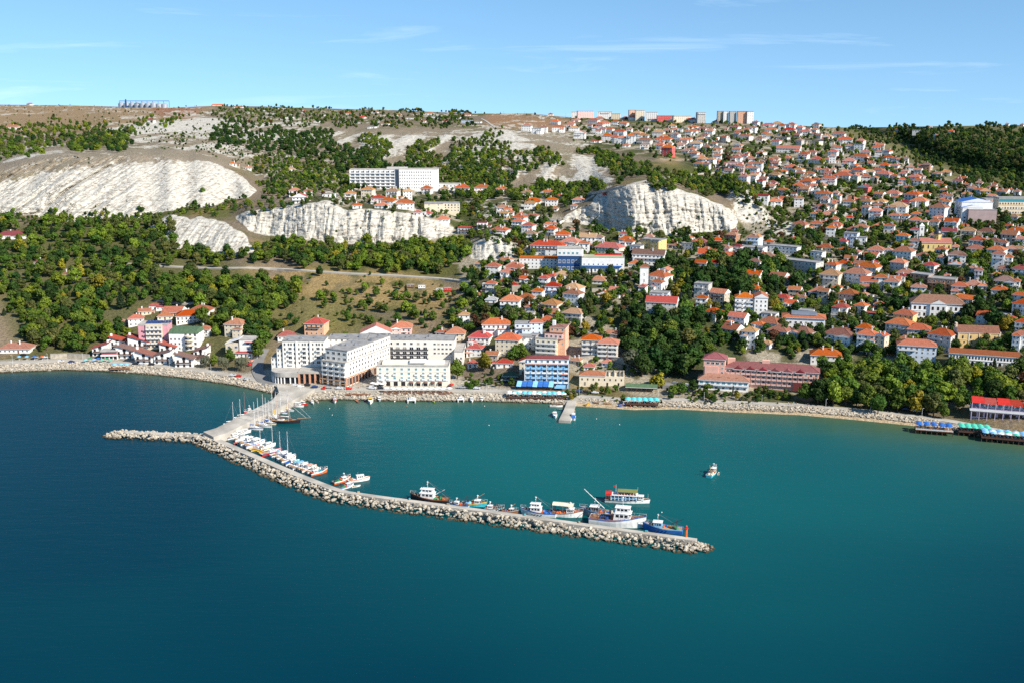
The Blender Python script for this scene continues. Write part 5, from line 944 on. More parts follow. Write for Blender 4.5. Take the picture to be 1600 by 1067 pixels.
# ------------------------------------------------------------ trees: leaf clumps spread over lobes, tapered trunk with limbs
def leaf_mat(name, dark, light, trans=0.22):
    m, t, b = new_mat(name); L = t.links.new
    oi = N(t, 'ShaderNodeObjectInfo'); ta = N(t, 'ShaderNodeAttribute', attribute_name='tint'); ge = N(t, 'ShaderNodeNewGeometry')
    a = N(t, 'ShaderNodeMath', operation='MULTIPLY_ADD'); L(oi.outputs['Random'], a.inputs[0]); a.inputs[1].default_value = 0.55
    mu = N(t, 'ShaderNodeMath', operation='MULTIPLY'); L(ta.outputs['Fac'], mu.inputs[0]); mu.inputs[1].default_value = 0.45; L(mu.outputs[0], a.inputs[2])
    mx = N(t, 'ShaderNodeMix', data_type='RGBA'); L(a.outputs[0], mx.inputs[0]); mx.inputs[6].default_value = (*dark, 1); mx.inputs[7].default_value = (*light, 1)
    f = N(t, 'ShaderNodeMath', operation='MULTIPLY'); f.inputs[1].default_value = 13.7; fr = N(t, 'ShaderNodeMath', operation='FRACT'); L(oi.outputs['Random'], f.inputs[0]); L(f.outputs[0], fr.inputs[0])
    mr = N(t, 'ShaderNodeMapRange'); mr.inputs[3].default_value = 0.485; mr.inputs[4].default_value = 0.53; L(fr.outputs[0], mr.inputs[0]); hs = N(t, 'ShaderNodeHueSaturation'); L(mr.outputs[0], hs.inputs['Hue']); L(mx.outputs[2], hs.inputs['Color'])
    L(hs.outputs[0], b.inputs['Base Color']); b.inputs['Roughness'].default_value = 0.7; b.inputs['Specular IOR Level'].default_value = 0.15
    tr = N(t, 'ShaderNodeBsdfTranslucent'); L(hs.outputs[0], tr.inputs['Color']); ms = N(t, 'ShaderNodeMixShader'); ms.inputs[0].default_value = trans
    L(b.outputs[0], ms.inputs[1]); L(tr.outputs[0], ms.inputs[2]); L(ms.outputs[0], t.nodes['Material Output'].inputs['Surface'])
    return m
leaf_mat('leaf_dark', (.016, .042, .010), (.066, .118, .022)); leaf_mat('leaf_mid', (.042, .088, .012), (.175, .225, .030)); leaf_mat('leaf_olive', (.052, .070, .018), (.165, .165, .045)); leaf_mat('leaf_yellow', (.17, .16, .02), (.38, .29, .03)); leaf_mat('leaf_rust', (.075, .035, .018), (.16, .075, .035)); leaf_mat('leaf_grey', (.075, .085, .05), (.15, .16, .10)); leaf_mat('leaf_conifer', (.018, .036, .016), (.045, .068, .026)); leaf_mat('leaf_lime', (.095, .145, .012), (.270, .315, .035))
mat('bark', (.12, .085, .055), .95, .2, 1.5)
ICO = []
def icosphere():
    import bmesh
    bm = bmesh.new(); bmesh.ops.create_icosphere(bm, subdivisions=1, radius=1); v = [tuple(x.co) for x in bm.verts]; f = [tuple(y.index for y in x.verts) for x in bm.faces]; bm.free(); return v, f
ICO = icosphere()
def crown_mesh(name, leaf, lobes, cards, size, seed, droop=0.0):
    r = random.Random(seed); b = MB(); tint = []
    for (cx, cy, cz, rx, rz) in lobes:
        k = r.uniform(.5, .9); t = r.uniform(.1, .5)
        b.add([(cx+x*rx*.80*r.uniform(.85, 1.1), cy+y*rx*.80*r.uniform(.85, 1.1), cz+z*rz*.80*r.uniform(.85, 1.1)) for x, y, z in ICO[0]], ICO[1]); tint += [t*.5]*len(ICO[1])  # lobe core tinted darker than its leaf cards, painting shade inside the crown
        for i in range(cards):
            while True:
                d = Vector((r.gauss(0, 1), r.gauss(0, 1), r.gauss(0, 1)+.25))
                if d.length > .2: break
            d.normalize(); q = r.uniform(.82, 1.16); c = Vector((cx+d.x*rx*q, cy+d.y*rx*q, cz+d.z*rz*q-droop*r.random()))
            n = (d+Vector((r.gauss(0, .45), r.gauss(0, .45), r.gauss(0, .45)+.15))).normalized(); u = n.orthogonal().normalized(); a = r.uniform(0, 6.28); u = Matrix.Rotation(a, 3, n) @ u; w_ = n.cross(u); s = size*r.uniform(.6, 1.35)
            if droop: u = Vector((0, 0, -1)); w_ = n.cross(u).normalized(); b.add([c+u*s*2.4, c+w_*s*.5, c-u*s*1.0, c-w_*s*.5], [(0, 1, 2, 3)])
            else: b.add([c+u*s, c+w_*s*.8+n*s*.15, c-u*s*.9, c-w_*s*.75-n*s*.1], [(0, 1, 2, 3)])
            tint.append(min(1, max(0, t+r.uniform(-.3, .5))))
    me = b.mesh(name, [leaf]); at_ = me.attributes.new('tint', 'FLOAT', 'FACE'); at_.data.foreach_set('value', tint); return me
def trunk_mesh(name, h, r0, top, seed, limbs=4):
    r = random.Random(seed); b = MB(); b.tube((0, 0, -1.5), (.1, .05, h*.5), r0, r0*.65, 7); b.tube((.1, .05, h*.5), (.05, 0, top), r0*.65, r0*.25, 6)
    for i in range(limbs):
        t = 6.28*i/limbs+r.random(); z = h*r.uniform(.35, .65); b.tube((.1, .05, z), (1.9*math.cos(t), 1.9*math.sin(t), z+1.6), r0*.4, r0*.12, 5)
    return b.mesh(name, ['bark'])
TPL = []          # (species, kind word, crown mesh, trunk mesh) built 8 m tall
def broad(leaf, seed, spread=1.0, n=9, word='broadleaf_tree'):
    r = random.Random(seed); L = []
    for i in range(n):
        t = 6.28*i/n*1.62+r.random(); q = math.sqrt(r.random())*2.0*spread; z = 3.1+r.random()*3.2
        if i == 0: q = .3; z = 6.5
        L.append((q*math.cos(t), q*math.sin(t), z-.25*q, r.uniform(1.15, 1.7)*spread**.5, r.uniform(1.0, 1.45)))
    L += [(r.uniform(-1.4, 1.4)*spread, r.uniform(-1.4, 1.4)*spread, 2.6, 1.3, 1.0) for _ in range(3)]
    TPL.append((leaf, word, crown_mesh('crown', leaf, L, 62, .46, seed), trunk_mesh('trunk', 5, .26, 6.3, seed)))
def poplar(leaf, seed, wdt=.55, word='poplar_tree'):
    r = random.Random(seed); L = [(r.uniform(-.25, .25), r.uniform(-.25, .25), 1.4+i*.95, wdt*(1.35-abs(i-2.4)*.16)*r.uniform(.9, 1.15), .85) for i in range(7)]
    TPL.append((leaf, word, crown_mesh('crown', leaf, L, 55, .34, seed), trunk_mesh('trunk', 5, .16, 7, seed, 0)))
def conifer(leaf, seed):
    r = random.Random(seed); L = []
    for i in range(7):
        R = 2.0*(1-i/7.6)
        for k in range(max(1, 5-i//2)): t = 6.28*k/max(1, 5-i//2)+i; L.append((R*.55*math.cos(t), R*.55*math.sin(t), 1.4+i*.98, R*.52+.15, .5))
    TPL.append((leaf, 'conifer_tree', crown_mesh('crown', leaf, L, 26, .36, seed), trunk_mesh('trunk', 5, .2, 7.6, seed, 0)))
def shrub(leaf, seed):
    r = random.Random(seed); L = [(r.uniform(-2.4, 2.4), r.uniform(-2.0, 2.0), 1.6+r.random()*2.8, r.uniform(1.5, 2.2), r.uniform(1.6, 2.4)) for i in range(7)]
    TPL.append((leaf, 'shrub', crown_mesh('crown', leaf, L, 48, .62, seed), trunk_mesh('trunk', 3, .2, 3, seed, 3)))
def willow(seed):
    r = random.Random(seed); L = [(1.7*math.cos(i*1.05), 1.7*math.sin(i*1.05), 4.6+r.random()*1.4, 1.4, 1.9) for i in range(6)]+[(0, 0, 6.2, 1.7, 1.3)]
    TPL.append(('leaf_lime', 'willow_tree', crown_mesh('crown', 'leaf_grey', L, 90, .34, seed, droop=1.8), trunk_mesh('trunk', 5, .3, 6, seed)))
for sd_ in range(5): broad('leaf_dark', 100+sd_, (1, 1.15, .9, 1.25, 1)[sd_])
for sd_ in range(5): broad('leaf_mid', 110+sd_, (1, 1.15, .85, 1.25, 1)[sd_])
for sd_ in range(3): broad('leaf_olive', 120+sd_)
broad('leaf_yellow', 130); broad('leaf_yellow', 131, .85); broad('leaf_rust', 132); broad('leaf_lime', 133); broad('leaf_lime', 134, 1.15)
poplar('leaf_mid', 140); poplar('leaf_conifer', 141, .45, 'cypress_tree'); conifer('leaf_conifer', 150); conifer('leaf_conifer', 151)
shrub('leaf_mid', 160); shrub('leaf_olive', 161); shrub('leaf_dark', 162); shrub('leaf_grey', 163); willow(170); shrub('leaf_lime', 164); broad('leaf_grey', 171)
IDX = {}
for i, t in enumerate(TPL): IDX.setdefault((t[1].split('_')[0], t[0]), []).append(i)
def pick(mix):
    ks = list(mix); k = random.choices(ks, [mix[q] for q in ks])[0]; a, l = k.split('.'); return random.choice(IDX[(a, 'leaf_'+l)])
WOODS = {'broadleaf.dark': 2.8, 'broadleaf.mid': 4.8, 'broadleaf.olive': 1.8, 'broadleaf.lime': 2.4, 'broadleaf.yellow': .3, 'conifer.conifer': .25, 'shrub.mid': .5}
DARKW = {'broadleaf.dark': 8, 'broadleaf.mid': 2, 'conifer.conifer': .6, 'broadleaf.olive': .6}
HILLF = {'broadleaf.dark': 7, 'broadleaf.mid': 2, 'broadleaf.olive': 2, 'shrub.dark': 1.5, 'broadleaf.yellow': .12}
TOWN = {'broadleaf.dark': 4, 'broadleaf.mid': 4, 'broadleaf.olive': 1.5, 'broadleaf.lime': .7, 'broadleaf.yellow': .3, 'broadleaf.rust': .2, 'shrub.mid': 2, 'shrub.dark': 1.2, 'shrub.olive': .8, 'conifer.conifer': .3, 'cypress.conifer': .2}
DRYS = {'shrub.mid': 3, 'shrub.olive': 3, 'shrub.dark': 2, 'broadleaf.mid': 2, 'shrub.grey': .6, 'broadleaf.dark': 1.5, 'shrub.lime': .6}
PLANTS = []; CELL = {}
FG = {}
for (x, y, r) in FOOT: FG.setdefault((int(x//25), int(y//25)), []).append((x, y, r))
def blocked(x, y, r):
    cx, cy = int(x//25), int(y//25)
    for i in (-1, 0, 1):
        for j in (-1, 0, 1):
            for (a, b_, q) in FG.get((cx+i, cy+j), ()):
                if (a-x)**2+(b_-y)**2 < (q+r*.45)**2: return True
    return False
def plant(u, v, h, ti, region, force=False, ratio=.62, dens=.42):
    p = G(u, v); s = F/math.hypot(p.y, HC-p.z); wpx = h*ratio*s
    if not force:
        if blocked(p.x, p.y, h*.25): return False
        k = max(3, int(wpx*1.2)); ci, cj = int(u//12), int(v//12)
        for i in range(-3, 4):
            for j in range(-2, 3):
                for (a, b_, w_) in CELL.get((ci+i, cj+j), ()):
                    m = (wpx+w_)*.5*dens*2
                    if ((a-u)/m)**2+((b_-v)/(m*.42))**2 < 1: return False
    CELL.setdefault((int(u//12), int(v//12)), []).append((u, v, wpx))
    PLANTS.append((p, h, ti, region, h*s, u, v)); return True
def fill(P, n, h0, h1, mix, region, dens=.42, tries=6):
    xs = [q[0] for q in P]; ys = [q[1] for q in P]; done = 0; A = np.array
    for _ in range(n*tries):
        u, v = random.uniform(min(xs), max(xs)), random.uniform(min(ys), max(ys))
        if not inp1(u+13*math.sin(v*.13+u*.031)+8*math.sin(v*.37+1.7), v+5*math.sin(u*.09)+3*math.sin(u*.23+2), P): continue
        h = h0+(h1-h0)*random.random()**1.5
        ti = pick(mix)
        if TPL[ti][1] == 'shrub': h *= .62
        if plant(u, v, h, ti, region, dens=dens): done += 1
        if done >= n: break
    return done
# single trees that stand out in the photograph (base pixel, height in metres, species)
SOLO = """715 592 14 broadleaf.mid;757 580 13 broadleaf.yellow;744 606 6 broadleaf.mid;735 607 5 shrub.mid;815 562 12 broadleaf.mid;803 565 11 broadleaf.mid;1031 606 11 broadleaf.yellow;1022 606 9 broadleaf.yellow;1003 588 16 broadleaf.dark;1020 578 17 broadleaf.dark;1048 578 15 broadleaf.dark;986 575 13 broadleaf.grey;1070 590 16 broadleaf.dark;1085 575 15 broadleaf.dark;1066 616 8 broadleaf.mid;1052 617 7 broadleaf.mid;1082 612 8 broadleaf.dark;1105 615 7 broadleaf.mid;925 613 6 broadleaf.olive;940 614 5 broadleaf.mid;962 612 5 broadleaf.mid;
1145 616 6 cypress.conifer;1185 617 6 broadleaf.mid;1192 604 6 broadleaf.mid;1258 628 13 broadleaf.mid;1278 630 15 broadleaf.dark;1302 633 16 broadleaf.lime;1322 632 12 broadleaf.mid;1290 628 15 broadleaf.dark;1338 634 11 broadleaf.dark;1354 637 15 broadleaf.mid;1377 640 9 broadleaf.dark;1402 641 14 broadleaf.mid;1432 646 15 broadleaf.yellow;1420 640 16 broadleaf.mid;1458 650 14 broadleaf.olive;1474 654 9 broadleaf.mid;1450 640 16 broadleaf.dark;1055 466 11 broadleaf.yellow;1047 462 9 broadleaf.olive;1075 470 9 conifer.conifer;1131 456 8 conifer.conifer;
1068 442 8 broadleaf.lime;321 574 9 willow.lime;350 579 10 willow.lime;377 579 10 willow.lime;335 572 9 broadleaf.mid;360 566 10 broadleaf.mid;404 560 14 broadleaf.mid;411 545 14 broadleaf.mid;398 532 12 broadleaf.dark;445 512 6 broadleaf.yellow;462 508 6 broadleaf.mid;455 500 6 shrub.dark;500 432 9 broadleaf.dark;597 446 6 broadleaf.lime;618 462 6 shrub.dark;535 457 4 shrub.mid;410 442 12 broadleaf.olive;460 475 8 broadleaf.mid;508 482 8 broadleaf.mid;652 296 8 broadleaf.lime;560 298 9 broadleaf.dark;570 300 10 broadleaf.dark;552 297 8 broadleaf.mid;585 300 7 broadleaf.dark;600 301 6 broadleaf.dark;622 301 5 broadleaf.mid;637 300 5 broadleaf.dark;1145 262 9 broadleaf.rust;1138 255 9 broadleaf.rust;1135 246 8 broadleaf.rust;812 386 6 broadleaf.rust;805 380 5 broadleaf.rust;545 312 6 broadleaf.rust;505 308 6 broadleaf.rust;
1511 300 7 broadleaf.rust;1508 362 7 cypress.conifer;1518 368 6 cypress.conifer;1437 395 9 conifer.conifer;1430 392 8 conifer.conifer;1290 237 7 broadleaf.dark;1330 385 8 broadleaf.olive;1175 300 6 broadleaf.yellow;1206 305 6 broadleaf.yellow;1510 505 14 broadleaf.dark;1530 500 14 broadleaf.dark;1548 508 13 broadleaf.dark;1570 520 12 broadleaf.yellow;1560 515 12 broadleaf.dark;1525 490 13 broadleaf.dark;1400 488 11 broadleaf.dark;1388 485 10 broadleaf.dark;1590 590 13 broadleaf.dark;1575 600 12 broadleaf.olive;1600 610 12 broadleaf.rust;1565 612 10 broadleaf.mid;1225 525 9 broadleaf.dark;1245 525 9 broadleaf.dark;1262 526 10 broadleaf.dark;1280 527 10 broadleaf.dark;1300 526 9 broadleaf.olive;
1035 425 11 broadleaf.dark;1050 420 12 broadleaf.dark;1068 422 11 broadleaf.dark;1040 412 10 broadleaf.dark;1090 450 12 broadleaf.dark;858 440 11 broadleaf.mid;875 445 9 broadleaf.yellow;890 446 9 broadleaf.olive;846 448 9 broadleaf.dark;900 448 9 broadleaf.dark;920 447 9 broadleaf.dark;800 500 9 broadleaf.olive;790 500 8 broadleaf.grey;775 497 8 broadleaf.grey;913 500 8 broadleaf.dark;896 520 8 broadleaf.yellow;640 168.5 5 broadleaf.dark;697 176 6 broadleaf.grey;420 168 7 broadleaf.dark;473 170 7 broadleaf.dark;370 167 7 broadleaf.dark;836 181 7 broadleaf.dark;1401 199 9 cypress.conifer;1417 200 7 cypress.conifer;1424 200 7 cypress.conifer;1541 198 10 broadleaf.dark;1400 199 9 conifer.conifer;317 300 6 shrub.mid;1205 198 6 broadleaf.dark;1228 199 5 broadleaf.dark;743 178 6 broadleaf.dark;757 179 6 broadleaf.dark;782 179 5 conifer.conifer;809 180 5 conifer.conifer;823 181 5 conifer.conifer;690 175 6 broadleaf.dark"""
SOLOP = set()
for r in SOLO.split(';'):
    u, v, h, k = r.split(); a, l = k.split('.')
    SOLOP.add(len(PLANTS)); plant(float(u), float(v), float(h), random.choice(IDX[(a, 'leaf_'+l)]), 'solo', force=True)
fill([(1085, 412), (1130, 400), (1180, 405), (1250, 440), (1252, 468), (1190, 464), (1120, 462), (1085, 445)], 75, 10, 15, DARKW, 'in the old park above the pink hotel', .36)
fill([(975, 500), (1060, 488), (1100, 505), (1112, 560), (1092, 592), (990, 592), (968, 562)], 60, 9, 15, DARKW, 'in the grove between the apartment house and the pink hotel', .36)
fill([(1240, 606), (1330, 568), (1400, 572), (1480, 580), (1560, 592), (1640, 610), (1640, 640), (1510, 640), (1460, 650), (1400, 645), (1330, 636), (1240, 628)], 110, 9, 15, WOODS, 'in the shore park beside the promenade', .36)
fill([(1180, 470), (1340, 480), (1330, 560), (1120, 545), (1110, 500)], 60, 5, 9, TOWN, 'among the houses above the pink hotel')
WL = [(0, 356), (60, 349), (120, 352), (215, 350), (250, 356), (262, 374), (300, 390), (330, 400), (330, 414), (215, 415), (180, 412), (240, 440), (262, 470), (200, 480), (150, 502), (205, 522), (140, 553), (45, 553), (36, 515), (0, 465), (-120, 440), (-120, 380)]
fill(WL, 640, 5, 14, WOODS, 'on the wooded slope below the great chalk cliff', .40, 8); fill(WL, 260, 1.5, 4.5, DRYS, 'on the wooded slope below the great chalk cliff', .3, 8)
fill([(205, 417), (262, 432), (330, 434), (350, 444), (440, 446), (470, 452), (462, 482), (440, 484), (420, 502), (425, 522), (412, 550), (395, 530), (345, 522), (322, 502), (345, 484), (245, 474), (240, 447)], 240, 7, 13, WOODS, 'in the wood behind the harbour hotels', .40, 8)
fill([(255, 392), (300, 402), (405, 404), (412, 384), (440, 378), (500, 386), (600, 388), (640, 384), (705, 380), (732, 388), (735, 406), (700, 430), (640, 426), (540, 420), (420, 410), (330, 414), (262, 402)], 330, 6, 11, WOODS, 'in the tree belt under the middle chalk cliff', .40, 8)
fill([(500, 470), (560, 458), (640, 452), (730, 475), (745, 525), (600, 515), (530, 512)], 80, 4, 9.5, WOODS, 'on the scrubby meadow behind the white hotel')
fill([(430, 440), (520, 428), (720, 432), (750, 500), (560, 528), (430, 528)], 80, 2, 5, DRYS, 'on the dry meadow behind the white hotel', .7)
fill([(330, 197), (345, 192), (430, 210), (480, 204), (540, 228), (572, 246), (640, 266), (690, 290), (560, 272), (480, 250), (430, 240), (340, 232)], 430, 6.5, 12, DARKW, 'on the upper slope over the hospital', .40, 8)
fill([(396, 240), (560, 262), (548, 300), (440, 312), (405, 288)], 420, 4, 8, WOODS, 'on the slope left of the hospital', .36, 8)
fill([(690, 248), (760, 240), (780, 262), (800, 300), (880, 288), (945, 292), (940, 300), (880, 325), (800, 314), (680, 312)], 600, 5, 9, WOODS, 'in the gullies beside the hospital', .36, 8)
for P in ([(560, 225), (600, 212), (612, 262), (560, 264)], [(636, 232), (690, 213), (682, 258), (640, 264)], [(712, 228), (800, 198), (772, 264), (702, 264)], [(760, 240), (868, 232), (880, 262), (762, 272)], [(900, 234), (960, 242), (965, 264), (930, 264)], [(960, 245), (1060, 278), (1080, 290), (1060, 300), (1000, 283), (955, 284)], [(1060, 276), (1150, 282), (1165, 310), (1110, 308), (1070, 298)]): fill(P, 150, 4.5, 8, WOODS, 'in the gullies under the ridge', .36, 8)
LU = [(-200, 215), (0, 207), (100, 188), (180, 208), (230, 188), (280, 180), (322, 182), (240, 203), (180, 228), (150, 240), (110, 234), (60, 242), (0, 262), (-200, 280)]
fill(LU, 900, 5.5, 11, WOODS, 'on the upper slope behind the great chalk cliff', .36, 10)
fill([(110, 215), (200, 205), (200, 236), (110, 240)], 90, 6, 10, DARKW, 'on the upper slope behind the great chalk cliff')
fill([(0, 164), (330, 167), (300, 235), (0, 205)], 240, 3, 7, DRYS, 'on the bare plateau', .5)
fill([(330, 170), (740, 180), (745, 203), (330, 196)], 700, 4.5, 10.5, TOWN, 'on the plateau allotments', .34, 8); fill([(330, 165.5), (420, 166.5), (500, 169.5), (740, 177.5), (740, 183), (330, 172)], 150, 5, 11, TOWN, 'on the plateau allotments', .34, 8); fill([(0, 165), (330, 167), (330, 170), (0, 168)], 16, 4, 7, TOWN, 'on the bare plateau', .8); fill([(880, 184), (1180, 195), (1290, 200), (1290, 204), (880, 190)], 90, 4, 8, TOWN, 'among the hillside houses', .36)
fill([(200, 200), (420, 215), (560, 260), (545, 275), (400, 262), (330, 245)], 420, 2, 5.5, DRYS, 'on the dry upper slope', .4)
fill([(-100, 340), (250, 335), (330, 322), (400, 310), (450, 318), (440, 332), (380, 332), (300, 338), (240, 350), (0, 352)], 260, 3, 6, WOODS, 'at the foot of the great chalk cliff', .36, 8)
fill([(430, 300), (560, 300), (740, 310), (800, 330), (880, 330), (880, 350), (820, 400), (740, 380), (710, 350), (640, 330), (540, 322), (430, 322)], 420, 3, 7.5, TOWN, 'among the houses below the hospital', .36, 8)
TU = [(880, 195), (1180, 197), (1290, 202), (1400, 237), (1500, 290), (1640, 312), (1640, 385), (1240, 385), (1200, 330), (1150, 300), (1100, 278), (1060, 250), (1000, 232), (900, 222)]
fill(TU, 1900, 4, 8.5, TOWN, 'among the hillside houses', .34, 8)
fill([(760, 330), (880, 352), (930, 360), (1150, 372), (1640, 385), (1640, 560), (1330, 560), (1100, 545), (960, 530), (740, 512), (715, 430), (820, 400)], 1700, 4, 10, TOWN, 'among the houses of the old town', .34, 8)
fill([(1150, 305), (1215, 342), (1300, 402), (1240, 412), (1150, 365)], 80, 2, 5, DRYS, 'on the scrub slope beside the quarry', .5)
HF = [(1296, 201), (1340, 202), (1450, 200), (1600, 198), (1700, 196), (1700, 305), (1560, 297), (1490, 276), (1440, 254), (1390, 230)]
fill(HF, 1500, 5, 9.5, HILLF, 'on the dark wooded hill', .40, 10)
fill([(-150, 250), (330, 245), (405, 300), (330, 330), (0, 345), (-150, 345)], 8, 2, 4, DRYS, 'on the great chalk cliff', .8)
fill([(420, 330), (690, 345), (690, 378), (430, 372)], 22, 1.5, 3, DRYS, 'on the middle chalk cliff', .8)
fill([(900, 330), (1140, 330), (1140, 368), (900, 360)], 22, 1.5, 3.5, DRYS, 'on the chalk quarry', .8)
fill([(860, 606), (1240, 618), (1240, 634), (990, 628), (900, 622)], 70, 2, 5.5, TOWN, 'along the beach promenade'); fill([(1035, 606), (1240, 612), (1240, 628), (1035, 622)], 40, 2.5, 6, TOWN, 'along the beach promenade'); fill([(720, 585), (800, 585), (800, 608), (720, 606)], 22, 2.5, 6, TOWN, 'along the hotel waterfront'); fill([(895, 560), (1000, 575), (1000, 600), (895, 606)], 24, 2, 5, TOWN, 'behind the beach warehouse')
# the largest stand as trees of their own, the rest are woods that no one could count
order = sorted(range(len(PLANTS)), key=lambda i: -PLANTS[i][4]*(3 if i in SOLOP else 1))
BIG = set(order[:300])
LWORD = dict(dark='dark green', mid='green', olive='olive green', yellow='yellowing', rust='rusty brown', grey='grey green', conifer='dark', lime='light green')
LMK = [(n, G(u, v)) for n, u, v in (('the pink hotel tower', 1116, 600), ('the pink hotel porch', 1240, 605), ('the white pavilion', 1130, 612), ('the blue white house', 1431, 560), ('the square pier deck', 1460, 655), ('the red canopied restaurant', 1545, 648), ('the market building', 1536, 573), ('the yellow chapel', 1528, 541), ('the white school', 1464, 500), ('the guest house', 1172, 494), ('the dome roofed hall', 1255, 517), ('the long grey block', 1243, 430), ('the brick red modern flats', 1200, 392), ('the paved square', 1070, 430), ('the cream apartment house', 936, 564), ('the green pavilion', 1002, 612), ('the car park', 1065, 601), ('the red roofed flats', 1032, 490), ('the stone warehouse', 940, 602), ('the modern white villa', 376, 556), ('the green roofed hotel', 288, 548), ('the rose pink hotel', 241, 545), ('the country road', 330, 420), ('the small chalk outcrop', 380, 392), ('the red roofed cottage', 62, 411), ('the harbour stone wall', 105, 560), ('the bare earth bank', 40, 520), ('the tower of the town hall', 1006, 452), ('the orange house above the hotel', 1290, 572), ('the concrete park wall', 1360, 588), ('the hotel court', 560, 598), ('the peach flats', 857, 556), ('the blue office block', 888, 424), ('the hospital', 616, 300), ('the yellow church', 1462, 393))]
CRW = {0: 'round ', 1: 'broad ', 2: 'narrow ', 3: 'spreading ', 4: 'full '}
for i in sorted(BIG):
    p, h, ti, reg, a, u, v = PLANTS[i]; leaf, word, cm, tm = TPL[ti]
    near = min(LMK, key=lambda q: (q[1]-p).length)[0]; side = 'behind' if dict(LMK)[near].y < p.y-14 else 'before' if dict(LMK)[near].y > p.y+14 else 'beside'
    lab = '%s %s%s %s %s %s' % ('towering' if h > 14 else 'tall' if h > 11 else 'middling' if h > 8 else 'small', CRW[ti % 5] if word == 'broadleaf_tree' else '', LWORD[leaf[5:]], word.replace('_', ' ').replace('broadleaf tree', 'tree'), side, near)
    e = empty(word, p, random.uniform(0, 6.28), lab, 'tree' if word != 'shrub' else 'shrub', 'trees '+side+' '+near); s = h/8*random.uniform(.95, 1.05); e.scale = (s*random.uniform(.9, 1.15), s*random.uniform(.9, 1.15), s)
    inst('crown', cm, e, (0, 0, 0)); inst('trunk', tm, e, (0, 0, 0))
lib = bpy.data.collections.new('foliage_library')
for i, t in enumerate(TPL):
    b = MB(); n0 = len(t[2].vertices)
    o = bpy.data.objects.new('tree_kind_%02d' % i, t[2]); lib.objects.link(o)
def scatter(name, label, idxs):
    me = bpy.data.meshes.new(name); me.from_pydata([tuple(PLANTS[i][0]) for i in idxs], [], [])
    sc = me.attributes.new('tree_scale', 'FLOAT_VECTOR', 'POINT'); k = np.array([PLANTS[i][1]/8 for i in idxs]); sc.data.foreach_set('vector', (np.stack([k*rng.uniform(.88, 1.2, len(k)), k*rng.uniform(.88, 1.2, len(k)), k*rng.uniform(.9, 1.1, len(k))], 1)).reshape(-1))
    ro = me.attributes.new('tree_turn', 'FLOAT_VECTOR', 'POINT'); ro.data.foreach_set('vector', np.stack([0*k, 0*k, rng.uniform(0, 6.28, len(k))], 1).reshape(-1))
    ix = me.attributes.new('tree_index', 'INT', 'POINT'); ix.data.foreach_set('value', [PLANTS[i][2] for i in idxs])
    o = bpy.data.objects.new(name, me); link(o); tag(o, label, 'trees', kind='stuff')
    md = o.modifiers.new('leaves', 'NODES'); ng = bpy.data.node_groups.new(name, 'GeometryNodeTree'); md.node_group = ng
    ng.interface.new_socket('Geometry', in_out='INPUT', socket_type='NodeSocketGeometry'); ng.interface.new_socket('Geometry', in_out='OUTPUT', socket_type='NodeSocketGeometry')
    gi = ng.nodes.new('NodeGroupInput'); go = ng.nodes.new('NodeGroupOutput'); ip = ng.nodes.new('GeometryNodeInstanceOnPoints'); ci = ng.nodes.new('GeometryNodeCollectionInfo'); ci.inputs['Collection'].default_value = lib; ci.inputs['Separate Children'].default_value = True; ci.inputs['Reset Children'].default_value = True
    ip.inputs['Pick Instance'].default_value = True
    def attr(nm, ty):
        a = ng.nodes.new('GeometryNodeInputNamedAttribute'); a.data_type = ty; a.inputs['Name'].default_value = nm; return a.outputs['Attribute']
    er = ng.nodes.new('FunctionNodeEulerToRotation')
    ng.links.new(gi.outputs[0], ip.inputs['Points']); ng.links.new(ci.outputs[0], ip.inputs['Instance']); ng.links.new(attr('tree_index', 'INT'), ip.inputs['Instance Index']); ng.links.new(attr('tree_turn', 'FLOAT_VECTOR'), er.inputs[0]); ng.links.new(er.outputs[0], ip.inputs['Rotation']); ng.links.new(attr('tree_scale', 'FLOAT_VECTOR'), ip.inputs['Scale']); ng.links.new(ip.outputs[0], go.inputs[0])
    return o
rest = [i for i in range(len(PLANTS)) if i not in BIG]
def rid(i):
    r = PLANTS[i][3]
    if 'dark wooded hill' in r: return 'hill_woodland'
    if 'wood' in r or 'belt' in r or 'meadow' in r: return 'slope_woodland'
    if 'house' in r or 'town' in r or 'allot' in r or 'park' in r or 'grove' in r or r == 'solo': return 'garden_greenery'
    return 'upland_scrub'
LB = dict(hill_woodland='dense dark woodland covering the hill behind the town', slope_woodland='dense green woodland on the slope above the harbour', garden_greenery='garden trees and bushes filling the gaps between houses', upland_scrub='scattered bushes and scrub trees on the chalk slopes')
for nm in LB:
    ids = [i for i in rest if rid(i) == nm]
    if ids: scatter(nm, LB[nm], ids)
print('plants', len(PLANTS))
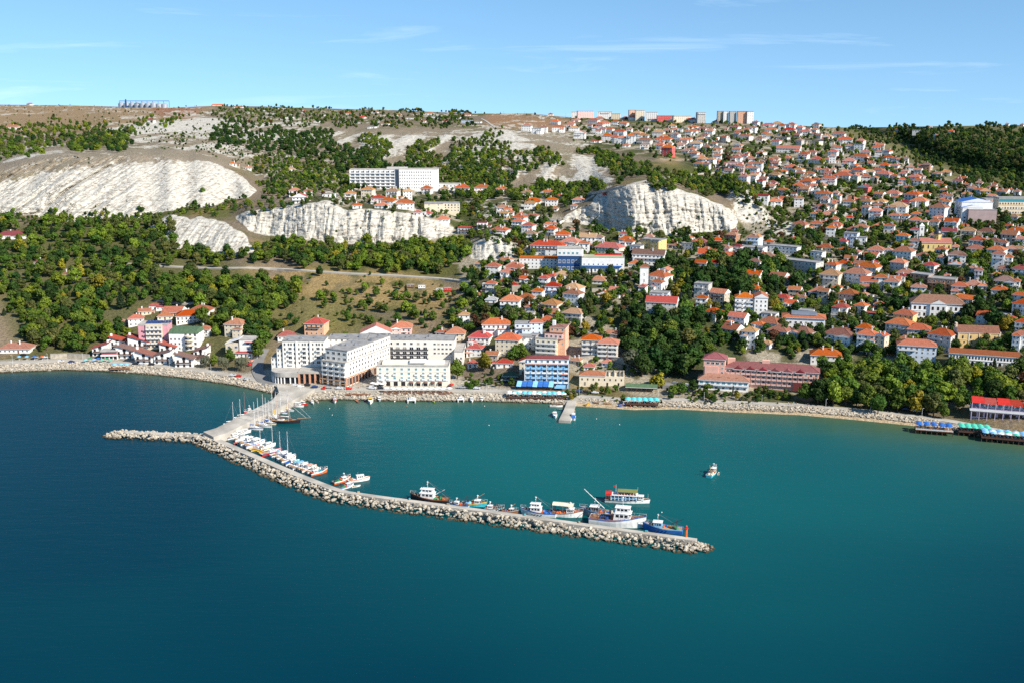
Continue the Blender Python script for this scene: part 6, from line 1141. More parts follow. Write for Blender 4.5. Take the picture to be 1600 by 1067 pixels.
# ------------------------------------------------------------ harbour works
def rock_mat():
    m, t, b = new_mat('armour_rock'); L = t.links.new
    ge = N(t, 'ShaderNodeNewGeometry'); sp = N(t, 'ShaderNodeSeparateXYZ'); L(ge.outputs['Position'], sp.inputs[0])
    nz = N(t, 'ShaderNodeTexNoise'); nz.inputs['Scale'].default_value = 0.55; nz.inputs['Detail'].default_value = 5; L(ge.outputs['Position'], nz.inputs['Vector'])
    cr = N(t, 'ShaderNodeValToRGB'); e = cr.color_ramp.elements; e[0].position = .3; e[0].color = (.25, .205, .15, 1); e[1].position = .66; e[1].color = (.53, .475, .385, 1); L(nz.outputs[0], cr.inputs[0])
    ad = N(t, 'ShaderNodeMath', operation='MULTIPLY_ADD'); L(nz.outputs[0], ad.inputs[0]); ad.inputs[1].default_value = -1.0; L(sp.outputs['Z'], ad.inputs[2])
    st = N(t, 'ShaderNodeMapRange', interpolation_type='SMOOTHSTEP'); st.inputs[1].default_value = -.15; st.inputs[2].default_value = .75; L(ad.outputs[0], st.inputs[0])
    mx = N(t, 'ShaderNodeMix', data_type='RGBA'); L(st.outputs[0], mx.inputs[0]); mx.inputs[6].default_value = (.060, .046, .026, 1); L(cr.outputs[0], mx.inputs[7]); L(mx.outputs[2], b.inputs['Base Color']); b.inputs['Roughness'].default_value = .9; b.inputs['Specular IOR Level'].default_value = .2
rock_mat()
RV = []
for i in range(7):
    r = random.Random(300+i); vs = [Vector(v) for v in ICO[0]]; pl_ = [(Vector((r.gauss(0, 1), r.gauss(0, 1), r.gauss(0, 1))).normalized(), r.uniform(.55, .85)) for _ in range(6)]
    for n, d in pl_:
        for v in vs:
            k = v.dot(n)
            if k > d: v -= n*(k-d)
    RV.append([(v.x*r.uniform(.95, 1.25), v.y*r.uniform(.8, 1.1), v.z*r.uniform(.7, .95)) for v in vs])
RME = []
for k in RV:
    b = MB(); b.add(k, ICO[1]); RME.append(b.mesh('boulder', ['armour_rock']))
def rock_mass(name, pts, parent=None, label=None):
    V = []; Fs = []
    fi = np.array(ICO[1]); n = 0
    for (x, y, z, r) in pts:
        k = np.array(random.choice(RV)); a = random.uniform(0, 6.28); c, s = math.cos(a), math.sin(a); k = np.stack([k[:, 0]*c-k[:, 1]*s, k[:, 0]*s+k[:, 1]*c, k[:, 2]], 1)*r*np.array([random.uniform(.8, 1.25), 1, random.uniform(.8, 1.1)])
        V.append(k+np.array([x, y, z])); Fs.append(fi+n); n += len(k)
    me = bpy.data.meshes.new(name); V = np.concatenate(V); Fs = np.concatenate(Fs); me.from_pydata(V.tolist(), [], Fs.tolist()); me.materials.append(MATS['armour_rock'])
    o = bpy.data.objects.new(name, me); link(o, parent); tag(o, label, None if parent is not None else 'rocks', kind='stuff'); return o
def polyw(P, z): return [at(u, v, z) for u, v in P]
def strip(name, A, B, z0, z1, m, parent):
    b = MB()
    for i in range(len(A)-1): b.add([(A[i].x, A[i].y, z0), (A[i+1].x, A[i+1].y, z0), (B[i+1].x, B[i+1].y, z0), (B[i].x, B[i].y, z0), (A[i].x, A[i].y, z1), (A[i+1].x, A[i+1].y, z1), (B[i+1].x, B[i+1].y, z1), (B[i].x, B[i].y, z1)], [(4, 5, 6, 7), (0, 1, 5, 4), (2, 3, 7, 6), (1, 2, 6, 5), (3, 0, 4, 7)])
    return b.build(name, m, parent)
def offset(P, d):
    R = []
    for i, p in enumerate(P):
        a = P[max(0, i-1)]; c = P[min(len(P)-1, i+1)]; t = Vector((c.x-a.x, c.y-a.y, 0)).normalized(); R.append(Vector((p.x-t.y*d, p.y+t.x*d, p.z)))
    return R
PW = polyw([(318, 680), (340, 690), (400, 716), (460, 742), (511, 762), (536, 769), (600, 778), (700, 791), (860, 813), (960, 827), (1071, 842), (1086, 844)], 3.0)
bw = empty('breakwater', at(600, 778, 0), 0, 'long concrete breakwater with a low sea wall and pale boulder armour on its seaward side', 'breakwater')
org = bw.location.copy()
def rel(L): return [p-Vector((org.x, org.y, 0)) for p in L]
mat('mole_concrete', (.42, .385, .33), .9, .32, .09, bump=.3)
strip('walkway', rel(offset(PW, .35)), rel(offset(PW, 5.2)), -4, 1.9, 'mole_concrete', bw)
strip('sea_wall', rel(offset(PW, -.35)), rel(offset(PW, .35)), -2, 3.0, 'mole_concrete', bw)
strip('core', rel(offset(PW, -5.5)), rel(offset(PW, -.3)), -5, -.25, 'dark_wood', bw)  # dark as wet rock; also paints shade into the gaps between boulders
SPW = polyw([(182, 674), (230, 676), (275, 678), (318, 681)], 2.0)
strip('walkway', rel(offset(SPW, -1.2)), rel(offset(SPW, 3.0)), -4, 1.7, 'mole_concrete', bw)
pts = []
def along(P, step):
    out = []
    for a, c in zip(P[:-1], P[1:]):
        L = (c-a).length; n = max(1, int(L/step)); t = (c-a).normalized()
        for i in range(n): out.append((a+(c-a)*((i+random.random())/n), t))
    return out
for p, t in along(PW, .20):
    d = random.uniform(.6, 7.6); z = 2.5-max(0, d-1.2)*.44+random.uniform(-.25, .3); pts.append((p.x+t.y*d-org.x, p.y-t.x*d-org.y, z, min(1.25, .42+.5*random.random()**2.2*1.7)))
for p, t in along(SPW, .20):
    sgn = 1 if random.random() < .75 else -1; d = random.uniform(1.6 if sgn > 0 else 3.4, 7.2 if sgn > 0 else 4.8); z = 2.2-max(0, d-2)*.42+random.uniform(-.2, .3); pts.append((p.x+sgn*t.y*d-org.x, p.y-sgn*t.x*d-org.y, z, min(1.2, .42+.5*random.random()**2.2*1.7)))
for c, n, R in ((PW[-1], 170, 6.5), (SPW[0], 150, 6.5)):
    for _ in range(n): a = random.uniform(0, 6.28); d = R*math.sqrt(random.random()); pts.append((c.x+d*math.cos(a)*1.1-org.x, c.y+d*math.sin(a)*.8-1-org.y, 2.6-d*.42+random.uniform(-.3, .4), random.uniform(.5, .95)))
pts.sort(key=lambda q: q[1]-q[2]*1.0-q[3])
for q in pts[:300]: inst('boulder', random.choice(RME), bw, q[:3], random.uniform(0, 6.28), (q[3]*random.uniform(.85, 1.2), q[3], q[3]*random.uniform(.8, 1.1)))
rock_mass('rock_armour', pts[300:], bw)
b = MB(); b.lathe([(.55, 0), (.5, 3.4), (.62, 3.5), (.62, 3.7)], n=14); lh = empty('harbour_light', at(1072, 838, 1.9), 0, 'small red harbour light column at the end of the breakwater', 'beacon'); b.build('column', 'paint_orange', lh, smooth=False)
b = MB(); b.lathe([(.8, 3.7), (.8, 3.85), (.35, 3.86), (.35, 4.6), (.45, 4.62), (.1, 5.1)], n=12); b.build('lantern', 'paint_red', lh)
LE = polyw([(318, 680), (338, 674), (380, 653), (425, 630), (436, 618), (432, 604)], 2.1); RE = polyw([(334, 688), (354, 682), (390, 664), (436, 642), (464, 627), (492, 612)], 2.1)
arm = empty('harbour_pier', LE[2], 0, 'wide concrete pier running from the shore to the breakwater with yachts on both sides', 'pier'); strip('deck', [p-Vector((arm.location.x, arm.location.y, 0)) for p in RE], [p-Vector((arm.location.x, arm.location.y, 0)) for p in LE], -4, 2.1, 'mole_concrete', arm)
b = MB(); b.lathe([(.28, 0), (.18, .4), (.34, .5)], n=8); BOL = b.mesh('bollard', ['dark_metal'])
for i, (u, v) in enumerate(((356, 680), (372, 673), (392, 661), (410, 652), (345, 672), (365, 663), (390, 650))): o = inst('mooring_bollard', BOL, None, at(u, v, 2.1)); tag(o, 'dark iron mooring bollard on the harbour pier edge', 'bollard', 'bollards on the pier')
# short jetty by the blue hotel and its shore rocks
jt = empty('jetty', at(886, 640, 0), 0, 'short concrete jetty running out beside the blue hotel terrace', 'jetty'); A = polyw([(891, 614), (881, 640), (873, 656)], 1.5); B = polyw([(903, 614), (897, 640), (891, 657)], 1.5); q = Vector((jt.location.x, jt.location.y, 0)); strip('deck', [p-q for p in B], [p-q for p in A], -3, 1.5, 'mole_concrete', jt)
q2 = polyw([(871, 657), (871, 654)], 1.5)
sp_ = []
def shore_rocks(u0, u1, n, dmin, dmax, r0, r1, lift=.25):
    for _ in range(n):
        u = random.uniform(u0, u1); d = random.uniform(dmin, dmax); p = G(u, float(shore_v(u))-d); sp_.append((p.x, p.y, p.z+random.uniform(-.1, lift), random.uniform(r0, r1)))
shore_rocks(-160, 440, 2200, -3, 12, .35, 1.15, .5); shore_rocks(470, 880, 1300, -3, 12, .35, 1.15, .5); shore_rocks(990, 1240, 800, 3.5, 12, .35, 1.1, .4); shore_rocks(1240, 1470, 800, 4.5, 13, .35, 1.1, .4); shore_rocks(1440, 1640, 260, -1, 8, .6, 1.2, .4); shore_rocks(905, 990, 120, 9, 13, .4, .8, .3)
for p, t in along(list(reversed(LE[3:])), .8)+along(RE[3:], .9): sp_.append((p.x+random.uniform(-1, 1), p.y+random.uniform(-1.5, .5), random.uniform(0, 1.6), random.uniform(.6, 1.1)))
rock_mass('shore_rocks', sp_, None, 'pale boulders heaped along the shore below the promenade')

# ------------------------------------------------------------ boats
def hull_parts(e, L, B, H, m_hull, m_deck, m_band=None, bow=.45, stern=.82, fine=1.6):
    """sections from stern (x=-L/2) to bow (x=+L/2)"""
    S = []; GW = []
    for i in range(11):
        t = i/10; hb = B/2*(stern+(1-stern)*min(1, t/.4))*(1-max(0, (t-.45)/.55)**fine*.97); sh = H*(1+bow*max(0, t-.3)**1.6*1.6+.08*max(0, .3-t)); x = -L/2+L*t; rk = .25*H*(t > .9)
        S.append([(x+rk, hb, sh), (x+rk*.8, hb*.97, sh*.62), (x, hb*.88, .12), (x, hb*.5, -.45), (x, 0, -.6), (x, -hb*.5, -.45), (x, -hb*.88, .12), (x+rk*.8, -hb*.97, sh*.62), (x+rk, -hb, sh)]); GW.append((x, hb, sh, rk))
    b = MB(); b.loft(S, cap=False); b.add(S[0], [tuple(range(9))]); o = b.build('hull', m_hull, e)
    if m_band:
        b = MB()
        for s in (1, -1):
            for i in range(10):
                (x, h, z, k), (x2, h2, z2, k2) = GW[i], GW[i+1]; b.add([(x+k, s*(h+.05), z-.28), (x2+k2, s*(h2+.05), z2-.28), (x2+k2, s*(h2+.05), z2+.06), (x+k, s*(h+.05), z+.06)], [(0, 1, 2, 3)])
        b.add([(-L/2-.03, -GW[0][1], GW[0][2]-.28), (-L/2-.03, GW[0][1], GW[0][2]-.28), (-L/2-.03, GW[0][1], GW[0][2]+.06), (-L/2-.03, -GW[0][1], GW[0][2]+.06)], [(0, 1, 2, 3)]); b.build('rubbing_strake', m_band, e)
    b = MB()
    for i in range(10): (x, h, z, k), (x2, h2, z2, k2) = GW[i], GW[i+1]; b.add([(x+k, -h*.96, z-.18), (x2+k2, -h2*.96, z2-.18), (x2+k2, h2*.96, z2-.18), (x+k, h*.96, z-.18)], [(0, 1, 2, 3)])
    b.build('deck', m_deck, e); return GW
def cabin(e, x0, x1, w_, z0, h, m='white_paint', rm=None, taper=.8, name='cabin', n=3):
    b = MB(); y = w_/2; d = (x1-x0)*.12
    b.add([(x0, -y, z0), (x1, -y, z0), (x1, y, z0), (x0, y, z0), (x0+d*.5, -y*taper, z0+h), (x1-d, -y*taper, z0+h), (x1-d, y*taper, z0+h), (x0+d*.5, y*taper, z0+h)], [(4, 5, 6, 7), (0, 1, 5, 4), (1, 2, 6, 5), (2, 3, 7, 6), (3, 0, 4, 7)]); o = b.build(name, m, e)
    b = MB(); z1, z2 = z0+h*.48, z0+h*.86
    for s in (1, -1):
        for i in range(n):
            xa = x0+(x1-x0)*(.14+.74*i/n); xb = x0+(x1-x0)*(.14+.74*(i+.75)/n); ya = s*(y*(1-(1-taper)*.48)+.02); yb = s*(y*(1-(1-taper)*.86)+.02); b.add([(xa, ya, z1), (xb, ya, z1), (xb, yb, z2), (xa, yb, z2)], [(0, 1, 2, 3)])
    k1, k2 = d*.48, d*.86; b.add([(x1-k1+.03, -y*.8, z1), (x1-k1+.03, y*.8, z1), (x1-k2+.03, y*.7, z2), (x1-k2+.03, -y*.7, z2)], [(0, 1, 2, 3)]); b.build('cabin_window', 'glass', o)
    if rm: b = MB(); b.box(x0-.1, x1+.1, -y*taper-.15, y*taper+.15, z0+h, z0+h+.12); b.build('cabin_roof', rm, o)
    return o
def pole(e, name, a, b_, r0, r1, m): b = MB(); b.tube(a, b_, r0, r1, 6); return b.build(name, m, e)
def boat(name, u, v, hd, label, cat='boat', group=None): return empty(name, at(u, v, 0), math.radians(hd), label, cat, group)
def yacht(u, v, hd, L_, label, hull='white_paint', cover='paint_blue', mast=1.3, mm='white_paint', group='sailing yachts in the harbour', band=None):
    L = L_*1.22; e = boat('sailing_yacht', u, v, hd, label, 'yacht', group); H = .1*L; hull_parts(e, L, L*.31, H, hull, 'white_trim', band or 'paint_navy', .25, .7); cabin(e, -L*.12, L*.22, L*.19, H, .055*L, taper=.75)
    M = mast*L; m = pole(e, 'mast', (L*.08, 0, H*.6), (L*.08, 0, M), .13, .09, mm); pole(m, 'spreader', (L*.08, -L*.09, M*.62), (L*.08, L*.09, M*.62), .05, .05, mm); o = pole(e, 'boom', (L*.08, 0, H+1.1), (-L*.36, 0, H+1.2), .08, .07, mm); pole(o, 'sail_cover', (L*.05, 0, H+1.28), (-L*.34, 0, H+1.36), .24, .16, cover)
    b = MB()
    for a in ((L*.5, 0, H*1.3), (-L*.5, 0, H), (L*.06, L*.15, H), (L*.06, -L*.15, H)): b.tube((L*.08, 0, M*.97), a, .025, n=3)
    b.build('rigging', 'steel', e); b = MB(); b.box(-L*.42, -L*.16, -L*.09, L*.09, H-.15, H-.1); b.build('cockpit', 'grey' if False else 'light_wood', e)
    if random.random() < .5: b = MB(); b.add([(-L*.2, -L*.1, H+.9), (-L*.02, -L*.09, H+1.0), (-L*.02, L*.09, H+1.0), (-L*.2, L*.1, H+.9), (L*.03, -L*.08, H+.4), (L*.03, L*.08, H+.4)], [(0, 1, 2, 3), (1, 4, 5, 2)]); b.build('spray_hood', cover, e)
    return e
def motorboat(u, v, hd, L_, label, hull='white_paint', roofm='white_paint', band=None, cover=None, group='motor boats in the harbour'):
    L = L_*1.25; e = boat('motor_boat', u, v, hd, label, 'boat', group); H = .14*L; hull_parts(e, L, L*.34, H, hull, 'white_trim', band, .4, .9); cabin(e, -L*.12, L*.24, L*.25, H-.1, .16*L, 'white_paint', roofm)
    if cover: b = MB(); b.add([(-L*.46, -L*.14, H+.1), (-L*.1, -L*.13, H+.9), (-L*.1, L*.13, H+.9), (-L*.46, L*.14, H+.1), (-L*.46, -L*.14, H-.1), (-L*.46, L*.14, H-.1)], [(0, 1, 2, 3), (0, 3, 5, 4)]); b.build('boat_cover', cover, e)
    else: b = MB(); b.box(-L*.44, -L*.30, -L*.12, L*.12, H-.15, H+.25); b.build('bench', 'light_wood', e)
    pole(e, 'aerial', (-L*.05, 0, H+.15*L), (-L*.05, 0, H+.32*L), .03, .02, 'white_paint'); b = MB(); b.box(-L*.53, -L*.49, -.2, .2, .1, H+.3); b.build('outboard_motor', 'paint_black', e)
    return e
def dinghy(u, v, hd, L, label, hull='white_paint', z=0, group='rowing boats and tenders'):
    e = boat('dinghy', u, v, hd, label, 'boat', group); e.location = at(u, v, z); hull_parts(e, L, L*.36, .11*L, hull, 'light_wood', None, .35, .85); b = MB()
    for x in (-.28, .02): b.box(L*x, L*x+.3, -L*.15, L*.15, .11*L-.1, .11*L-.02)
    b.build('thwart', 'wood', e); return e
def trawler(u, v, hd, L, label, hull='white_paint', band='paint_blue', house='white_paint', deckm='wood', aft=True, boom=None, two=False, name='fishing_boat', gear='dark_metal', net=None, long=0.0):
    e = boat(name, u, v, hd, label, 'fishing boat', None); H = .12*L; GW = hull_parts(e, L, L*.30, H, hull, deckm, band, .75, .85, 2.0)
    x0, x1 = (L*.02-long*L, L*.26) if aft else (-L*.34, -L*.06); z = H*1.05
    c = cabin(e, x0, x1, L*.19, z-.3, .11*L+.3, house, 'white_trim', .95, 'deckhouse')
    top = z+.11*L
    if two: c2 = cabin(e, x0+L*.03, x1-L*.02, L*.16, top+.12, .085*L, house, 'white_trim', .9, 'wheelhouse'); top += .085*L+.12
    m = pole(e, 'mast', ((x0+x1)/2, 0, top), ((x0+x1)/2, 0, top+.20*L), .12, .06, 'white_paint'); b = MB(); b.box((x0+x1)/2-.1, (x0+x1)/2+.1, -.9, .9, top+.12*L, top+.12*L+.12); b.lathe([(.4, 0), (.4, .25)], ((x0+x1)/2, 0, top+.16*L), 8); b.build('radar', 'white_paint', m)
    gx = -L*.34 if aft else L*.12
    b = MB()
    for s in (-1, 1): b.tube((gx, s*L*.11, H*.9), (gx, s*L*.09, H+.20*L), .10, n=5)
    b.tube((gx, -L*.1, H+.20*L), (gx, L*.1, H+.20*L), .1, n=5); b.build('gallows', gear, e)
    if boom: pole(e, 'boom', (boom[0]*L, 0, H+.08*L), (boom[1]*L, 0, boom[2]*L), .16, .10, boom[3])
    b = MB()
    for k in range(9): r = random.Random(k+int(L*10)); b.lathe([(.9, 0), (.7, .4), (.2, .65)], ((-L*.36+r.random()*L*.22) if aft else (r.random()*L*.2+L*.02), r.uniform(-.07, .07)*L, H-.15), 6)
    b.build('net_pile', net or 'paint_green', e)
    b = MB()
    for s in (-1, 1):
        for i in range(6, 11): x, h, zz, k = GW[i]; b.tube((x+k, s*h*.95, zz), (x+k, s*h*.95, zz+.9), .04, n=4)
        for i in range(6, 10): x, h, zz, k = GW[i]; x2, h2, z2, k2 = GW[i+1]; b.tube((x+k, s*h*.95, zz+.9), (x2+k2, s*h2*.95, z2+.9), .035, n=3)
    b.build('rail', 'white_paint', e)
    mx_ = (x0+x1)/2; b = MB(); tip = (mx_, 0, top+.19*L); gt = (gx, 0, H+.20*L)
    for q in ((L*.5, 0, H*1.7), (-L*.48, 0, H*1.1), gt, (mx_-.5, L*.13, H), (mx_-.5, -L*.13, H)): b.tube(tip, q, .035, n=3)
    b.tube(gt, (-L*.48, L*.1, H), .03, n=3); b.tube(gt, (-L*.48, -L*.1, H), .03, n=3); b.build('rigging', 'dark_metal', e)
    rr = random.Random(int(u*7+v)); b = MB()
    for k in range(7): xx = rr.uniform(-.44, .0 if aft else .4)*L; yy = rr.uniform(-.1, .1)*L; q = rr.uniform(.3, .8); b.cur = k % 3; b.box(xx, xx+q*1.3, yy, yy+q, H-.18, H-.1+q)
    b.build('deck_box', ['light_wood', 'paint_blue', 'paint_orange'], e)
    b = MB(); b.tube((gx+L*.09, -L*.06, H+.25), (gx+L*.09, L*.06, H+.25), .38, n=9); b.box(gx+L*.09-.5, gx+L*.09+.5, -L*.07, -L*.06, H-.2, H+.7); b.box(gx+L*.09-.5, gx+L*.09+.5, L*.06, L*.07, H-.2, H+.7); b.build('winch', gear, e)
    b = MB()
    for k in range(3): b.lathe([(.1, -.3), (.34, -.15), (.34, .15), (.1, .3)], (x0-.6, (k-1)*.8, H+.2), 8)
    b.build('float', 'paint_orange', e)
    b = MB(); b.box(L*.28, L*.36, -L*.05, L*.05, H*1.15, H*1.15+.5); b.build('fore_hatch', deckm, e)
    b = MB()
    for k in range(4): b.lathe([(.28, 0), (.28, .18)], (-L*.1+k*L*.09, L*.153, H*.55), 8)
    b.build('fender', 'paint_black', e); e.scale = (1.03, 1.06, 1.14)
    return e
def passenger_boat():
    e = boat('passenger_boat', 980, 784, -8, 'blue and white excursion boat with green awning and red stern canopy under way', 'boat'); L = 20; hull_parts(e, L, 5, 1.5, 'white_paint', 'light_wood', 'paint_black', .55, .9)
    b = MB(); b.box(-7.5, 4.5, -2.0, 2.0, 1.3, 2.4); b.build('saloon', 'paint_sky', e); b = MB()
    for x in np.linspace(-7.3, 4.3, 8):
        for s in (-1, 1): b.box(x-.12, x+.12, s*2.02-.08, s*2.02+.08, 1.3, 3.7)
    b.build('post', 'white_paint', e); b = MB()
    for x in np.linspace(-6.4, 3.4, 7): b.box(x-.5, x+.5, -2.04, 2.04, 1.6, 2.2)
    b.build('saloon_window', 'glass', e); b = MB(); b.box(-7.6, 4.8, -2.3, 2.3, 3.7, 3.85); b.build('upper_deck', 'white_paint', e)
    b = MB(); b.box(-4.5, 4.6, -2.1, 2.1, 5.4, 5.55); b.build('awning', mat('moss_canvas', (.20, .21, .06), .9), e); b = MB()
    for x in (-4.3, -1.3, 1.6, 4.4):
        for s in (-1, 1): b.tube((x, s*2.0, 3.85), (x, s*2.0, 5.4), .05, n=4)
    b.build('awning_post', 'white_paint', e); b = MB()
    for x in np.linspace(-3.8, 3.8, 7): b.box(x-.2, x+.2, -1.6, 1.6, 3.9, 4.4)
    b.build('bench', 'paint_salmon', e); b = MB(); b.box(-9.8, -7.0, -2.2, 2.2, 3.6, 4.4); b.build('stern_canopy', 'paint_red', e); b = MB()
    for x in (-9.6, -8.2):
        for s in (-1, 1): b.tube((x, s*2, 1.3), (x, s*2, 3.6), .06, n=4)
    b.build('canopy_post', 'paint_orange', e); pole(e, 'mast', (-5.2, 0, 3.8), (-5.2, 0, 8.2), .1, .05, 'white_paint'); pole(e, 'flagstaff', (9.3, 0, 2), (9.3, 0, 4.6), .05, .03, 'white_paint'); pole(e, 'aerial', (4.6, 1, 5.5), (4.6, 1, 7.2), .04, .03, 'white_paint'); b = MB(); b.box(-6.3, -5.3, -.02, .02, 7.0, 7.7); b.build('flag', 'paint_red', e)
    cabin(e, 5, 7.4, 2.6, 1.5, 1.9, 'white_paint', 'white_trim', .9, 'wheelhouse', 2)
passenger_boat()
def schooner():
    e = boat('schooner', 447, 660, -4, 'dark hulled two-masted wooden schooner with long bowsprit moored at the pier', 'schooner'); L = 16; H = 1.7; hull_parts(e, L, 4.4, H, 'paint_black', 'light_wood', 'paint_brown', .5, .75); cabin(e, -4.5, -1, 2.4, H, 1.3, 'white_paint', 'wood', .9, 'deckhouse'); cabin(e, 1.5, 3.5, 1.9, H, .8, 'wood', None, .9, 'skylight')
    for x, h in ((2.2, 17), (-4.6, 18.5)):
        m = pole(e, 'mast', (x, 0, H-.5), (x-.8, 0, h), .2, .1, mat('spar_varnish', (.36, .17, .07), .5)); pole(m, 'crosstree', (x-.5, -1.2, h*.7), (x-.5, 1.2, h*.7), .06, .06, 'spar_varnish'); o = pole(e, 'boom', (x-.2, 0, H+1.6), (x-5.6, 0, H+1.9), .1, .08, 'spar_varnish'); pole(o, 'furled_sail', (x-.4, 0, H+1.9), (x-5.2, 0, H+2.2), .3, .2, 'white_paint')
    pole(e, 'bowsprit', (6.5, 0, H+.9), (14.5, 0, H+1.6), .2, .12, 'light_wood'); b = MB()
    for a, c in (((1.6, 0, 16), (14.2, 0, H+1.6)), ((1.6, 0, 12), (11.5, 0, H+1.4)), ((-5.3, 0, 18), (-8, 0, H)), ((1.6, 0, 16), (2, 2.1, H)), ((1.6, 0, 16), (2, -2.1, H)), ((-5.3, 0, 17.6), (-4.5, 2.1, H)), ((-5.3, 0, 17.6), (-4.5, -2.1, H)), ((-5.3, 0, 17.8), (1.6, 0, 16))): b.tube(a, c, .05, n=3)
    b.build('rigging', 'white_paint', e); b = MB(); b.box(-6.2, -6.17, -1.2, .2, 5, 8); b.build('flag', 'paint_yellow', e)
schooner()
def catamaran(u, v, hd, L, label, mast=True):
    e = boat('catamaran', u, v, hd, label, 'catamaran')
    for s in (-1, 1):
        b = MB(); S = []
        for i in range(7): t = i/6; hb = .55*(1-max(0, (t-.5)/.5)**2*.95); x = -L/2+L*t; S.append([(x, s*L*.24+hb, 1.3), (x, s*L*.24+hb*.8, 0), (x, s*L*.24, -.4), (x, s*L*.24-hb*.8, 0), (x, s*L*.24-hb, 1.3)])
        b.loft(S); b.add([p for q in S for p in (q[0], q[4])], [(2*i, 2*i+1, 2*i+3, 2*i+2) for i in range(6)]); b.build('hull', 'white_paint', e)
    b = MB(); b.box(-L*.42, L*.12, -L*.24, L*.24, .9, 1.35); b.build('bridge_deck', 'white_paint', e); cabin(e, -L*.3, L*.12, L*.36, 1.35, 1.0, taper=.8); b = MB(); b.box(L*.3, L*.33, -L*.24, L*.24, 1.0, 1.2); b.build('cross_beam', 'steel', e)
    if mast: pole(e, 'mast', (0, 0, 2), (0, 0, L*1.25), .12, .08, 'white_paint'); pole(e, 'boom', (0, 0, 3), (-L*.4, 0, 3.1), .14, .12, 'paint_navy')
catamaran(643, 627, -86, 9, 'white sailing catamaran with bare mast moored before the cream hotel'); catamaran(720, 626, -88, 7, 'white motor catamaran without a mast by the shore rocks', False)
# fishing fleet along the breakwater
trawler(964, 820, -14, 23, 'big white and blue trawler with two-level wheelhouse at the breakwater', two=True, aft=True, net='paint_navy', long=.08)
trawler(938, 806, 166, 17, 'grey green net boat with tall white crane boom beside the big trawler', hull='paint_grey', band='paint_sky', house='steel', boom=(-.10, .42, .62, 'white_paint'), net='stone')
trawler(1036, 830, 166, 16, 'blue hulled trawler with pale wheelhouse and dark derrick near the harbour light', hull='paint_blue', band='paint_sky', house='paint_sky', boom=(-.2, -.52, .36, 'dark_metal'), deckm='light_wood')
trawler(842, 805, 168, 15, 'white trawler with blue strake and tall white wheelhouse next to the awning boat', hull='white_paint', band='paint_blue', two=True, net='paint_blue', long=.1)
trawler(672, 784, 168, 17, 'white superstructure trawler with dark hull and brown work deck alone by the bend', hull='paint_black', band='paint_brown', two=True, net='paint_green', boom=(-.15, -.4, .34, 'white_paint'), long=.16)
trawler(718, 791, 170, 8.5, 'small white fishing boat with blue strake and white wheelhouse at the breakwater', hull='white_paint', band='paint_blue', net='paint_navy')
trawler(741, 790, -10, 11, 'turquoise fishing boat with orange boom and blue tarpaulin', hull='paint_turquoise', band='paint_yellow', net='paint_sky', boom=(-.1, .42, .5, 'light_wood'))
trawler(772, 797, -8, 8.5, 'small white cabin fishing boat with stubby mast', hull='white_paint', band='paint_turquoise', aft=False, net='wood')
trawler(795, 801, -8, 8, 'low brown work boat with wooden boom on the breakwater', hull='paint_brown', band='paint_grey', house='steel', boom=(-.05, .35, .5, 'light_wood'), net='wood')
trawler(1113, 741, 62, 11, 'turquoise and cream fishing boat anchored alone in the bay', hull='paint_turquoise', band='white_paint', house='paint_cream', aft=True, boom=(-.3, -.42, .5, 'paint_yellow'), net='paint_cream')
dinghy(1123, 740, 70, 3.4, 'white dinghy tied alongside the anchored turquoise fishing boat')
e = trawler(884, 806, -10, 14, 'white boat with wide cream sunshade roof over an orange deck', hull='white_paint', band='paint_brown', deckm='paint_orange', net='paint_orange'); b = MB(); b.add([(-5.6, -2.2, 5), (3.4, -2.2, 4.8), (3.4, 2.2, 4.8), (-5.6, 2.2, 5), (-5.6, 0, 5.5), (3.4, 0, 5.3)], [(0, 1, 5, 4), (4, 5, 2, 3)]); b.build('sunshade', 'paint_cream', e); b = MB()
for x in (-5.4, -1, 3.2):
    for s in (-1, 1): b.tube((x, s*2.1, 1.6), (x, s*2.1, 4.9), .06, n=4)
b.build('sunshade_post', 'paint_grey', e)
trawler(534, 753, 40, 9, 'orange fishing boat with white cabin at the bend of the breakwater', hull='paint_orange', band='white_paint', net='paint_green'); trawler(541, 762, 44, 8, 'white fishing boat with blue trim beside the orange one at the bend', band='paint_blue', net='paint_green'); motorboat(561, 751, 20, 8, 'white launch with orange stripe lying outside the orange fishing boat', band='paint_orange'); dinghy(556, 760, 30, 4.5, 'white open boat with green nets at the breakwater bend')
# yachts and cruisers berthed stern to the breakwater
HB = 47
motorboat(365, 684, HB, 7, 'white cabin cruiser in the corner berth of the breakwater', band='paint_navy'); motorboat(372, 680, HB-6, 7, 'white cruiser with red stripe in the corner of the pier', band='paint_red'); motorboat(381, 677, HB-10, 6.5, 'white sports boat beside the corner cruisers')
dinghy(371, 692, HB, 4.5, 'red open boat under a blue tarpaulin', 'paint_red'); motorboat(388, 692, HB, 9, 'white motor cruiser with navy stripe on the breakwater', band='paint_navy'); motorboat(398, 696, HB, 10, 'larger white motor cruiser with blue stripe on the breakwater', band='paint_blue')
yacht(405, 701, HB, 9.5, 'yellow hulled sailing yacht with white deck', 'paint_yellow', 'paint_red', 1.25); dinghy(412, 705, HB, 7, 'broad yellow open boat beside the yellow yacht', 'paint_yellow'); yacht(424, 708, HB, 10.5, 'red hulled sailing yacht with very tall mast', 'paint_red', 'white_paint', 1.55)
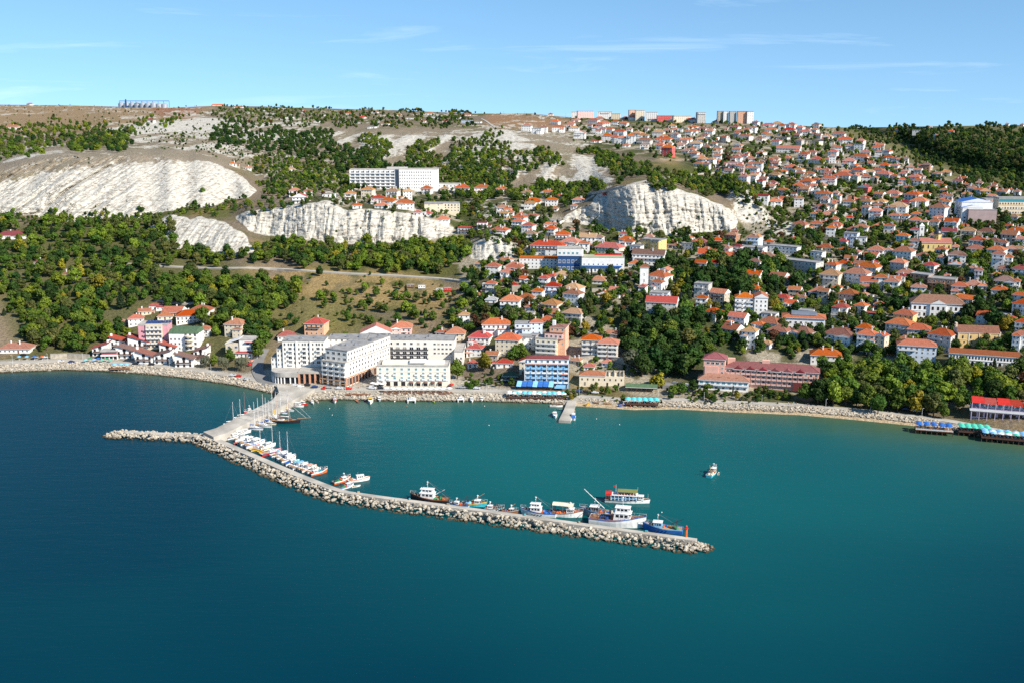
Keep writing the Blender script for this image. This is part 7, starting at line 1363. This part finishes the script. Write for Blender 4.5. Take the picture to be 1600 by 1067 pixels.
yacht(436, 710, HB, 8.5, 'white sailing yacht with light blue cockpit cover', cover='paint_sky', mast=1.2); motorboat(443, 715, HB, 7.5, 'white cruiser with pale canopy next to the light blue covered yacht'); motorboat(450, 719, HB, 7.5, 'white cruiser with thin brown stripe on the breakwater', band='paint_brown'); motorboat(456, 725, HB, 7, 'white boat under a deep blue cover on the breakwater', cover='paint_blue'); motorboat(468, 730, HB, 8, 'white boat with lavender blue cabin roof on the breakwater', roofm='paint_sky', band='paint_navy'); motorboat(482, 734, HB, 7.5, 'white and pink motor boat on the breakwater', roofm='paint_salmon', band='paint_salmon'); trawler(498, 740, HB-8, 9, 'white fishing boat with bright orange hull on the breakwater', hull='paint_orange', band='white_paint', net='paint_turquoise', aft=False)
# both sides of the pier
PB = -32
yacht(396, 670, -20, 10, 'white yacht with navy stripe and blue sail cover nearest the pier corner'); yacht(410, 666, -22, 10, 'brown trimmed white yacht with tall mast along the pier', band='paint_brown', mast=1.55); yacht(414, 658, -24, 9, 'white yacht with red sail cover on the pier', cover='paint_red'); yacht(424, 651, -22, 10, 'white yacht with cream sail cover behind the schooner', cover='paint_cream', mast=1.5); yacht(437, 645, -22, 8.5, 'white yacht with green sail cover behind the schooner', cover='paint_green'); yacht(448, 641, -20, 8, 'small white yacht with yellow sail cover nearest the shore', cover='paint_yellow'); yacht(431, 656, -15, 8, 'navy hulled yacht squeezed beside the schooner', hull='paint_navy', cover='white_paint')
yacht(363, 663, 30, 8, 'white yacht on the open sea side of the pier', cover='white_paint', mast=1.35); yacht(381, 653, 30, 9, 'white yacht with brown wooden mast on the open side of the pier', mm='wood', cover='white_paint', mast=1.5); trawler(393, 645, 210, 8, 'white work boat with red hull on the open side of the pier', hull='paint_red', band='white_paint', two=True, net='paint_yellow')
yacht(402, 662, -22, 9, 'white yacht with black stripe and furled grey sail on the pier', band='paint_black', cover='paint_grey', mast=1.4); yacht(419, 662, -20, 8.5, 'cream hulled yacht with blue sail cover on the pier', hull='paint_cream', mast=1.35); yacht(374, 659, 30, 8.5, 'white yacht with grey sail cover on the open side of the pier', cover='paint_grey', mast=1.3); yacht(448, 716, HB, 9, 'white yacht with navy sail cover among the cruisers on the breakwater', cover='paint_navy', mast=1.3); motorboat(462, 728, HB, 7, 'white cruiser with aqua canopy among the covered boats', roofm='paint_aqua'); motorboat(475, 732, HB, 7, 'white cruiser with green stripe among the covered boats', band='paint_green'); motorboat(490, 737, HB, 7, 'white cruiser with tan roof next to the pink boat', roofm='paint_cream'); motorboat(418, 699, HB-4, 7.5, 'white launch lying outside the yellow boats'); motorboat(377, 687, HB, 7, 'white cruiser with grey roof near the corner berth', roofm='paint_grey')
# small craft along the shore
for u, v, hd, L, k, hl, lab in ((464, 635, -15, 7, 'm', 'white_paint', 'white speedboat with red stripe below the road bend'), (472, 632, -18, 6, 'm', 'paint_red', 'red speedboat below the road bend'), (488, 630, -70, 5, 'm', 'white_paint', 'white outboard boat drawn up by the shore rocks'), (496, 628, -70, 5, 'd', 'white_paint', 'white skiff by the shore rocks before the new hotel'), (523, 627, -80, 8, 't', 'white_paint', 'white fishing boat with red cabin roof before the new hotel'), (558, 627, -75, 5, 'd', 'paint_red', 'small red skiff by the shore rocks'), (570, 625, -80, 4.5, 'd', 'paint_blue', 'small blue skiff beside the yellow roofed boat'), (579, 628, -85, 8, 'y', 'white_paint', 'white boat with bright yellow roof moored by the rocks'), (593, 625, -85, 6, 'm', 'paint_grey', 'grey motor boat by the rocks before the cream hotel'), (608, 625, -60, 4.5, 'd', 'paint_brown', 'brown skiff by the rocks before the cream hotel'), (617, 626, -95, 4.5, 'd', 'white_paint', 'white skiff by the rocks before the cream hotel'), (669, 626, -70, 6, 'd', 'paint_blue', 'blue and white open boat before the cream hotel'), (677, 627, -75, 6, 'd', 'paint_lime', 'lime green open boat before the cream hotel'), (710, 626, -100, 5.5, 'd', 'paint_navy', 'navy open boat beside the motor catamaran'), (737, 626, -85, 6, 'm', 'white_paint', 'white cabin boat between the catamaran and the blue hotel'), (753, 625, -90, 5.5, 'm', 'white_paint', 'white runabout by the rocks near the blue hotel'), (767, 625, -75, 6, 'd', 'paint_sky', 'sky blue open boat by the rocks near the blue hotel'), (784, 626, -60, 5, 'd', 'paint_grey', 'grey inflatable boat by the rocks near the blue hotel'), (871, 631, -5, 7, 'd', 'paint_brown', 'long brown rowing boat beside the jetty'), (869, 635, -3, 7.5, 'd', 'white_paint', 'long white rowing boat beside the jetty'), (876, 640, -20, 4.5, 'd', 'paint_navy', 'dark dinghy tucked against the jetty'), (867, 650, -88, 7, 'm', 'white_paint', 'white runabout with tan seats at the jetty end'), (896, 653, 85, 7, 'b', 'white_paint', 'white runabout with blue canopy at the jetty end'), (898, 643, 80, 4, 'd', 'paint_grey', 'grey tender behind the blue canopied runabout')):
    if k == 'm': motorboat(u, v, hd, L, lab, hl, band='paint_red' if 'red stripe' in lab else None)
    elif k == 'b': motorboat(u, v, hd, L, lab, hl, cover='paint_blue')
    elif k == 'y': motorboat(u, v, hd, L, lab, hl, roofm='paint_yellow', band='paint_yellow')
    elif k == 't': trawler(u, v, hd, L, lab, hl, 'paint_red', net='paint_red')
    else: dinghy(u, v, hd, L, lab, hl)
for u, v, hd, hl, lab in ((918, 632.5, 60, 'paint_yellow', 'yellow and white pedal boat pulled up on the beach'), (931, 630, 150, 'paint_grey', 'grey upturned dinghy on the beach'), (949, 631.5, 175, 'light_wood', 'wooden rowing boat lying on the beach'), (972, 634, 30, 'paint_blue', 'blue pedal boat on the beach')):
    dinghy(u, v, hd, 5, lab, hl, group='boats drawn up on the beach'); o = bpy.context.scene.collection.objects
    C.objects[-1].parent.location = G(u, v)+Vector((0, 0, .5))
b = MB(); b.lathe([(.05, -.4), (.35, -.25), (.5, 0), (.35, .3), (.12, .45), (.1, .8)], n=10); BU = {k: b.mesh('float', ['paint_'+k if k != 'white' else 'white_paint']) for k in ('white', 'orange', 'red')}
for u, v, k in ((549, 630, 'red'), (519, 648, 'white'), (515, 638, 'white'), (764, 664, 'white'), (932, 654, 'white'), (968, 663, 'white'), (636, 634, 'orange'), (757, 634, 'white'), (1034, 800, 'white')):
    o = inst('mooring_buoy', BU[k], None, at(u, v, 0), 0, (.55, .55, .55)); tag(o, '%s mooring buoy floating in open water' % k, 'buoy', k+' mooring buoys')
# ------------------------------------------------------------ roads, promenade, terraces, parasols, cars, people
def ribbon(name, P, wd, m, label, lift=.35, sub=6):
    pts = []
    for a, c in zip(P[:-1], P[1:]):
        for i in range(sub): t = i/sub; pts.append(G(a[0]+(c[0]-a[0])*t, a[1]+(c[1]-a[1])*t))
    pts.append(G(*P[-1]))
    for _ in range(2): pts = [pts[0]]+[(pts[i-1]+pts[i]*2+pts[i+1])/4 for i in range(1, len(pts)-1)]+[pts[-1]]
    A = offset(pts, wd/2); B = offset(pts, -wd/2); b = MB()
    for i in range(len(pts)-1):
        z0, z1 = pts[i].z+lift, pts[i+1].z+lift
        q = [Vector((A[i].x, A[i].y, z0)), Vector((B[i].x, B[i].y, z0)), Vector((B[i+1].x, B[i+1].y, z1)), Vector((A[i+1].x, A[i+1].y, z1))]; lo = [p-Vector((0, 0, 2.5)) for p in q]
        b.add(q+lo, [(0, 1, 2, 3), (0, 4, 5, 1), (3, 2, 6, 7), (1, 5, 6, 2), (0, 3, 7, 4)])
    o = b.build(name, m); tag(o, label, 'road', kind='structure'); return o
sv = lambda u: float(shore_v(u))
ribbon('promenade', [(u, sv(u)-15) for u in range(-140, 440, 24)], 6.5, 'pale_road', 'pale harbour road along the sea wall', .2, 3)
ribbon('promenade', [(u, sv(u)-17+2*math.sin(u*.05)*0) for u in range(470, 900, 24)], 6.5, 'pale_road', 'waterfront street before the hotels', .2, 3)
ribbon('promenade', [(u, sv(u)-15.5) for u in range(900, 1640, 24)], 6.0, 'pale_road', 'promenade above the beach rocks', .2, 3)
ribbon('road', [(168, 412), (200, 413), (260, 417), (330, 420), (400, 419), (470, 423), (540, 428), (610, 431), (690, 436), (740, 442)], 5, 'pale_road', 'pale country road crossing the dry meadow', .7)
ribbon('road', [(425, 603), (410, 595), (402, 580), (404, 560), (412, 545)], 7.5, 'asphalt', 'street climbing beside the new hotel', .3)
ribbon('road', [(868, 314), (905, 306), (940, 300), (1000, 286), (1040, 278), (1080, 273), (1130, 270)], 6, 'pale_road', 'hill road running above the chalk quarry', .8)
ribbon('road', [(1485, 362), (1489, 345), (1488, 325), (1482, 305), (1476, 290)], 8, 'asphalt', 'steep straight street by the sports hall', .6)
ribbon('road', [(1050, 436), (1075, 430), (1090, 425)], 11, 'asphalt', 'paved square under the park trees', .5)
ribbon('road', [(800, 520), (850, 517), (900, 520), (960, 524), (985, 512)], 5, 'asphalt', 'lane above the waterfront flats', .5)
ribbon('road', [(1035, 598), (1070, 600), (1090, 604)], 14, 'asphalt', 'car park beside the grove', .35)
ribbon('road', [(1485, 562), (1530, 573), (1595, 590)], 6, 'asphalt', 'street before the arcaded market building', .4)
ribbon('path', [(752, 186), (760, 190), (768, 196), (774, 200)], 4, 'pale_road', 'pale track over the bare ridge', .5)
ribbon('path', [(590, 200), (592, 190), (594, 180)], 4, 'pale_road', 'track between the allotments', .5)
ribbon('path', [(245, 468), (262, 471), (290, 475), (315, 472), (340, 474)], 6, 'pale_road', 'gravel lane behind the harbour houses', .5)
ribbon('path', [(1325, 340), (1315, 332), (1308, 322)], 6, 'pale_road', 'steep lane between hillside gardens', .6)
def wallstrip(P, h, label, m='stone'):
    pts = [G(u, v) for u, v in P]; e = empty('retaining_wall', pts[0], 0, label, 'wall'); b = MB()
    for a, c in zip(pts[:-1], pts[1:]):
        a = a-pts[0]; c = c-pts[0]; t = Vector((c.x-a.x, c.y-a.y, 0)).normalized(); n = Vector((-t.y, t.x, 0))*.5
        b.add([a-Vector((0, 0, 2)), c-Vector((0, 0, 2)), c+n-Vector((0, 0, 2)), a+n-Vector((0, 0, 2)), a+Vector((0, 0, h)), c+Vector((0, 0, h)), c+n+Vector((0, 0, h)), a+n+Vector((0, 0, h))], [(4, 5, 6, 7), (0, 1, 5, 4), (2, 3, 7, 6), (1, 2, 6, 5), (3, 0, 4, 7)])
    b.build('masonry', m, e); b = MB()
    for a, c in zip(pts[:-1], pts[1:]):
        a = a-pts[0]+Vector((0, 0, h)); c = c-pts[0]+Vector((0, 0, h)); t = Vector((c.x-a.x, c.y-a.y, 0)).normalized(); n = Vector((-t.y, t.x, 0)); p_, q_ = a-n*.12, a+n*.62; r_, s_ = c+n*.62, c-n*.12; k = Vector((0, 0, .18))
        b.add([p_, s_, r_, q_, p_+k, s_+k, r_+k, q_+k], [(4, 5, 6, 7), (0, 1, 5, 4), (2, 3, 7, 6), (1, 2, 6, 5), (3, 0, 4, 7)])
    b.build('coping', 'concrete', e)
for P, h, l in (([(79, 561), (105, 560), (140, 562)], 3.6, 'long beige stone wall behind the harbour road'), ([(800, 457), (830, 456), (850, 458)], 5, 'tall pale stone retaining wall above the town lane'), ([(905, 566), (940, 562), (985, 570)], 3.5, 'stone retaining wall under the cream apartment house'), ([(1345, 470), (1380, 474), (1410, 480)], 3.5, 'pale retaining wall of a terraced yard'), ([(1240, 470), (1290, 476), (1330, 484)], 3, 'grey wall along the park lane'), ([(1290, 535), (1325, 540), (1345, 545)], 3, 'stone garden wall above the pink hotel'), ([(1330, 585), (1360, 588), (1385, 596)], 5, 'grey concrete wall at the back of the shore park'), ([(830, 478), (845, 486), (860, 494)], 3.2, 'stone wall along the stepped lane'), ([(925, 457), (960, 455), (985, 460)], 2.6, 'garden wall under the town hall'), ([(1300, 420), (1340, 424), (1380, 428)], 2.6, 'pale garden wall on the terraced slope'), ([(1420, 500), (1460, 508), (1495, 512)], 2.5, 'terrace wall before the white school'), ([(1255, 372), (1300, 376), (1330, 380)], 2.6, 'low pale wall under the three cream houses')): wallstrip(P, h, l)
# parasols
def parasol_meshes():
    b = MB(); R = 1.55
    pts = [(0, 0, 2.95)]+[(R*math.cos(i*math.pi/4), R*math.sin(i*math.pi/4), 2.35) for i in range(8)]+[(R*math.cos(i*math.pi/4), R*math.sin(i*math.pi/4), 2.15) for i in range(8)]
    b.add(pts, [(0, 1+i, 1+(i+1) % 8) for i in range(8)]+[(1+i, 9+i, 9+(i+1) % 8, 1+(i+1) % 8) for i in range(8)]); b2 = MB(); b2.tube((0, 0, -.3), (0, 0, 2.9), .045, n=5); b2.lathe([(.35, -.02), (.3, .1)], n=8); return b, b2.mesh('pole', ['white_trim'])
PB_, POLE = parasol_meshes(); CAN = {}
def parasol(p, colr, label, group, s=1.0):
    if colr not in CAN: CAN[colr] = PB_.mesh('canopy', ['white_paint' if colr == 'white' else 'paint_'+colr])
    e = empty('parasol', p, random.uniform(0, .8), label, 'parasol', group); e.scale = (s, s, s); inst('canopy', CAN[colr], e, (0, 0, 0)); inst('pole', POLE, e, (0, 0, 0))
def terrace(u, v, z, w_, d, rot, label, m='wood', rail='wood', legs=True):
    e = empty('restaurant_terrace', at(u, v, z), math.radians(rot), label, 'terrace'); nb = int(d/.9)
    for i in range(min(nb, 12)): b = MB(); y0, y1 = d*i/min(nb, 12), d*(i+1)/min(nb, 12)-.05; b.box(-w_/2, w_/2, y0, y1, -.22, 0); b.build('plank', m, e)
    b = MB(); n = int(w_/2.5)
    for i in range(n+1): x = -w_/2+w_*i/n; b.box(x-.06, x+.06, .0, .12, 0, 1.0)
    b.box(-w_/2, w_/2, 0, .08, .92, 1.02); b.box(-w_/2, w_/2, .02, .06, .25, .7); b.build('railing', rail, e)
    if legs:
        b = MB(); b.tube((0, 0, -z-2), (0, 0, -.22), .16, n=6); pm = b.mesh('pile', ['dark_wood'])
        for i in range(n+1):
            for y in (.4, d-.4): inst('pile', pm, e, (-w_/2+w_*i/n, y, 0))
    return e
b = MB(); b.lathe([(.45, .70), (.45, .75)], n=8); b.tube((0, 0, 0), (0, 0, .7), .05, n=5)
for k in range(4): t = k*math.pi/2; b.box(.75*math.cos(t)-.2, .75*math.cos(t)+.2, .75*math.sin(t)-.2, .75*math.sin(t)+.2, 0, .45)
def place(e, x, y, z=0):
    c, s = math.cos(e.rotation_euler.z), math.sin(e.rotation_euler.z); return Vector((e.location.x+c*x-s*y, e.location.y+s*x+c*y, e.location.z+z))
b = MB(); b.lathe([(.5, .70), (.5, .76)], n=8); TT_ = b.mesh('table_top', ['light_wood']); b = MB(); b.tube((0, 0, 0), (0, 0, .7), .06, n=5); b.lathe([(.3, 0), (.25, .05)], n=8); TL_ = b.mesh('table_leg', ['dark_metal'])
def table(p, label, group): e = empty('cafe_table', p, random.random(), label, 'table', group); inst('table_top', TT_, e, (0, 0, 0)); inst('table_leg', TL_, e, (0, 0, 0))
def rows(e, w_, d, n, m, col, label, group, s=1.0, cols=None, ztop=0):
    for j in range(m):
        for i in range(n):
            c = cols[(i*3+j*5+i*j) % len(cols)] if cols else col; p = place(e, -w_/2+w_*(i+.5)/n+random.uniform(-.2, .2), d*(j+.55)/m+.3, ztop); parasol(p, c, label % c if '%s' in label else label, (group % c) if '%s' in group else group, s)
            if (i+j) % 2 == 0: table(p+Vector((.9, -.9, 0)), 'round wooden cafe table under the '+(group % c if '%s' in group else group), 'cafe tables on the terraces')
t1 = terrace(652, 615, 2.2, 42, 6, -1, 'long brown timber terrace of the cream hotel above the rocks'); rows(t1, 42, 5.5, 12, 1, 'white', 'white square-set parasol on the terrace of the cream hotel', 'white parasols of the cream hotel', 1.25)
rows(t1, 34, 4, 9, 1, 'white', 'white square-set parasol on the terrace of the cream hotel', 'white parasols of the cream hotel', 1.2, ztop=0)
t2 = terrace(559, 617, 2.0, 15, 4, -1, 'short brown timber deck on the rocks beside the new hotel'); table(place(t2, -3, 2), 'round wooden cafe table on the short timber deck', 'cafe tables on the terraces')
for k in range(7): p = G(582+k*3.0, 604+.6*(k % 3)); parasol(p, 'white', 'white parasol in front of the court of the new hotel', 'white parasols of the new hotel', 1.1)
t3 = terrace(838, 622, 2.2, 36, 7, -3, 'dark timber terrace on piles below the blue hotel', 'dark_wood', 'dark_wood'); rows(t3, 36, 6.5, 12, 2, None, '%s parasol on the terrace below the blue hotel', '%s parasols below the blue hotel', 1.12, cols=['white', 'aqua', 'sky', 'white', 'aqua'])
t4 = terrace(1003, 632, 2.0, 19, 6, -6, 'dark timber beach terrace before the green roofed pavilion', 'dark_wood', 'dark_wood'); rows(t4, 20, 6, 6, 2, 'aqua', 'turquoise parasol on the beach terrace by the green pavilion', 'turquoise parasols by the green pavilion', 1.15)
t5 = terrace(1460, 673, 2.4, 19, 8, -16, 'square pier restaurant deck on piles at the rocks', 'wood', 'white_trim'); rows(t5, 19, 7.6, 5, 2, 'blue', 'deep blue parasol on the square pier deck', 'deep blue parasols on the pier deck', 1.2)
t6 = terrace(1523, 676, 2.4, 16, 9, -17, 'dark pier deck with green parasols over the water', 'dark_wood', 'dark_wood'); rows(t6, 16, 8, 5, 3, 'mint', 'mint green parasol on the dark pier deck', 'mint green parasols on the pier', 1.15)
t7 = terrace(1588, 688, 2.4, 34, 9, -18, 'long dark restaurant pier on piles before the red canopied restaurant', 'dark_wood', 'dark_wood'); rows(t7, 34, 8, 9, 3, None, '%s parasol on the long restaurant pier', '%s parasols on the long pier', 1.2, cols=['sky', 'white', 'mint', 'sky', 'white'])
t8 = terrace(187, 576, 2.4, 13, 4, 3, 'orange brown timber deck on the sea wall before the restaurants', 'light_wood', 'wood'); rows(t8, 12, 4, 3, 1, 'sky', 'pale blue parasol on the timber deck by the sea wall', 'pale blue parasols on the sea wall', 1.1)
for k, c in enumerate(('aqua', 'green', 'sky', 'blue', 'mint', 'green', 'mint')): parasol(G(134+k*6.5, 566.5-(k % 2)*1.5), c, '%s parasol of the street cafe by the slanted roofs' % c, c+' parasols of the street cafe')
for k, c in enumerate(('sky', 'sky', 'blue', 'orange')): parasol(G(30+k*12, 562), c, '%s beach parasol beside the harbour parking' % c, c+' beach parasols')
# cars
def car_mesh(van=False):
    b = MB(); L, W = 4.3, 1.75
    def sec(y, k): return None
    prof = [(-L/2, .35), (-L/2, .85), (-L*.42, .95), (-L*.30, 1.42), (L*.08, 1.45), (L*.24, .98), (L*.46, .85), (L/2, .62), (L/2, .35)] if not van else [(-L/2, .35), (-L/2, 1.9), (-L*.46, 2.0), (L*.2, 2.0), (L*.36, 1.2), (L*.49, 1.0), (L/2, .7), (L/2, .35)]
    n = len(prof); vs = []
    for s, k in ((-1, 1), (1, 1)):
        for x, z in prof: vs.append((x, s*W/2*(1 if z < 1.0 else .84), z))
    b.add(vs, [tuple(range(n)), tuple(range(n, 2*n))[::-1]]+[(i, n+i, n+(i+1) % n, (i+1) % n) for i in range(n)]); g = MB()
    if not van:
        for s in (-1, 1): g.add([(-L*.36, s*W*.462, 1.0), (L*.18, s*W*.462, 1.02), (L*.06, s*W*.428, 1.38), (-L*.28, s*W*.428, 1.36)], [(0, 1, 2, 3)])
        g.add([(L*.235, -W*.4, 1.02), (L*.235, W*.4, 1.02), (L*.095, W*.36, 1.43), (L*.095, -W*.36, 1.43)], [(0, 1, 2, 3)]); g.add([(-L*.415, -W*.4, .99), (-L*.415, W*.4, .99), (-L*.315, W*.36, 1.39), (-L*.315, -W*.36, 1.39)], [(0, 1, 2, 3)])
    else:
        for s in (-1, 1): g.add([(L*.02, s*W*.45, 1.25), (L*.3, s*W*.46, 1.25), (L*.2, s*W*.425, 1.85), (L*.02, s*W*.425, 1.85)], [(0, 1, 2, 3)])
        g.add([(L*.355, -W*.4, 1.25), (L*.355, W*.4, 1.25), (L*.215, W*.38, 1.92), (L*.215, -W*.38, 1.92)], [(0, 1, 2, 3)])
    return b, g.mesh('car_window', ['glass'])
CB, CG = car_mesh(); VB, VG = car_mesh(True); b = MB(); b.tube((0, -.1, 0), (0, .1, 0), .32, n=10); WH = b.mesh('wheel', ['paint_black']); CM = {}
b = MB(); b.box(-.02, .03, -.18, .18, -.08, .08); HLM = b.mesh('headlight', ['white_paint'])
CARS = [(37, 556, 10, 'black'), (55, 560, 14, 'grey'), (70, 560, 8, 'silver'), (95, 566, 4, 'silver'), (112, 567, 2, 'navy'), (212, 570, 6, 'black'), (222, 570, 5, 'silver'), (237, 571, 3, 'black'), (364, 588, -6, 'silver'), (373, 589, -6, 'red'), (386, 594, 30, 'grey'), (390, 571, 80, 'red'), (393, 566, 80, 'salmon'), (398, 556, 80, 'silver'), (399, 550, 80, 'grey'), (461, 603.5, 4, 'silver'), (492, 606, 3, 'navy'), (507, 607.5, 85, 'red'), (514, 607, 3, 'grey'), (582, 608, 0, 'silver'), (595, 608, 4, 'black'), (722, 607, -4, 'grey'), (745, 608, -4, 'silver'), (705, 603, 70, 'red'), (918, 614, -6, 'black'), (905, 613, -5, 'navy'), (930, 615, -8, 'silver'), (1055, 600, -30, 'grey'), (1064, 602, -30, 'navy'), (1074, 603, -35, 'silver'), (1086, 602, -35, 'white'), (1065, 428, 10, 'red'), (1505, 569, -22, 'green'), (1312, 626, -12, 'sky'), (1415, 641, -16, 'navy'), (1432, 644, -16, 'silver'), (945, 306, 14, 'red'), (918, 302, 14, 'blue'), (896, 308, 14, 'blue'), (1480, 330, 80, 'silver'), (1488, 348, 80, 'grey'), (1070, 472, 60, 'red'), (855, 512, 5, 'silver'), (910, 517, 5, 'blue'), (446, 607, 60, 'silver'), (455, 609, 60, 'navy'), (470, 605.5, 5, 'white'), (530, 608, 3, 'silver'), (545, 608.5, 3, 'red'), (480, 603, 5, 'black')]
def where(u, v):
    return 'on the harbour parking' if u < 130 else 'by the slanted roof restaurants' if u < 330 else 'under the willows' if u < 395 and v > 580 else 'on the street beside the new hotel' if u < 430 else 'on the waterfront street' if u < 800 and v > 590 else 'behind the beach' if u < 990 and v > 590 else 'in the car park by the grove' if u < 1100 and v > 590 else 'on the shore promenade' if v > 600 else 'on the hill road above the quarry' if v < 320 and u < 1000 else 'on the steep street by the sports hall' if v < 360 else 'on a lane in the old town'
for i, (u, v, hd, c) in enumerate(CARS):
    van = i in (19, 36, 21); key = (c, van); p = G(u, v); p.z += .38
    if key not in CM: CM[key] = (VB if van else CB).mesh('body', ['white_paint' if c == 'white' else 'paint_'+c])
    lab = '%s %s parked %s' % (c.replace('navy', 'dark blue').replace('salmon', 'pinkish').replace('sky', 'light blue'), 'van' if van else 'car', where(u, v)); e = empty('parked_van' if van else 'parked_car', p, math.radians(hd), lab, 'van' if van else 'car', lab[:55]); inst('body', CM[key], e, (0, 0, 0)); inst('car_window', VG if van else CG, e, (0, 0, 0))
    for x in (-1.35, 1.35):
        for y in (-.82, .82): inst('wheel', WH, e, (x, y, .32))
    for y in (-.6, .6): inst('headlight', HLM, e, (2.15, y, .68))
# lamp posts along the promenade
b = MB(); b.tube((0, 0, -1), (0, 0, 6.4), .09, .06, 6); LP1 = b.mesh('post', ['railing']); b = MB(); b.tube((0, 0, 6.3), (0, -1.2, 6.7), .05, n=5); b.box(-.14, .14, -1.6, -1.1, 6.62, 6.76); LP2 = b.mesh('lamp_head', ['white_trim'])
for u in (20, 75, 130, 265, 330, 470, 540, 600, 760, 905, 1028, 1100, 1190, 1290, 1360, 1440):
    p = G(u, sv(u)-12.5); e = empty('street_lamp', p, random.uniform(-.3, .3), 'pale street lamp on a slim post along the promenade', 'lamp', 'street lamps along the waterfront'); inst('post', LP1, e, (0, 0, 0)); inst('lamp_head', LP2, e, (0, 0, 0))
b = MB(); b.tube((0, 0, -1), (0, 0, 11), .16, .1, 6); UP = b.mesh('post', ['bark']); b = MB(); b.box(-1, 1, -.06, .06, 10.2, 10.35); UC = b.mesh('cross_arm', ['bark'])
for u, v in ((382, 176), (430, 180), (510, 178), (611, 180), (672, 184), (712, 180), (752, 182), (787, 182), (820, 182), (884, 186), (31, 168), (850, 215), (774, 205), (300, 178), (340, 172), (168, 478), (125, 420), (16, 412)):
    e = empty('utility_pole', G(u, v), random.random(), 'tall wooden utility pole on the %s' % ('ridge' if v < 220 else 'wooded slope'), 'pole', 'utility poles on the ridge' if v < 220 else 'utility poles on the slope'); inst('post', UP, e, (0, 0, 0)); inst('cross_arm', UC, e, (0, 0, 0))
b = MB(); b.box(-.6, .6, -.4, .4, 0, .5); b.cur = 1; b.box(-.55, .55, -.35, .35, .5, .62); CRT = b.mesh('crate', ['light_wood', 'paint_turquoise'])
for i, (u, v) in enumerate(((352, 677), (360, 675.5), (402, 655), (412, 645), (420, 640), (372, 668), (700, 788), (820, 804.5), (905, 816), (1010, 830.5), (560, 769), (640, 780))):
    o = inst('fish_crate', CRT, None, at(u, v, 2.1 if u < 450 else 1.9), random.random()*3); tag(o, 'wooden fish crate with blue green cover on the %s' % ('pier' if u < 450 else 'breakwater walkway'), 'crate', 'fish crates on the '+('pier' if u < 450 else 'breakwater'))
# caravans on the meadow
for u, v, c, lab in ((659, 452, 'white_paint', 'white caravan standing on the dry meadow'), (687, 457, 'white_paint', 'white trailer beside the red trailer on the meadow'), (699, 456, 'paint_red', 'red site trailer on the dry meadow'), (641, 451, 'paint_brown', 'brown shed on the dry meadow')):
    e = empty('site_trailer', G(u, v), random.uniform(-.1, .1), lab, 'trailer'); b = MB(); b.box(-2.8, 2.8, 0, 2.4, .5, 2.9); b.build('body', c, e); b = MB(); b.box(-2.9, 2.9, -.1, 2.5, 2.9, 3.05); b.build('roof', 'concrete', e); windows(e, (-2.8, 2.8, 0, 2.4), 'f', 3, [1.4], 1, .9)
    for x in (-1.5, 1.5): o = inst('wheel', WH, e, (x, .3, .35))
# people on the promenade
def person_mesh(seed, shirt, trouser):
    r = random.Random(seed); me = bpy.data.meshes.new('body'); V = [(0, 0, .95), (0, 0, 1.15), (0, 0, 1.42), (0, 0, 1.52), (0, .01, 1.66), (.20, 0, 1.42), (.26, .03, 1.14), (.25, -.12, .92), (-.20, 0, 1.42), (-.26, 0, 1.14), (-.25, .1, .92), (.10, 0, .90), (.12, -.10, .50), (.12, -.04, .08), (.12, -.18, .03), (-.10, 0, .90), (-.12, .10, .50), (-.12, .18, .08), (-.12, .05, .03)]
    E = [(0, 1), (1, 2), (2, 3), (3, 4), (2, 5), (5, 6), (6, 7), (2, 8), (8, 9), (9, 10), (0, 11), (11, 12), (12, 13), (13, 14), (0, 15), (15, 16), (16, 17), (17, 18)]
    me.from_pydata(V, E, []); o = bpy.data.objects.new('body', me); R = [.15, .15, .16, .06, .115, .075, .05, .045, .075, .05, .045, .09, .065, .05, .05, .09, .065, .05, .05]
    C.objects.link(o); md = o.modifiers.new('skin', 'SKIN'); sv_ = me.skin_vertices[0].data
    for i, q in enumerate(R): sv_[i].radius = (q, q*.8)
    sv_[0].use_root = True; o.modifiers.new('sub', 'SUBSURF').levels = 1
    dg = bpy.context.evaluated_depsgraph_get(); m2 = bpy.data.meshes.new_from_object(o.evaluated_get(dg)); bpy.data.objects.remove(o)
    for m in (shirt, trouser, 'skin', 'hair'): m2.materials.append(MATS[m])
    for f in m2.polygons:
        c = f.center; f.material_index = 3 if c.z > 1.70 or (c.z > 1.6 and c.y > .05) else 2 if c.z > 1.47 or (abs(c.x) > .2 and c.z < 1.2 and c.z > .85) else 0 if c.z > .98 else 1
    return m2
mat('skin', (.48, .28, .19), .6, .05); mat('hair', (.05, .03, .02), .7, .1)
PM = [(person_mesh(1, 'white_paint', 'paint_navy'), 'white shirt and dark blue trousers'), (person_mesh(2, 'paint_red', 'paint_black'), 'red shirt and black trousers'), (person_mesh(3, 'paint_sky', 'paint_cream'), 'light blue shirt and cream trousers'), (person_mesh(4, 'paint_black', 'paint_grey'), 'black shirt and grey trousers')]
for i, (u, v) in enumerate([(1232, 632.5), (1236, 633), (1240, 632), (1244, 633), (1246, 634), (1262, 634), (1316, 640), (1326, 641), (1336, 641), (1104, 627), (1120, 628), (1149, 629), (1176, 630), (985, 637), (1060, 638), (886, 628), (884, 622), (560, 607), (640, 610), (420, 603)]):
    m, l = PM[i % 4]; pl_ = 'at the beach edge' if v > 635 and u < 1100 else 'on the jetty' if 880 < u < 890 else 'on the hotel waterfront' if u < 700 else 'on the promenade'
    o = inst('person', m, None, G(u, v)+Vector((0, 0, .22 if u > 1100 or u < 700 else (.25 if u > 900 else .9))), random.uniform(0, 6.28)); tag(o, 'person in %s walking %s' % (l, pl_), 'person', 'people %s in %s' % (pl_, l))
